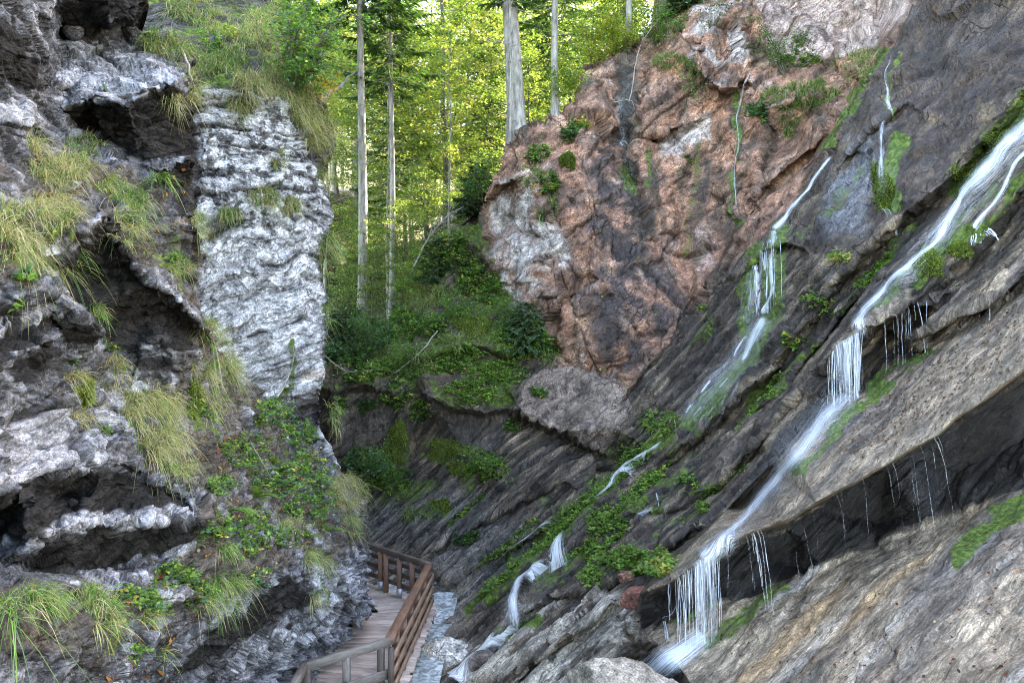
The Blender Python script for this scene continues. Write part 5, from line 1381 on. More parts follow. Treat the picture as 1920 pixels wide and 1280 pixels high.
rail('C', 'D', 1.045, 0.10, 0.14, M_greywood, 'handrail', 0, 0.02); rail('D', 'E', 1.045, 0.11, 0.14, M_greywood, 'handrail', 0, 0.0); rail('E', 'F', 1.045, 0.11, 0.14, M_greywood, 'handrail', 0, -0.03)
for z in (0.28, 0.55, 0.80): rail('A', 'B', z, 0.045, 0.115, M_darkwood, 'rail', 0.075)
for z in (0.22, 0.50, 0.78): rail('B', 'C', z, 0.045, 0.12, M_batten, 'rail', 0.09)
for a, b in (('C', 'D'), ('D', 'E'), ('E', 'F')):
    for z in (0.20, 0.52): rail(a, b, z, 0.045, 0.17, M_greywood, 'rail', 0.085)
# bearers that carry the deck, let into the rock
for k in range(1, 8):
    t = Timber(); o0, i0 = np.array(outer[k]), np.array(inner[k]); t.beam((*(i0 - (o0 - i0) * 0.2), ZD - 0.32), (*(i0 + (o0 - i0) * 0.96), ZD - 0.32), 0.16, 0.2); t.build('bearer', M_darkwood, walk)
# ------------------------------------------------------------------ water
def water_material():
    m, t, out = nodes('white_water')
    uv = N(t, 'ShaderNodeAttribute', _attribute_name='uvw')
    a = N(t, 'ShaderNodeAttribute', _attribute_name='alpha').outputs['Fac']
    mp = N(t, 'ShaderNodeMapping'); mp.inputs['Scale'].default_value = (1.0, 1.0, 1.0); t.links.new(uv.outputs['Vector'], mp.inputs[0])
    n = N(t, 'ShaderNodeTexNoise', Scale=1.0, Detail=6, Roughness=0.7, Distortion=0.25); t.links.new(mp.outputs[0], n.inputs['Vector'])
    f = math_(t, 'ADD', math_(t, 'MULTIPLY', math_(t, 'SUBTRACT', n.outputs[0], 0.53), 4.2), a)
    f = math_(t, 'MULTIPLY', ramp(t, f, [(0.05, 0.0), (1.35, 1.0)]), math_(t, 'MULTIPLY', a, 1.4, True), True)
    b = N(t, 'ShaderNodeBsdfPrincipled', Roughness=0.35); b.inputs['Base Color'].default_value = (0.84, 0.88, 0.92, 1)
    tr = N(t, 'ShaderNodeBsdfTransparent'); tl = N(t, 'ShaderNodeBsdfTranslucent'); tl.inputs[0].default_value = (0.84, 0.88, 0.92, 1)
    w = N(t, 'ShaderNodeMixShader', Fac=0.35); t.links.new(b.outputs[0], w.inputs[1]); t.links.new(tl.outputs[0], w.inputs[2])
    mx = N(t, 'ShaderNodeMixShader'); t.links.new(f, mx.inputs[0]); t.links.new(tr.outputs[0], mx.inputs[1]); t.links.new(w.outputs[0], mx.inputs[2])
    t.links.new(mx.outputs[0], out.inputs[0])
    return m
M_water = water_material()
def polyl(pts, n):
    pts = np.array(pts, float); s = np.r_[0, np.cumsum(np.linalg.norm(np.diff(pts[:, :2], axis=0), axis=1))]
    u = np.linspace(0, s[-1], n); return np.stack([np.interp(u, s, pts[:, k]) for k in range(pts.shape[1])], -1)

class Water:
    def __init__(self): self.V, self.Q, self.U, self.A, self.n = [], [], [], [], 0
    def put(self, V, Q, U, A): self.V.append(V); self.Q.append(Q + self.n); self.U.append(U); self.A.append(A); self.n += len(V)
    def sheet(self, pts, strength=0.8, core=0.5, lift=0.03, fine=52, seed=0, ends=(0.15, 0.15)):
        """pts: (px, py, half width px) along the run; lies on the rock"""
        n = int(max(12, np.linalg.norm(np.diff(np.array(pts)[:, :2], axis=0), axis=1).sum() / 5)); p = polyl(pts, n); m = 15
        tg = unit(np.gradient(p[:, :2], axis=0)); sd = np.stack([-tg[:, 1], tg[:, 0]], -1)
        c = np.linspace(-1, 1, m)
        wob = 1 + 0.15 * gnoise(np.stack([np.arange(n) * 0.13, np.full(n, seed * 3.7), np.full(n, .5)], -1), 5)
        PX_ = p[:, None, 0] + sd[:, None, 0] * c * (p[:, 2] * wob)[:, None]; PY_ = p[:, None, 1] + sd[:, None, 1] * c * (p[:, 2] * wob)[:, None]
        W_, Nn = D.many(PX_, PY_, D.Ptop)
        for _ in range(3): W_[1:-1] = (W_[:-2] + 2 * W_[1:-1] + W_[2:]) / 4
        Nn = unit(blur(Nn, 4))
        W_ = W_ + unit(Nn + np.array([0, -0.25, 0.25])) * (lift + 0.02 * (1 - c ** 2))[None, :, None]
        ctr = W_[:, m // 2]; L_ = np.r_[0, np.cumsum(np.linalg.norm(np.diff(ctr, axis=0), axis=1))]
        across = np.linalg.norm(W_[:, -1] - W_[:, 0], axis=-1)
        U = np.stack([c[None] * across[:, None] * 0.5 * fine + seed * 7, np.broadcast_to(L_[:, None] * 1.3, (n, m)), np.full((n, m), seed * 1.0)], -1)
        t = np.linspace(0, 1, n); en = sm(t, 0, ends[0] + 1e-3) * (1 - sm(t, 1 - ends[1] - 1e-3, 1))
        A_ = (strength * (core * np.exp(-(c / 0.42) ** 2) + (1 - core) * (1 - c ** 2)))[None] * en[:, None]
        i, j = np.meshgrid(np.arange(n - 1), np.arange(m - 1), indexing='ij')
        self.put(W_.reshape(-1, 3), np.stack([i * m + j, i * m + j + 1, (i + 1) * m + j + 1, (i + 1) * m + j], -1).reshape(-1, 4), U.reshape(-1, 3), A_.ravel())
        return self
    def strand(self, a, b, r0, r1, alpha, seed, curve=0.0, n=14):
        r = rs(seed + 7000); t = np.linspace(0, 1, n)
        pts = a + (b - a) * t[:, None]
        pts[:, :2] = a[:2] + (b - a)[:2] * (t[:, None] ** 0.6)                 # leaves the lip level, then falls straight
        pts[:, 0] += 0.006 * np.sin(t * r.uniform(5, 14) + r.uniform(0, 6))
        rad = (r0 + (r1 - r0) * t) * (1 + 0.45 * r.normal(size=n).clip(-1, 1))
        V, Q = tube(pts, np.abs(rad) + 0.001, 5)
        L_ = np.linalg.norm(b - a)
        U = np.repeat(np.stack([np.full(n, r.uniform(0, 90)), t * L_ * 2.2, np.full(n, 0.0)], -1), 5, 0); U[:, 2] = np.tile(np.arange(5) * 0.3, n)
        self.put(V, Q, U, np.repeat(alpha * (1 - 0.25 * t), 5))
    def curtain(self, lip_px, foot_px, strength=0.7, fine=34, seed=0, out=0.06, n=26, m=40):
        lp, fp = np.array(lip_px, float), np.array(foot_px, float); r = rs(seed + 900)
        s = np.linspace(0, 1, m); f = lambda pl, k: np.interp(s, np.linspace(0, 1, len(pl)), pl[:, k])
        a, na = D.many(f(lp, 0), f(lp, 1)); b_, nb = D.many(f(fp, 0), f(fp, 1))
        for _ in range(8): a[1:-1] = (a[:-2] + 2 * a[1:-1] + a[2:]) / 4; b_[1:-1] = (b_[:-2] + 2 * b_[1:-1] + b_[2:]) / 4
        a = a + np.array([0, -out * 0.4, 0.03]); yb = np.minimum(a[:, 1] - out, b_[:, 1])
        b_ = np.stack([a[:, 0] * 0.7 + b_[:, 0] * 0.3, a[:, 1] - out - 0.12, b_[:, 2] - 0.05], -1)
        t = np.linspace(0, 1, n)[:, None, None]
        W_ = a[None] + (b_ - a)[None] * np.concatenate([t ** 0.45, t ** 0.45, t], -1)
        W_[..., 1] += 0.03 * fbm(np.stack([np.broadcast_to(s * 14, (n, m)), t[..., 0] * np.ones(m) * 2, np.full((n, m), seed * 1.7)], -1), 3, 15)
        wd = np.linalg.norm(a[-1] - a[0]); L_ = (a[:, 2] - b_[:, 2]).mean()
        U = np.stack([np.broadcast_to(s * wd * fine + seed * 9, (n, m)), t[..., 0] * L_ * 0.9 * np.ones(m), np.full((n, m), seed * 1.0)], -1)
        rag = 0.16 * r.uniform(size=m)
        A_ = strength * (1 - np.abs(2 * s - 1) ** 4)[None] * sm(t[..., 0] + 0.06, 0, 0.10) * (1 - 0.35 * t[..., 0]) * (1 - sm(t[..., 0], 0.86 + 0 * rag, 1.0) * 0.8)
        i, j = np.meshgrid(np.arange(n - 1), np.arange(m - 1), indexing='ij')
        self.put(W_.reshape(-1, 3), np.stack([i * m + j, i * m + j + 1, (i + 1) * m + j + 1, (i + 1) * m + j], -1).reshape(-1, 4), U.reshape(-1, 3), A_.ravel())
        return self
    def fall(self, lip_px, foot_px, n, r0=0.008, r1=0.014, alpha=1.0, seed=0, spread=0.5, out=0.05, lenvar=0.0):
        r = rs(seed + 800)
        lp, fp = np.array(lip_px, float), np.array(foot_px, float)
        for k in range(n):
            u = np.clip(0.5 + spread * r.normal() * 0.5, 0, 1) if spread > 0 else r.uniform()
            def at(pl, u):
                s = np.linspace(0, 1, len(pl)); return np.interp(u, s, pl[:, 0]), np.interp(u, s, pl[:, 1])
            x0, y0 = at(lp, u); x1, y1 = at(fp, np.clip(u + 0.06 * r.normal(), 0, 1))
            a = np.array(D.at(x0, y0)[0]); b = np.array(D.at(x1, y1)[0])
            a = a + np.array([0, -out, 0.01]); b = np.array([a[0] + (b[0] - a[0]) * 0.5, min(a[1] - 0.02, b[1]) if b[1] > a[1] else b[1], b[2]])
            if lenvar and r.uniform() < lenvar: b = a + (b - a) * r.uniform(0.3, 0.9)
            self.strand(a, b, r0 * r.uniform(0.5, 1.4), r1 * r.uniform(0.5, 1.5), alpha * r.uniform(0.6, 1.1), seed * 100 + k)
        return self
    def build(self, name, label, cat, parent=None):
        V = np.concatenate(self.V); c = V.mean(0)
        o = mesh_np(name, V - c, np.concatenate(self.Q), M_water, {'uvw': np.concatenate(self.U), 'alpha': np.concatenate(self.A)}, True, parent)
        o.location = c.tolist()
        return tag(o, label, cat)

w = Water()
w.sheet([(1950, 225, 46), (1880, 320, 42), (1790, 425, 34), (1720, 505, 26), (1640, 590, 22)], 0.36, 0.15, seed=63, fine=40, ends=(0, 0.1))
w.sheet([(1945, 225, 24), (1900, 280, 22), (1840, 350, 17), (1785, 425, 13), (1755, 470, 11), (1720, 498, 9), (1660, 560, 10), (1625, 600, 12), (1605, 625, 13)], 0.85, 0.6, seed=1, ends=(0, 0.02))
w.curtain([(1552, 658), (1575, 643), (1600, 628), (1612, 624)], [(1552, 752), (1570, 758), (1590, 755), (1604, 742)], 0.48, 34, 31)
w.curtain([(1572, 645), (1602, 628)], [(1568, 758), (1594, 755)], 0.50, 26, 32, 0.10)
w.fall([(1552, 660), (1575, 643), (1600, 628), (1616, 624)], [(1552, 752), (1570, 756), (1590, 752), (1606, 738)], 16, 0.005, 0.007, 0.8, 3, 0)
w.build('waterfall', 'white stream rushing down the upper slab and dropping off its ledge in a curtain', 'waterfall')
w = Water()
w.sheet([(1592, 742, 34), (1560, 772, 34), (1510, 845, 24), (1450, 915, 17), (1390, 985, 17), (1345, 1028, 19), (1315, 1052, 22)], 0.8, 0.6, seed=2, ends=(0.02, 0.02))
w.sheet([(1600, 735, 26), (1540, 790, 40), (1470, 880, 40), (1400, 965, 34)], 0.45, 0.2, seed=12, fine=34)
w.curtain([(1268, 1080), (1285, 1068), (1310, 1050), (1342, 1031)], [(1262, 1190), (1285, 1205), (1310, 1200), (1338, 1165)], 0.40, 40, 33)
w.curtain([(1300, 1057), (1340, 1032)], [(1290, 1205), (1325, 1190)], 0.48, 30, 34, 0.10)
w.fall([(1262, 1084), (1285, 1069), (1310, 1050), (1345, 1030)], [(1262, 1180), (1285, 1195), (1310, 1195), (1338, 1150)], 20, 0.004, 0.006, 0.8, 5, 0)
w.sheet([(1325, 1192, 26), (1295, 1215, 34), (1262, 1240, 38), (1235, 1262, 36)], 1.15, 0.5, seed=4, ends=(0.1, 0.05))
w.build('waterfall', 'long white streak sliding down the big slab and falling over its lower tip', 'waterfall')
w = Water()
w.sheet([(1568, 296, 6), (1530, 345, 7), (1495, 392, 8), (1470, 425, 9), (1452, 442, 9)], 1.0, 0.7, lift=0.05, seed=5, ends=(0.05, 0.05))
w.curtain([(1422, 480), (1438, 455), (1462, 446)], [(1418, 602), (1438, 608), (1454, 595)], 0.50, 24, 35)
w.sheet([(1456, 438, 9), (1450, 480, 8), (1447, 540, 8), (1440, 600, 12)], 0.75, 0.6, seed=36, ends=(0, 0.05))
w.fall([(1425, 485), (1440, 455), (1462, 448)], [(1418, 600), (1438, 605), (1452, 590)], 8, 0.005, 0.006, 0.8, 7, 0)
w.fall([(1408, 500), (1420, 490)], [(1405, 590), (1416, 600)], 8, 0.008, 0.010, 0.9, 8, 0)
w.sheet([(1446, 596, 30), (1415, 650, 42), (1370, 710, 44), (1310, 775, 34), (1270, 815, 22)], 0.42, 0.1, seed=61, fine=36, ends=(0.05, 0.2))
w.sheet([(1425, 500, 18), (1412, 560, 22), (1400, 620, 24)], 0.42, 0.2, seed=62, fine=36)
w.sheet([(1445, 600, 14), (1425, 640, 16), (1408, 672, 12), (1396, 692, 9)], 0.9, 0.5, lift=0.05, seed=6)
w.sheet([(1410, 632, 8), (1392, 660, 6), (1384, 682, 5)], 0.75, 0.5, lift=0.05, seed=7)
for q in ([(1345, 720, 5), (1325, 748, 4)], [(1378, 715, 5), (1360, 740, 4)], [(1308, 765, 4), (1296, 785, 4)], [(1330, 770, 3), (1312, 790, 3)]): w.sheet(q, 0.85, 0.6, seed=q[0][0])
w.build('waterfall', 'middle cascade splitting into threads over a mossy step beside the red cliff', 'waterfall')
w = Water()
w.sheet([(1945, 285, 7), (1912, 312, 6), (1900, 335, 5), (1890, 362, 6), (1860, 400, 6), (1826, 438, 8)], 0.95, 0.6, seed=8, ends=(0, 0.02))
w.fall([(1818, 446), (1860, 425)], [(1818, 458), (1860, 452)], 16, 0.008, 0.008, 0.9, 11, 0)
w.build('rivulet', 'narrow side stream running down the mossy bed right of the main white stream', 'stream')
def drips(lipp, foot, n, label, seed, a=0.6, r=0.0042):
    w = Water(); w.fall(lipp, foot, n, r, r * 1.2, a, seed, 0, 0.04, 0.4); return w.build('dripping_water', label, 'water')
drips([(1655, 606), (1662, 600), (1735, 566)], [(1655, 712), (1662, 705), (1735, 655)], 18, 'thin threads of water dripping from the ledge right of the upper waterfall', 21)
drips([(1395, 1006), (1405, 1002), (1418, 995), (1425, 992)], [(1395, 1085), (1408, 1095), (1418, 1098), (1425, 1095)], 9, 'cluster of water threads falling from the slab lip right of the lower waterfall', 22)
drips([(1245, 1098), (1300, 1062), (1365, 1022)], [(1245, 1150), (1300, 1140), (1365, 1120)], 14, 'sparse drips falling left of the lower waterfall under the slab tip', 23, 0.6, 0.005)
drips([(1440, 990), (1520, 950), (1700, 848), (1760, 815)], [(1440, 1090), (1520, 1060), (1700, 990), (1760, 970)], 16, 'fine scattered drips in front of the dark overhang', 24, 0.35, 0.003)
drips([(1770, 618), (1850, 572)], [(1770, 640), (1850, 600)], 9, 'short drips under the rough bed above the big slab', 25, 0.6, 0.005)
w = Water()
w.sheet([(1672, 95, 4), (1668, 150, 5), (1668, 215, 6), (1664, 300, 7), (1656, 345, 11), (1650, 380, 9)], 0.62, 0.5, seed=9)
w.fall([(1642, 392), (1660, 388)], [(1642, 440), (1660, 440)], 10, 0.006, 0.008, 0.7, 13, 0)
w.build('rivulet', 'thin water thread over the hanging moss on the dark wet face', 'stream')
w = Water(); w.sheet([(1402, 112, 4), (1398, 165, 5), (1386, 230, 3), (1384, 320, 3), (1380, 420, 2)], 0.62, 0.5, seed=10); w.build('rivulet', 'thin trickle down the mossy streak beside the pink nose of the red cliff', 'stream')
w = Water(); w.sheet([(1166, 178, 9), (1168, 230, 9), (1172, 300, 9), (1182, 345, 8)], 0.40, 0.2, seed=11); w.build('rivulet', 'faint trickle in the dark gully of the red cliff', 'stream')
w = Water()
w.sheet([(1262, 832, 5), (1215, 872, 5), (1185, 893, 6), (1165, 912, 6), (1140, 945, 4), (1122, 955, 6)], 0.85, 0.6, lift=0.22, seed=14); w.sheet([(1082, 1010, 4), (1045, 1050, 7), (1010, 1082, 8), (992, 1105, 8), (978, 1135, 8), (962, 1170, 11), (930, 1205, 13), (900, 1235, 14), (868, 1275, 18), (850, 1300, 22)], 1.05, 0.7, lift=0.22, seed=15, ends=(0.08, 0))
w.build('stream', 'white stream tumbling down the bedded rock to the bottom of the gorge', 'stream')
w = Water(); w.sheet([(1060, 968, 3), (1000, 1020, 3), (960, 1052, 3), (920, 1090, 3), (870, 1138, 4)], 0.75, 0.6, lift=0.22, seed=16); w.build('rivulet', 'thin rivulet along the green strip left of the tumbling stream', 'stream')
w = Water(); w.fall([(1230, 925), (1236, 925)], [(1226, 975), (1232, 978)], 5, 0.008, 0.01, 0.8, 17, 0); w.sheet([(1228, 975, 4), (1215, 990, 6), (1205, 1000, 5)], 0.6, 0.5, lift=0.22, seed=17); w.build('rivulet', 'tiny fall between two rock beds in the middle of the slope', 'stream')
w = Water(); w.fall([(1243, 1165), (1247, 1165)], [(1243, 1222), (1247, 1224)], 5, 0.007, 0.009, 0.8, 18, 0); w.sheet([(1268, 1138, 3), (1252, 1152, 4), (1245, 1168, 4)], 0.7, 0.6, seed=18); w.build('rivulet', 'single thread beside the foot of the lower waterfall behind the pale boulder', 'stream')
# stream at the bottom of the gorge
m, t, o = nodes('stream_water'); b = N(t, 'ShaderNodeBsdfPrincipled', Roughness=0.12); b.inputs['Base Color'].default_value = (0.34, 0.37, 0.38, 1)
g = N(t, 'ShaderNodeNewGeometry'); n = N(t, 'ShaderNodeTexNoise', Scale=6.0, Detail=5, Distortion=1.0); t.links.new(g.outputs['Position'], n.inputs['Vector'])
t.links.new(mixc(t, ramp(t, n.outputs[0], [(0.42, 0.0), (0.7, 1.0)]), (0.20, 0.23, 0.23, 1), (0.62, 0.65, 0.66, 1)), b.inputs['Base Color'])
bp = N(t, 'ShaderNodeBump', Strength=0.6, Distance=0.05); t.links.new(n.outputs[0], bp.inputs['Height']); t.links.new(bp.outputs[0], b.inputs['Normal']); t.links.new(b.outputs[0], o.inputs[0])
sx, sy = np.meshgrid(np.linspace(-3.9, -1.5, 31), np.linspace(15.3, 22, 90)); szv = -7.05 + 0.05 * fbm(np.stack([sx * 1.5, sy * 1.5, sx * 0], -1), 3, 400) + 0.0 * sy
ny, nx = sx.shape; jj, ii = np.meshgrid(np.arange(ny - 1), np.arange(nx - 1), indexing='ij')
tag(mesh_np('stream_water', np.stack([sx, sy, szv], -1).reshape(-1, 3), np.stack([jj * nx + ii, jj * nx + ii + 1, (jj + 1) * nx + ii + 1, (jj + 1) * nx + ii], -1).reshape(-1, 4), m), kind='structure')
# ------------------------------------------------------------------ loose boulders
def boulder(name, loc, size, seed, mat, col, label, cat='boulder', squash=(1, 1, 1), rot=0.0, wet=0.1, lichv=0.3, moss=0.0, planes=9):
    """angular boulder: a sphere cut by random planes, then chipped"""
    bm = bmesh.new(); bmesh.ops.create_icosphere(bm, subdivisions=6, radius=1.0)
    V = np.array([v.co[:] for v in bm.verts], np.float32); Q = np.array([[v.index for v in f.verts] for f in bm.faces]); bm.free()
    r = rs(seed)
    for _ in range(planes):
        nn = unit(r.normal(size=3)); dd = r.uniform(0.55, 0.85)
        ex = np.clip(V @ nn - dd, 0, None); V = V - ex[:, None] * nn[None] * 0.93
    V = V * np.array(squash)
    n_ = unit(V)
    h, c, rd = facet(V * size / 0.22 + seed, seed, 0.9, 0.8)
    V = V * size + n_ * (0.028 * h + 0.03 * fbm(V * size * 2.0, 4, seed) )[:, None] * min(1, size * 2.2)
    ca, sa = math.cos(rot), math.sin(rot); V = np.stack([V[:, 0] * ca - V[:, 2] * sa, V[:, 1], V[:, 0] * sa + V[:, 2] * ca], -1)
    cl = np.asarray(col, np.float32) * (1 + 0.3 * fbm(V * 2.5, 4, seed + 1)[:, None])
    o = mesh_np(name, V, Q, mat, {'col': np.clip(cl, 0.01, 0.7), 'moss': np.full(len(V), moss), 'wet': np.full(len(V), wet), 'lich': np.full(len(V), lichv), 'q': V * np.array([1, 1, 1.6])})
    o.location = loc
    return tag(o, label, cat)
def onD(px, py, dy=0.0, dz=0.0):
    p, n = D.at(px, py); return (p.x, p.y + dy, p.z + dz)
def onA(px, py, dy=0.0, dz=0.0):
    p, n = A.at(px, py); return (p.x, p.y + dy, p.z + dz)
boulder('boulder', tuple(pt(1178, 1330, 9.6)), 0.78, 501, M_slab, (0.27, 0.235, 0.19), 'large pale grey brown boulder at the bottom edge, below the lower waterfall', squash=(1.25, 0.9, 0.95), wet=0.05, lichv=0.8)
boulder('boulder', onD(1196, 1118, -0.15, 0.02), 0.30, 502, M_rock, (0.26, 0.10, 0.07), 'red brown angular boulder wedged at the lower tip of the big slab', squash=(1.25, 1, 0.8), rot=0.5, wet=0.5, lichv=0.0)
boulder('boulder', onD(1176, 1088, -0.1, 0.05), 0.19, 503, M_rock, (0.33, 0.16, 0.11), 'smaller pale red boulder resting just above the red brown one', squash=(1.1, 1, 0.8), wet=0.2, lichv=0.1)
boulder('boulder', onD(1192, 1070, -0.1, 0.05), 0.12, 504, M_rock, (0.22, 0.17, 0.15), 'small grey stone on top of the red boulders beside green plants', wet=0.2, lichv=0.2, cat='stone')
boulder('boulder', onA(148, 62, -0.12, 0.0), 0.14, 505, M_near, (0.10, 0.10, 0.11), 'rounded dark stone stuck under the knob on the top left ledge', cat='stone', lichv=0.05)
boulder('boulder', onD(905, 1215, -0.05, -0.15), 0.42, 506, M_rock, (0.15, 0.12, 0.10), 'dark wet block standing left of the tumbling stream near its end', squash=(1.3, 0.9, 0.8), wet=0.7, lichv=0.0, rot=0.4)
boulder('boulder', onD(842, 1232, -0.1, 0.0), 0.55, 507, M_rock, (0.40, 0.37, 0.34), 'pale water worn block beside the walkway at the gorge bottom', squash=(1.2, 0.9, 0.75), wet=0.3, lichv=0.6)
# ------------------------------------------------------------------ plants on the rock, each where it grows
GA = [  # px, py, rx, ry, blades, length, straw share, label
 (318, 88, 52, 26, 900, .34, .30, 'bushy grass fringe on the topmost left ledge, right of the dark knob'),
 (352, 165, 14, 40, 320, .30, .75, 'straw grass hanging down the dark edge beside the top of the white wall'),
 (330, 190, 16, 14, 160, .24, .75, 'small dry tuft under the corner of the broad pale ledge'),
 (150, 268, 44, 12, 360, .20, .25, 'fine green grass fringe under the upper dark overhang'),
 (62, 285, 14, 24, 260, .30, .95, 'brown dead tuft hanging beside the stepped block at far left'),
 (112, 325, 50, 26, 900, .32, .65, 'broad straw coloured grass patch below the stepped block'),
 (105, 395, 46, 34, 700, .34, .80, 'dry grass patch drooping over grey rock left of the great dark overhang'),
 (205, 345, 36, 14, 360, .26, .35, 'green grass on the ledge under the upper dark block'),
 (245, 375, 34, 18, 380, .34, .15, 'blue green arching grass beneath the block nose'),
 (300, 335, 20, 12, 180, .26, .10, 'dark green tuft under the small block nose beside the white wall'),
 (235, 425, 22, 34, 420, .30, .55, 'grass tail hanging over the top of the great dark overhang'),
 (25, 425, 44, 36, 700, .34, .70, 'straw grass mass at the left edge, level with the great overhang'),
 (60, 490, 50, 22, 500, .34, .55, 'mixed grass spilling over the rock lip at the left edge'),
 (138, 503, 26, 14, 160, .44, .15, 'long arching green blades reaching over the great dark overhang'),
 (182, 585, 11, 13, 200, .22, .20, 'green tuft on the rib left of the great dark overhang'),
 (372, 425, 10, 34, 320, .24, .45, 'tuft growing in the crack at the left edge of the white wall'),
 (340, 505, 24, 14, 220, .20, .50, 'low grass on the ledge right of the great dark overhang'),
 (398, 625, 20, 30, 520, .34, .55, 'grass crest beneath the right corner of the great dark overhang'),
 (425, 690, 24, 28, 620, .36, .60, 'straw grass slope against the foot of the white wall'),
 (375, 715, 22, 40, 480, .34, .70, 'yellowed grass hanging over a mossy knob in the middle of the left bank'),
 (400, 765, 20, 26, 360, .32, .60, 'drooping dry grass below the mossy knob on the left bank'),
 (275, 765, 48, 34, 1300, .36, .62, 'big shaggy straw green grass clump in the middle of the left cliff'),
 (300, 830, 40, 26, 760, .34, .68, 'dry grass skirt hanging under the big shaggy clump'),
 (330, 885, 26, 16, 280, .30, .45, 'pale tuft at the lower end of the big shaggy clump'),
 (215, 700, 14, 30, 240, .32, .75, 'thin dry grass trailing down the rock rib above the big shaggy clump'),
 (152, 785, 16, 12, 140, .24, .85, 'brown hanging tuft left of the big shaggy clump'),
 (140, 705, 12, 12, 150, .24, .90, 'dead brown tuft capping the mossy knob at left'),
 (60, 1125, 70, 14, 420, .21, .25, 'long green grass at the bottom left corner'),
 (150, 1122, 50, 16, 480, .19, .25, 'soft green grass cushion right of the corner grass'),
 (185, 1165, 28, 24, 420, .26, .35, 'yellow green grass drooping over the rock below the soft cushion'),
 (4, 1170, 20, 26, 60, .46, .15, 'long arching blades hanging off the bottom left edge'),
 (425, 1095, 30, 16, 420, .40, .15, 'large arching blue green tuft on the lower left bank'),
 (395, 1130, 22, 14, 260, .30, .25, 'green tuft below the large arching one on the lower left bank'),
 (410, 1030, 18, 10, 200, .30, .20, 'small arching tuft above the large one on the lower left bank'),
 (290, 1155, 18, 10, 160, .22, .30, 'little green tuft at the lip of the lowest left overhang'),
 (585, 1045, 22, 18, 420, .34, .40, 'hanging tuft above the rock nose close to the walkway'),
 (590, 1112, 15, 12, 220, .26, .35, 'small green tuft beside the dark hole near the walkway'),
 (645, 925, 34, 34, 1100, .44, .60, 'tall straw grass plume at the corner above the walkway'),
 (655, 985, 20, 20, 360, .36, .50, 'grass trailing down below the plume above the walkway'),
 (545, 985, 24, 14, 300, .30, .50, 'dry tuft in the leafy bank above the walkway'),
 (310, 1228, 12, 8, 80, .20, .30, 'tiny tuft in the crack under the lowest left overhang'),
]
for a in GA: grass(A, *a[:4], int(a[4] * 1.15), a[5] * 1.2, min(.95, a[6] + .15), a[7], width=0.0075, droop=.8)
GB = [
 (400, 40, 36, 26, 420, .45, .55, 'dry grass on the slope above the white wall, near its left end'),
 (425, 115, 40, 20, 480, .42, .30, 'green tuft at the top left edge of the white wall'),
 (455, 195, 26, 12, 320, .38, .70, 'straw tuft hanging at the top edge of the white wall'),
 (480, 165, 40, 22, 620, .45, .80, 'brown dry grass in the middle of the white wall top'),
 (505, 50, 50, 40, 1000, .55, .65, 'thick dry grass slope high above the white wall'),
 (520, 130, 36, 36, 760, .50, .75, 'straw grass curtain right of the brown dry patch above the white wall'),
 (568, 205, 24, 40, 900, .55, .70, 'long straw grass mane hanging on the right shoulder of the white wall'),
 (600, 250, 22, 40, 700, .50, .65, 'dark grass mane on the outer right edge of the white wall'),
 (605, 320, 10, 20, 220, .36, .60, 'thin hanging grass lower on the outer right edge of the white wall'),
 (495, 372, 30, 16, 420, .34, .55, 'grass clump on a crack in the middle of the white wall'),
 (548, 383, 14, 14, 260, .34, .70, 'small dry tuft right of the clump in the middle of the white wall'),
 (430, 402, 20, 10, 240, .30, .45, 'green grass tuft left of the clump in the middle of the white wall'),
 (525, 300, 14, 16, 160, .28, .60, 'wispy tuft on the upper part of the white wall'),
 (610, 468, 12, 26, 460, .46, .35, 'bright green tuft on the right edge of the white wall, halfway down'),
 (608, 590, 8, 40, 200, .30, .30, 'thin green fringe low on the right edge of the white wall'),
 (625, 775, 8, 26, 160, .28, .35, 'green tuft beside the rock at the foot of the white wall'),
]
GB += [(350, 20, 40, 26, 500, .50, .45, 'grass high on the slope directly right of the dark knob'), (455, 70, 36, 26, 600, .50, .60, 'dry grass patch in the middle of the slope above the white wall'),
       (390, 120, 26, 16, 360, .40, .45, 'grass patch beside the broken root above the white wall'), (540, 10, 34, 26, 500, .50, .50, 'tall dry grass at the very top of the slope beside the leaning tree'), (545, 160, 24, 16, 420, .45, .70, 'brown grass around the foot of the small leaning tree')]
for a in GB: grass(B, *a[:4], int(a[4] * 1.7), a[5] * 1.2, min(.95, a[6] + .12), a[7], width=0.013, droop=.8)
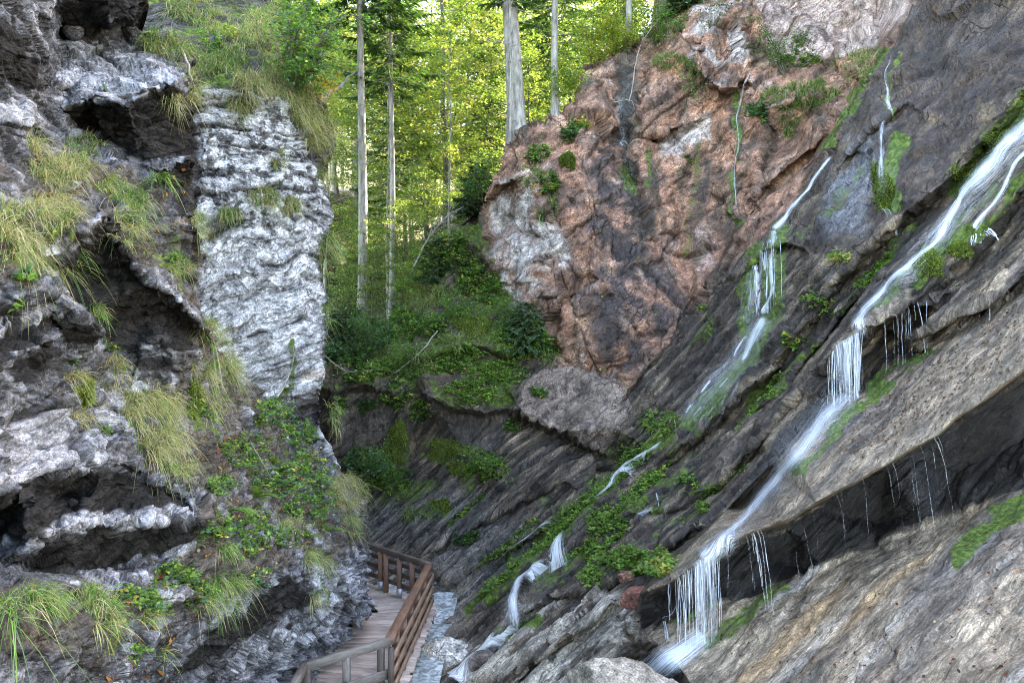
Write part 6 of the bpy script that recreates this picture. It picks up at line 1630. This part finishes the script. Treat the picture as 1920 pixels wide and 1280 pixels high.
GD = [
 (800, 562, 46, 18, 1400, .40, .55, 'yellowish grass dome on the highest hump of the wooded mound'),
 (745, 660, 24, 18, 420, .45, .45, 'grass hanging from the middle of the wooded mound'),
 (790, 690, 30, 20, 520, .45, .50, 'straw tuft over the dark hole in the wooded mound'),
 (800, 965, 36, 14, 520, .40, .35, 'grass strip on the bedded rock behind the walkway'),
 (1030, 670, 24, 16, 380, .40, .20, 'green grass at the right end of the mound under the red rock'),
 (1470, 185, 46, 16, 760, .45, .20, 'green grass hanging from the ledge between red cliff and pink column'),
 (1540, 180, 34, 20, 620, .45, .25, 'green tuft at the right end of the ledge on the red cliff'),
 (1600, 120, 40, 26, 700, .45, .75, 'dry reddish grass slope under the yellow rock at the top right'),
 (1258, 115, 40, 14, 520, .42, .35, 'grass fringe on top of the red cliff, right of the dark gully'),
 (1035, 400, 12, 22, 260, .35, .50, 'hanging tuft on the bare red knob below the thick trunk'),
 (1000, 330, 16, 24, 320, .35, .55, 'grass in the crack at the top of the whitish flank of the red knob'),
 (1480, 235, 16, 26, 240, .38, .30, 'grass tail hanging below the ledge on the red cliff'),
 (870, 545, 26, 26, 420, .38, .40, 'grass among the shrubs left of the whitish flank'),
 (1240, 795, 34, 14, 360, .36, .35, 'thin grass beside the lower end of the mossy cascade'),
 (850, 640, 24, 12, 380, .40, .45, 'grass tongue above the grey boulder face in the mound'),
]
for a in GD: grass(D, *a[:4], int(a[4] * 1.6), a[5] * 1.15, *a[6:], width=0.016)
mixA = ([GREEN, LIGHT, BLUEG, YELL, RUST], [.38, .38, .27, .07, .02])
HA = [
 (245, 405, 20, 14, 60, .060, .12, 'small broad leaved plant beside the green grass under the upper block'),
 (335, 492, 24, 16, 110, .055, .14, 'yellow green seedling cluster right of the great dark overhang'),
 (120, 410, 16, 24, 80, .060, .15, 'broad leaved creeper on grey rock left of the great overhang'),
 (30, 525, 30, 10, 40, .085, .14, 'plant with pale yellowing leaves at the left edge'),
 (205, 800, 18, 12, 50, .055, .10, 'few round leaves under the dark rib left of the shaggy clump'),
 (135, 680, 10, 8, 40, .060, .12, 'pale rosette plant on the block beside the mossy knob'),
 (205, 650, 18, 18, 90, .050, .16, 'leafy sprigs on the rib under the great overhang'),
 (200, 176, 4, 2, 22, .05, .10, 'single sprig on the broad pale ledge'),
 (380, 780, 22, 16, 120, .060, .18, 'fresh green herb beneath the mossy knob'),
 (505, 780, 34, 26, 420, .085, .24, 'raspberry like bush where the bank meets the white wall'),
 (555, 815, 36, 24, 420, .085, .24, 'pale green leafy bush right under the dark hollow of the white wall'),
 (455, 850, 50, 34, 520, .070, .18, 'leafy cover in the middle of the bank left of the fern'),
 (570, 885, 44, 30, 560, .085, .26, 'dense blue green leafy bush above the walkway corner'),
 (520, 905, 40, 24, 420, .080, .20, 'leafy bush just right of the fern'),
 (590, 945, 40, 28, 520, .075, .22, 'leafy bush hanging over the rock above the walkway'),
 (405, 915, 24, 16, 380, .060, .14, 'sparse leaves on the scree right of the lower dark band'),
 (470, 985, 44, 26, 440, .065, .16, 'leafy patch in the middle of the lower bank with red leaves'),
 (535, 1010, 26, 16, 200, .060, .16, 'small leafy patch above the rock nose'),
 (400, 990, 26, 18, 200, .065, .18, 'yellow green plant beside the end of the lower dark band'),
 (465, 1030, 30, 14, 240, .070, .18, 'bright star leaved plant on the lower bank'),
 (330, 1080, 46, 22, 520, .062, .16, 'leafy mat with fallen leaves left of the large arching tuft'),
 (260, 1115, 36, 16, 320, .058, .14, 'leafy mat beside the soft green grass cushion'),
 (370, 1115, 26, 16, 240, .060, .16, 'leafy knot between the arching tufts'),
 (480, 1085, 20, 20, 130, .060, .14, 'few leaves on the bare rock above the lowest overhang'),
 (300, 1145, 26, 14, 160, .060, .14, 'yellow leaved plants at the lip of the lowest overhang'),
 (232, 1222, 18, 14, 160, .055, .10, 'scattered small leaves low on the left rock face'),
 (545, 955, 20, 12, 140, .070, .20, 'trailing leafy strand in the bank above the walkway'),
]
for a in HA:
    px, py, rx, ry, n, sz, hg, lab = a
    k_ = 0.65 if n < 200 else 1.0
    herb(A, px, py, rx * k_, ry * k_, int(n * 2.4), sz * .8, mixA[0], mixA[1], lab, hgt=hg, cat='plant' if sz < .08 else 'bush', name='leafy_plant' if sz < .08 else 'bush')
mixD = ([GREEN, LIGHT, DEEP, YELL], [.35, .35, .25, .08]); mixL = ([LIGHT, np.array([.17, .24, .05]), GREEN], [.5, .35, .2]); mixK = ([DEEP, BLUEG, GREEN], [.5, .3, .3])
HD = [
 (650, 665, 44, 24, 1300, .10, .5, mixK, 'dark green undergrowth at the left foot of the wooded mound'),
 (700, 625, 44, 22, 1300, .10, .5, mixK, 'fine dark undergrowth around the foot of the two tall trunks'),
 (650, 610, 30, 30, 800, .11, .8, mixK, 'shaded undergrowth close to the white wall under the tall trunk'),
 (760, 605, 34, 22, 900, .10, .4, mixD, 'leafy hump left of the yellowish grass dome'),
 (800, 620, 44, 20, 1000, .09, .35, mixD, 'green shrubs under the yellowish grass dome'),
 (880, 520, 26, 34, 900, .10, .4, mixD, 'dark shrub mass left of the whitish flank of the red knob'),
 (925, 545, 22, 30, 700, .09, .35, mixD, 'shrub band climbing along the whitish flank'),
 (850, 470, 24, 30, 600, .10, .5, mixD, 'leafy bushes below the fallen dead branch'),
 (1000, 650, 40, 20, 1100, .09, .35, mixD, 'bright green bushes at the foot of the red rock'),
 (930, 700, 60, 18, 1300, .08, .28, mixL, 'light green carpet on the terrace above the brown block'),
 (880, 735, 50, 18, 1100, .08, .25, mixL, 'light green cushion plants drooping over the dark hollow'),
 (745, 740, 28, 22, 600, .08, .28, mixD, 'ivy like plants between the two dark faces'),
 (770, 700, 24, 18, 500, .08, .28, mixD, 'green plants on the rock nose of the mound'),
 (960, 640, 34, 14, 700, .08, .3, mixL, 'soft pale green plants under the little spruce'),
 (690, 870, 36, 20, 900, .10, .4, ([BLUEG, GREEN, LIGHT], [.5, .3, .2]), 'blue green bush at the base of the dark ribbed face'),
 (730, 900, 40, 22, 800, .09, .3, mixD, 'dark green plants right of the blue green bush'),
 (910, 880, 44, 20, 900, .09, .28, mixD, 'leafy patch on the bedded rock under the moss cushions'),
 (880, 1010, 26, 14, 420, .075, .2, mixK, 'dark leafy patch on the bedded rock behind the railing'),
 (960, 800, 24, 14, 300, .08, .22, mixD, 'plants in the crack under the brown block'),
 (1240, 790, 40, 18, 800, .08, .22, mixL, 'green plants beside the lower end of the mossy cascade'),
 (1190, 860, 36, 22, 700, .08, .22, mixL, 'plants on the ledge below the mossy cascade'),
 (1150, 905, 64, 13, 1300, .075, .16, mixL, 'bright green strip plants beside the upper part of the tumbling stream'),
 (1080, 965, 66, 13, 1400, .075, .16, mixL, 'bright green strip plants in the middle of the slope'),
 (1010, 1030, 60, 12, 1200, .07, .15, mixL, 'bright green strip plants above the thin rivulet'),
 (945, 1090, 56, 11, 900, .07, .14, mixL, 'lower end of the bright green strip of plants'),
 (1140, 985, 34, 24, 900, .08, .2, mixL, 'yellow green bush right of the green strip'),
 (1130, 1040, 30, 22, 800, .08, .2, mixL, 'leafy clump on the bedded rock above the dark recess'),
 (1195, 1060, 44, 20, 1500, .08, .22, mixL, 'lush bright green plants spreading left of the slab tip'),
 (1240, 1060, 24, 20, 600, .08, .22, ([LIGHT, YELL, GREEN], [.5, .3, .2]), 'yellow green plants hanging over the slab tip'),
 (1110, 1085, 26, 14, 400, .075, .16, mixL, 'small leaves on the dark block above the pale beds'),
 (1300, 910, 26, 12, 240, .07, .16, mixD, 'plants in a bed joint beside the big slab'),
 (1320, 955, 16, 10, 160, .07, .16, mixL, 'small plant in the bed joint near the big slab edge'),
 (1540, 565, 30, 14, 340, .08, .24, mixL, 'light leaved sprigs growing on the rough ledge'),
 (1580, 490, 24, 12, 260, .08, .24, ([LIGHT, YELL], [.7, .3]), 'yellow leaved sprigs higher on the rough ledge'),
 (1490, 640, 26, 16, 300, .08, .22, ([LIGHT, YELL, GREEN], [.4, .3, .3]), 'yellow green sprigs lower on the rough ledge beside the cascade'),
 (1450, 715, 22, 5, 420, .06, .10, mixL, 'bright green mossy plants on the bed below the rough ledge'),
 (1070, 255, 22, 14, 360, .10, .4, mixK, 'green bush on the red knob right of the thick trunk'),
 (1090, 225, 22, 10, 260, .09, .35, ([YELL, ORANGE, LIGHT], [.5, .2, .3]), 'yellowing leaves at the edge of the dark gully'),
 (1010, 290, 24, 16, 420, .09, .3, mixD, 'dark green plants over the top of the whitish flank'),
 (1030, 350, 18, 24, 420, .09, .3, mixD, 'plants in the furrow of the red knob'),
 (1500, 125, 46, 12, 500, .09, .3, mixD, 'leafy plants along the back of the ledge on the red cliff'),
 (1420, 210, 24, 18, 360, .09, .35, mixK, 'hanging plants left on the ledge of the red cliff'),
 (1290, 300, 12, 14, 70, .08, .2, mixD, 'tiny plant on the red cliff face'),
 (1320, 580, 16, 8, 120, .07, .14, mixL, 'small green patch on the smooth ramp below the red cliff'),
]
HD += [(670, 700, 40, 16, 800, .09, .3, mixD, 'shrubby fringe hanging over the left dark face beside the white wall'), (720, 690, 34, 16, 700, .09, .3, mixL, 'light shrubs on the rim above the dark ribbed face'),
 (840, 690, 40, 14, 800, .085, .28, mixD, 'green fringe above the dark hollow of the mound'), (880, 660, 40, 12, 700, .08, .28, mixL, 'soft light plants in front of the grey boulder face in the mound'), (790, 770, 22, 22, 500, .08, .25, mixD, 'plants trailing down beside the dark hollow'),
 (690, 760, 24, 14, 360, .08, .25, mixK, 'dark plants hanging on the left ribbed face'), (1010, 740, 20, 10, 260, .08, .2, mixD, 'plants along the upper rim of the brown block'), (640, 760, 14, 20, 260, .08, .25, mixD, 'green strands beside the foot of the white wall'),
 (1190, 935, 60, 8, 700, .07, .14, mixL, 'long green line of plants in a bed joint right of the wide green strip'),
 (1100, 1020, 50, 8, 600, .07, .14, mixL, 'green line of plants in a bed joint above the lush slab tip plants'),
 (1350, 905, 60, 6, 420, .06, .10, mixL, 'thin line of small plants along a bed joint above the big slab'),
 (960, 1010, 60, 7, 500, .07, .12, mixD, 'dark green line of plants in a joint of the bedded rock behind the railing'),
 (1640, 505, 50, 7, 420, .07, .12, mixL, 'narrow line of plants under the rough ledge left of the white stream'),
 (1420, 770, 60, 8, 520, .07, .12, mixL, 'line of bright low plants right of the mossy cascade foot'),
 (1225, 900, 40, 10, 500, .075, .16, ([LIGHT, YELL, GREEN], [.5, .2, .3]), 'yellow green low plants between the strip and the cascade foot'),
 (880, 960, 50, 8, 420, .07, .14, mixD, 'low plants following a bed joint right of the walkway bend')]
STRIP = {q[-1]: -0.72 for q in HD if q[2] >= 4 * q[3]}
for px, py, rx, ry, n, sz, hg, mx_, lab in HD: herb(D, px, py, rx * (.7 if n < 400 else 1), ry * (.7 if n < 400 else 1.1), int(n * (2.5 if sz >= .09 else 1.8)), sz * 1.1, mx_[0], mx_[1], lab, 'undergrowth_bush' if hg > .3 else 'leafy_plant', 'bush' if hg > .3 else 'plant', hg, None, STRIP.get(lab, 0.0))
HB = [(560, 60, 30, 40, 500, .10, .6, mixD, 'leafy bush on the slope right above the white wall'), (395, 95, 24, 20, 160, .08, .3, mixD, 'small leafy plant on the slope above the left end of the white wall'), (430, 75, 14, 14, 110, .08, .35, ([LIGHT, YELL], [.6, .4]), 'yellow green sprig above the left end of the white wall')]
for px, py, rx, ry, n, sz, hg, mx_, lab in HB: herb(B, px, py, rx * .8, ry * .8, n * 2, sz, mx_[0], mx_[1], lab, 'leafy_plant', 'plant', hg)
for q in [(D, 748, 815, 20, 26, 'yellow green moss cushion above the round mossy lump on the dark face', .6, .25), (D, 733, 850, 24, 22, 'round dark moss lump at the foot of the dark faces', .2, .35), (D, 840, 845, 40, 22, 'wide moss cushion under the dark hollow', .5, .3),
          (D, 862, 880, 18, 12, 'small bright moss cushion below the wide one', .7, .22), (D, 890, 612, 34, 16, 'big rounded yellow green moss hump in the middle of the mound', .7, .3), (D, 830, 950, 18, 9, 'flat mossy knob on the bedded rock', .3, .15),
          (D, 1065, 300, 16, 14, 'moss pad on the red knob under the green bush', .3, .2), (A, 166, 735, 9, 18, 'moss stripe on the knob left of the shaggy clump', .8, .03), (A, 362, 755, 13, 34, 'dark moss coat on the knob in the middle of the left bank', .2, .05),
          (D, 1650, 350, 16, 40, 'hanging moss apron on the dark wet face', .35, .10), (D, 1870, 270, 26, 26, 'thick dark moss on the bed above the white stream, upper part', .2, .10), (D, 1815, 330, 26, 22, 'thick dark moss on the bed above the white stream, lower part', .2, .10),
          (D, 1745, 500, 24, 20, 'bright moss on the bed right of the white stream', .4, .08), (D, 1800, 470, 22, 14, 'rounded moss pad on the bed below the narrow side stream', .3, .08)]:
    cushion(q[0], q[1], q[2], q[3], q[4], q[5], 2400, q[6], q[7])
fern(A, 478, 935, 0.55, 'arching green fern in the middle of the left bank', 5, 1)
fern(A, 520, 870, 0.5, 'fern among the leafy bushes below the dark hollow of the white wall', 5, 4)
fern(A, 430, 960, 0.42, 'fern at the right end of the lower dark band on the left cliff', 5, 5)
fern(A, 610, 1000, 0.45, 'drooping fern beside the straw grass plume above the walkway', 5, 6)
fern(A, 575, 1010, 0.40, 'small fern above the rock nose near the walkway', 4, 2)
fern(D, 1300, 930, 0.5, 'fern in the bed joint beside the big slab', 4, 3)

# shrubs, saplings, dead branches
p, n = B.at(540, 168); b0 = np.array(p)
shrub('overhanging_tree', b0, [tuple(pt(585, 130, 17.2)), tuple(pt(612, 50, 17.5)), tuple(pt(560, 60, 17.0)), tuple(pt(620, 110, 17.8)), tuple(pt(590, -20, 17.8)), tuple(pt(640, 20, 18.5)), tuple(pt(530, 10, 17.2))], 3400, .10, [GREEN, LIGHT, BLUEG, YELL], [.35, .3, .3, .05],
      'small leaning tree with a dark curved stem on top of the white wall', 'tree', 0.5, 1, 0.055, 0.6, 6)
shrub('autumn_bush', np.array(B.at(590, 165)[0]), [tuple(pt(605, 150, 18.4)), tuple(pt(625, 160, 18.8)), tuple(pt(600, 175, 18.3))], 260, .10, [np.array([.42, .22, .04]), YELL], [.7, .3], 'orange leaved sprig at the top right corner of the white wall', 'bush', .25, 2, .012)
def little_spruce(px, py, H, label, seed, lay=D, col=(.05, .095, .04)):
    p, n = lay.at(px, py); T, A_ = spruce_meshes(seed, H, 0.03, low=0.06, n_whorl=14, spread=0.36, dens=1.6, col=col, dead=False)
    return plant_tree('spruce_sapling', T, A_, (p.x, p.y - 0.1, p.z - 0.1), 0.4, label, M_stem, M_needle)
little_spruce(985, 650, 1.7, 'little spruce standing on the mound in front of the red rock', 61)
little_spruce(890, 395, 2.2, 'dark little spruce on the rim left of the red knob', 62, col=(.035, .06, .025))
little_spruce(640, 640, 1.6, 'low spruce sapling between the white wall and the tall pale trunk', 63, col=(.03, .055, .02))
little_spruce(1285, 20, 2.6, 'young spruce on top of the red cliff, left of the pink nose', 64)
little_spruce(820, 520, 1.8, 'spruce sapling above the yellowish grass dome', 65, col=(.04, .08, .03))
def bush3(name, px, py, tips, n, lf, cols, wts, label, cat='bush', spread=.35, seed=1, sr=.015, lay=D):
    shrub(name, np.array(lay.at(px, py)[0]), [tuple(pt(*q)) for q in tips], n, lf, cols, wts, label, cat, spread, seed, sr, 0.5, 6)
bush3('beech_bush', 790, 560, [(765, 480, 28.6), (800, 470, 28.6), (750, 520, 28.4), (830, 470, 29)], 1500, .11, [LIGHT, GREEN, np.array([.2, .24, .04])], [.4, .3, .3], 'light green beech bush in front of the slim trunk', spread=.5, seed=11)
bush3('rim_bush', 1230, 75, [(1215, 20, 30), (1250, 30, 30), (1270, 60, 29.5), (1200, 60, 30)], 1200, .11, [GREEN, LIGHT, YELL], [.4, .3, .2], 'bush on top of the red cliff above the grass fringe', spread=.5, seed=12)
bush3('rim_bush', 1110, 125, [(1090, 60, 30), (1130, 50, 30.2), (1110, 90, 29.6), (1160, 80, 30.4)], 1400, .11, [np.array([.22, .24, .03]), YELL, LIGHT], [.4, .3, .3], 'sunlit yellow bush at the left end of the red cliff top', spread=.55, seed=13)
bush3('rim_bush', 1160, 100, [(1150, 30, 30.5), (1190, 40, 30.6), (1175, 70, 30), (1130, 30, 30.4)], 1500, .12, [np.array([.26, .28, .04]), YELL, LIGHT], [.4, .3, .3], 'pale yellow bush above the dark gully of the red cliff', spread=.6, seed=22)
bush3('rim_bush', 1070, 190, [(1040, 130, 28), (1085, 140, 28.4), (1060, 110, 28.6), (1020, 160, 27.8)], 1300, .11, [np.array([.24, .27, .04]), LIGHT, GREEN], [.4, .3, .3], 'yellow green bush at the foot of the thin upright trunk', spread=.5, seed=23)
bush3('rim_bush', 1262, 90, [(1240, 20, 30), (1280, 50, 29.6), (1300, 20, 29.8), (1225, 40, 30.2)], 1300, .10, [GREEN, BLUEG, LIGHT], [.4, .3, .3], 'grey green bush left of the pink nose', spread=.55, seed=24)
bush3('mound_bush', 690, 660, [(660, 600, 27), (700, 610, 27), (720, 640, 26.6), (650, 650, 26.4)], 1700, .10, [GREEN, BLUEG, DEEP], [.4, .3, .3], 'bushy growth in front of the tall pale trunk foot', spread=.6, seed=25)
bush3('mound_bush', 860, 600, [(840, 550, 26.8), (880, 570, 26.6), (900, 600, 26), (830, 590, 26.4)], 1500, .09, [GREEN, LIGHT, BLUEG], [.4, .4, .2], 'leafy bush in the middle of the mound above the moss hump', spread=.5, seed=26)
bush3('mound_bush', 960, 620, [(930, 570, 25.8), (960, 580, 25.6), (1000, 600, 25.2), (940, 610, 25.4)], 1500, .085, [GREEN, BLUEG, LIGHT], [.4, .3, .3], 'feathery bush left of the little spruce on the mound', spread=.5, seed=27)
bush3('mound_bush', 750, 690, [(730, 650, 25), (770, 650, 25), (790, 670, 24.8)], 1100, .085, [LIGHT, GREEN], [.5, .5], 'light bush above the dark ribbed face', spread=.45, seed=28)
bush3('gully_bush', 700, 900, [(670, 850, 23.6), (700, 850, 23.4), (730, 870, 23.2)], 1200, .09, [BLUEG, GREEN, LIGHT], [.5, .3, .2], 'blue green shrub rising beside the foot of the white wall', spread=.5, seed=29)
bush3('gully_bush', 900, 885, [(880, 850, 22.4), (920, 860, 22.2), (940, 880, 22)], 900, .08, [GREEN, LIGHT], [.5, .5], 'small shrub on the bedded rock below the wide moss cushion', spread=.4, seed=30)
bush3('rim_bush', 905, 380, [(890, 320, 28), (925, 300, 27.6), (870, 340, 28.4)], 1300, .10, [DEEP, GREEN, BLUEG], [.4, .4, .3], 'dark green bush on the rim below the thick leaning trunk', spread=.5, seed=14)
bush3('ledge_tree', 1470, 150, [(1440, 60, 27.2), (1420, 40, 27.2), (1455, 90, 27.0), (1425, 90, 27)], 900, .09, [GREEN, BLUEG, LIGHT], [.4, .3, .3], 'small feathery tree leaning on the ledge below the pink column', 'tree', .4, 15, .03)
bush3('wall_bush', 1505, 95, [(1500, 55, 27.6), (1490, 75, 27.5), (1515, 70, 27.5)], 360, .09, [LIGHT, GREEN], [.5, .5], 'small bush growing on the pink column', 'bush', .3, 16, .015)
bush3('rim_bush', 1330, -20, [(1345, 20, 26.8), (1325, 40, 26.8), (1380, 10, 27)], 500, .09, [GREEN, DEEP], [.5, .5], 'hanging bush at the top of the pink nose', 'bush', .35, 17)
bush3('hanging_bush', 1300, 110, [(1310, 170, 26.8), (1280, 160, 27), (1300, 200, 26.8)], 500, .08, [GREEN, LIGHT], [.5, .5], 'bush hanging below the grass fringe at the left of the pink nose', 'bush', .3, 18)
def dead_branch(name, pts, r0, label, seed, twigs=4, tl=.5, cat='branch'):
    r = rs(seed + 600); P3 = np.array([tuple(pt(*q)) for q in pts]); n = 14
    u = np.linspace(0, 1, n); s = np.linspace(0, 1, len(P3)); L3 = np.stack([np.interp(u, s, P3[:, k]) for k in range(3)], -1)
    for _ in range(3): L3[1:-1] = (L3[:-2] + 2 * L3[1:-1] + L3[2:]) / 4
    L3 += r.normal(size=L3.shape) * r0 * 0.4
    A_ = Acc(); V, Q = tube(L3, np.linspace(r0, r0 * .25, n), 7); A_.add(V, Q)
    for k in range(twigs):
        i = r.integers(3, n - 1); e = L3[i] + unit(r.normal(size=3) * np.array([1, .4, 1]) + (L3[i] - L3[i - 2]) * 3) * tl * r.uniform(.4, 1)
        V, Q = tube(branch_pts(L3[i], e, .1, r, 5, .15), np.linspace(r0 * .4, r0 * .1, 5), 4); A_.add(V, Q)
    c = P3[0]; o = A_.build(name, M_twig, None, c); o.location = c.tolist()
    return tag(o, label, cat)
dead_branch('dead_branch', [(775, 500, 28.6), (800, 450, 28.4), (835, 405, 28.4), (870, 388, 28.6)], .03, 'pale fallen branch arching over the rim left of the red knob', 1, 14, 1.0)
dead_branch('broken_trunk', [(600, 190, 31), (640, 158, 31.6), (672, 128, 32.2)], .10, 'sunlit broken trunk leaning against the tall pale tree', 2, 2, .4, 'trunk')
dead_branch('dead_branch', [(505, 768, 15.0), (535, 720, 16.0), (548, 690, 16.3), (552, 640, 16.2)], .028, 'dark mossy stick leaning against the foot of the white wall', 3, 4, .4)
dead_branch('dead_branch', [(1180, 190, 29), (1192, 120, 29), (1200, 80, 29.2), (1240, 30, 29.5)], .025, 'thin pale stick standing in the top of the dark gully', 4, 6, .7)
dead_branch('dead_branch', [(1150, 192, 28.4), (1185, 186, 28.2), (1190, 205, 28.0)], .018, 'small dead twig lying across the dark gully', 5, 3, .4)
dead_branch('dead_branch', [(820, 620, 25), (790, 660, 24.8), (740, 700, 24.8)], .025, 'thin dead branch lying down across the mound', 6, 6, .5)
dead_branch('dead_branch', [(600, 660, 25), (650, 700, 25), (720, 690, 25)], .02, 'bare twig crossing the undergrowth beside the white wall', 7, 8, .6)
dead_branch('dead_branch', [(345, 100, 10.8), (360, 150, 10.8), (368, 175, 10.9)], .018, 'pale broken root hanging at the edge of the topmost left ledge', 8, 4, .3)
dead_branch('dead_branch', [(470, 830, 11.6), (495, 870, 11.8), (510, 900, 12)], .012, 'thin bare twig lying in the leafy bank', 9, 2, .2)

# fallen leaves
def litter(layer, polys, n, size, cols, wts, name, seed):
    r = rs(seed); pts = []
    for pg, share in polys:
        pg = np.array(pg); lo, hi = pg.min(0), pg.max(0); m = int(n * share)
        q = r.uniform(lo, hi, size=(m * 4, 2)); q = q[poly_mask(q[:, 0], q[:, 1], pg, .5) > .5][:m]; pts.append(q)
    q = np.concatenate(pts); m = len(q); C, Nn = layer.many(q[:, 0], q[:, 1])
    T = unit(np.cross(Nn, r.normal(size=(m, 3))))
    Nl = unit(Nn + r.normal(size=(m, 3)) * .35)
    sz = size * r.uniform(.5, 1.2, m)
    V, Q, Cc = leaves(C + Nn * .012, T + Nl * 0.25, Nl, sz, sz * .7, mixcol(r, m, cols, wts, .3))
    return tag(mesh_np(name, V, Q, M_leaf, {'col': Cc}, False), kind='stuff')
SLABP = [(1300, 1055), (1400, 985), (1540, 880), (1640, 740), (1760, 650), (1920, 555), (1920, 680), (1790, 775), (1600, 895), (1470, 965), (1340, 1025)]
SLABB = [(1560, 850), (1660, 740), (1780, 660), (1900, 580), (1920, 640), (1780, 750), (1620, 860)]
LOWP = [(1320, 1200), (1440, 1110), (1640, 1040), (1830, 960), (1920, 930), (1920, 1280), (1320, 1280)]
litter(D, [(SLABP, .5), (SLABB, .6), (LOWP, .22), ([(1180, 870), (1500, 720), (1540, 760), (1250, 1040)], .3)], 800, .055, [RUST * .7, BROWN * .8, np.array([.05, .03, .02]), np.array([.33, .16, .05]), np.array([.5, .42, .25])], [.5, .35, .1, .1, .03], 'fallen_leaves', 901)
litter(D, [([(1060, 320), (1180, 420), (1260, 560), (1160, 680), (1040, 660), (1100, 480)], .5), ([(1040, 660), (1160, 690), (1150, 700), (1000, 690)], .4), ([(760, 560), (1000, 600), (1000, 720), (780, 740)], .5)], 160, .10, [RUST, BROWN, YELL, np.array([.33, .16, .05])], [.3, .3, .2, .2], 'fallen_leaves', 902)
litter(A, [([(380, 780), (560, 860), (640, 960), (560, 1040), (440, 1120), (260, 1160), (240, 1110), (400, 1000)], .6), ([(200, 1170), (330, 1170), (330, 1280), (180, 1280)], .16), ([(60, 280), (360, 320), (350, 520), (200, 400), (80, 460)], .2)], 420, .075, [RUST, ORANGE, YELL, BROWN, np.array([.45, .38, .22])], [.3, .22, .16, .3, .06], 'fallen_leaves', 903)
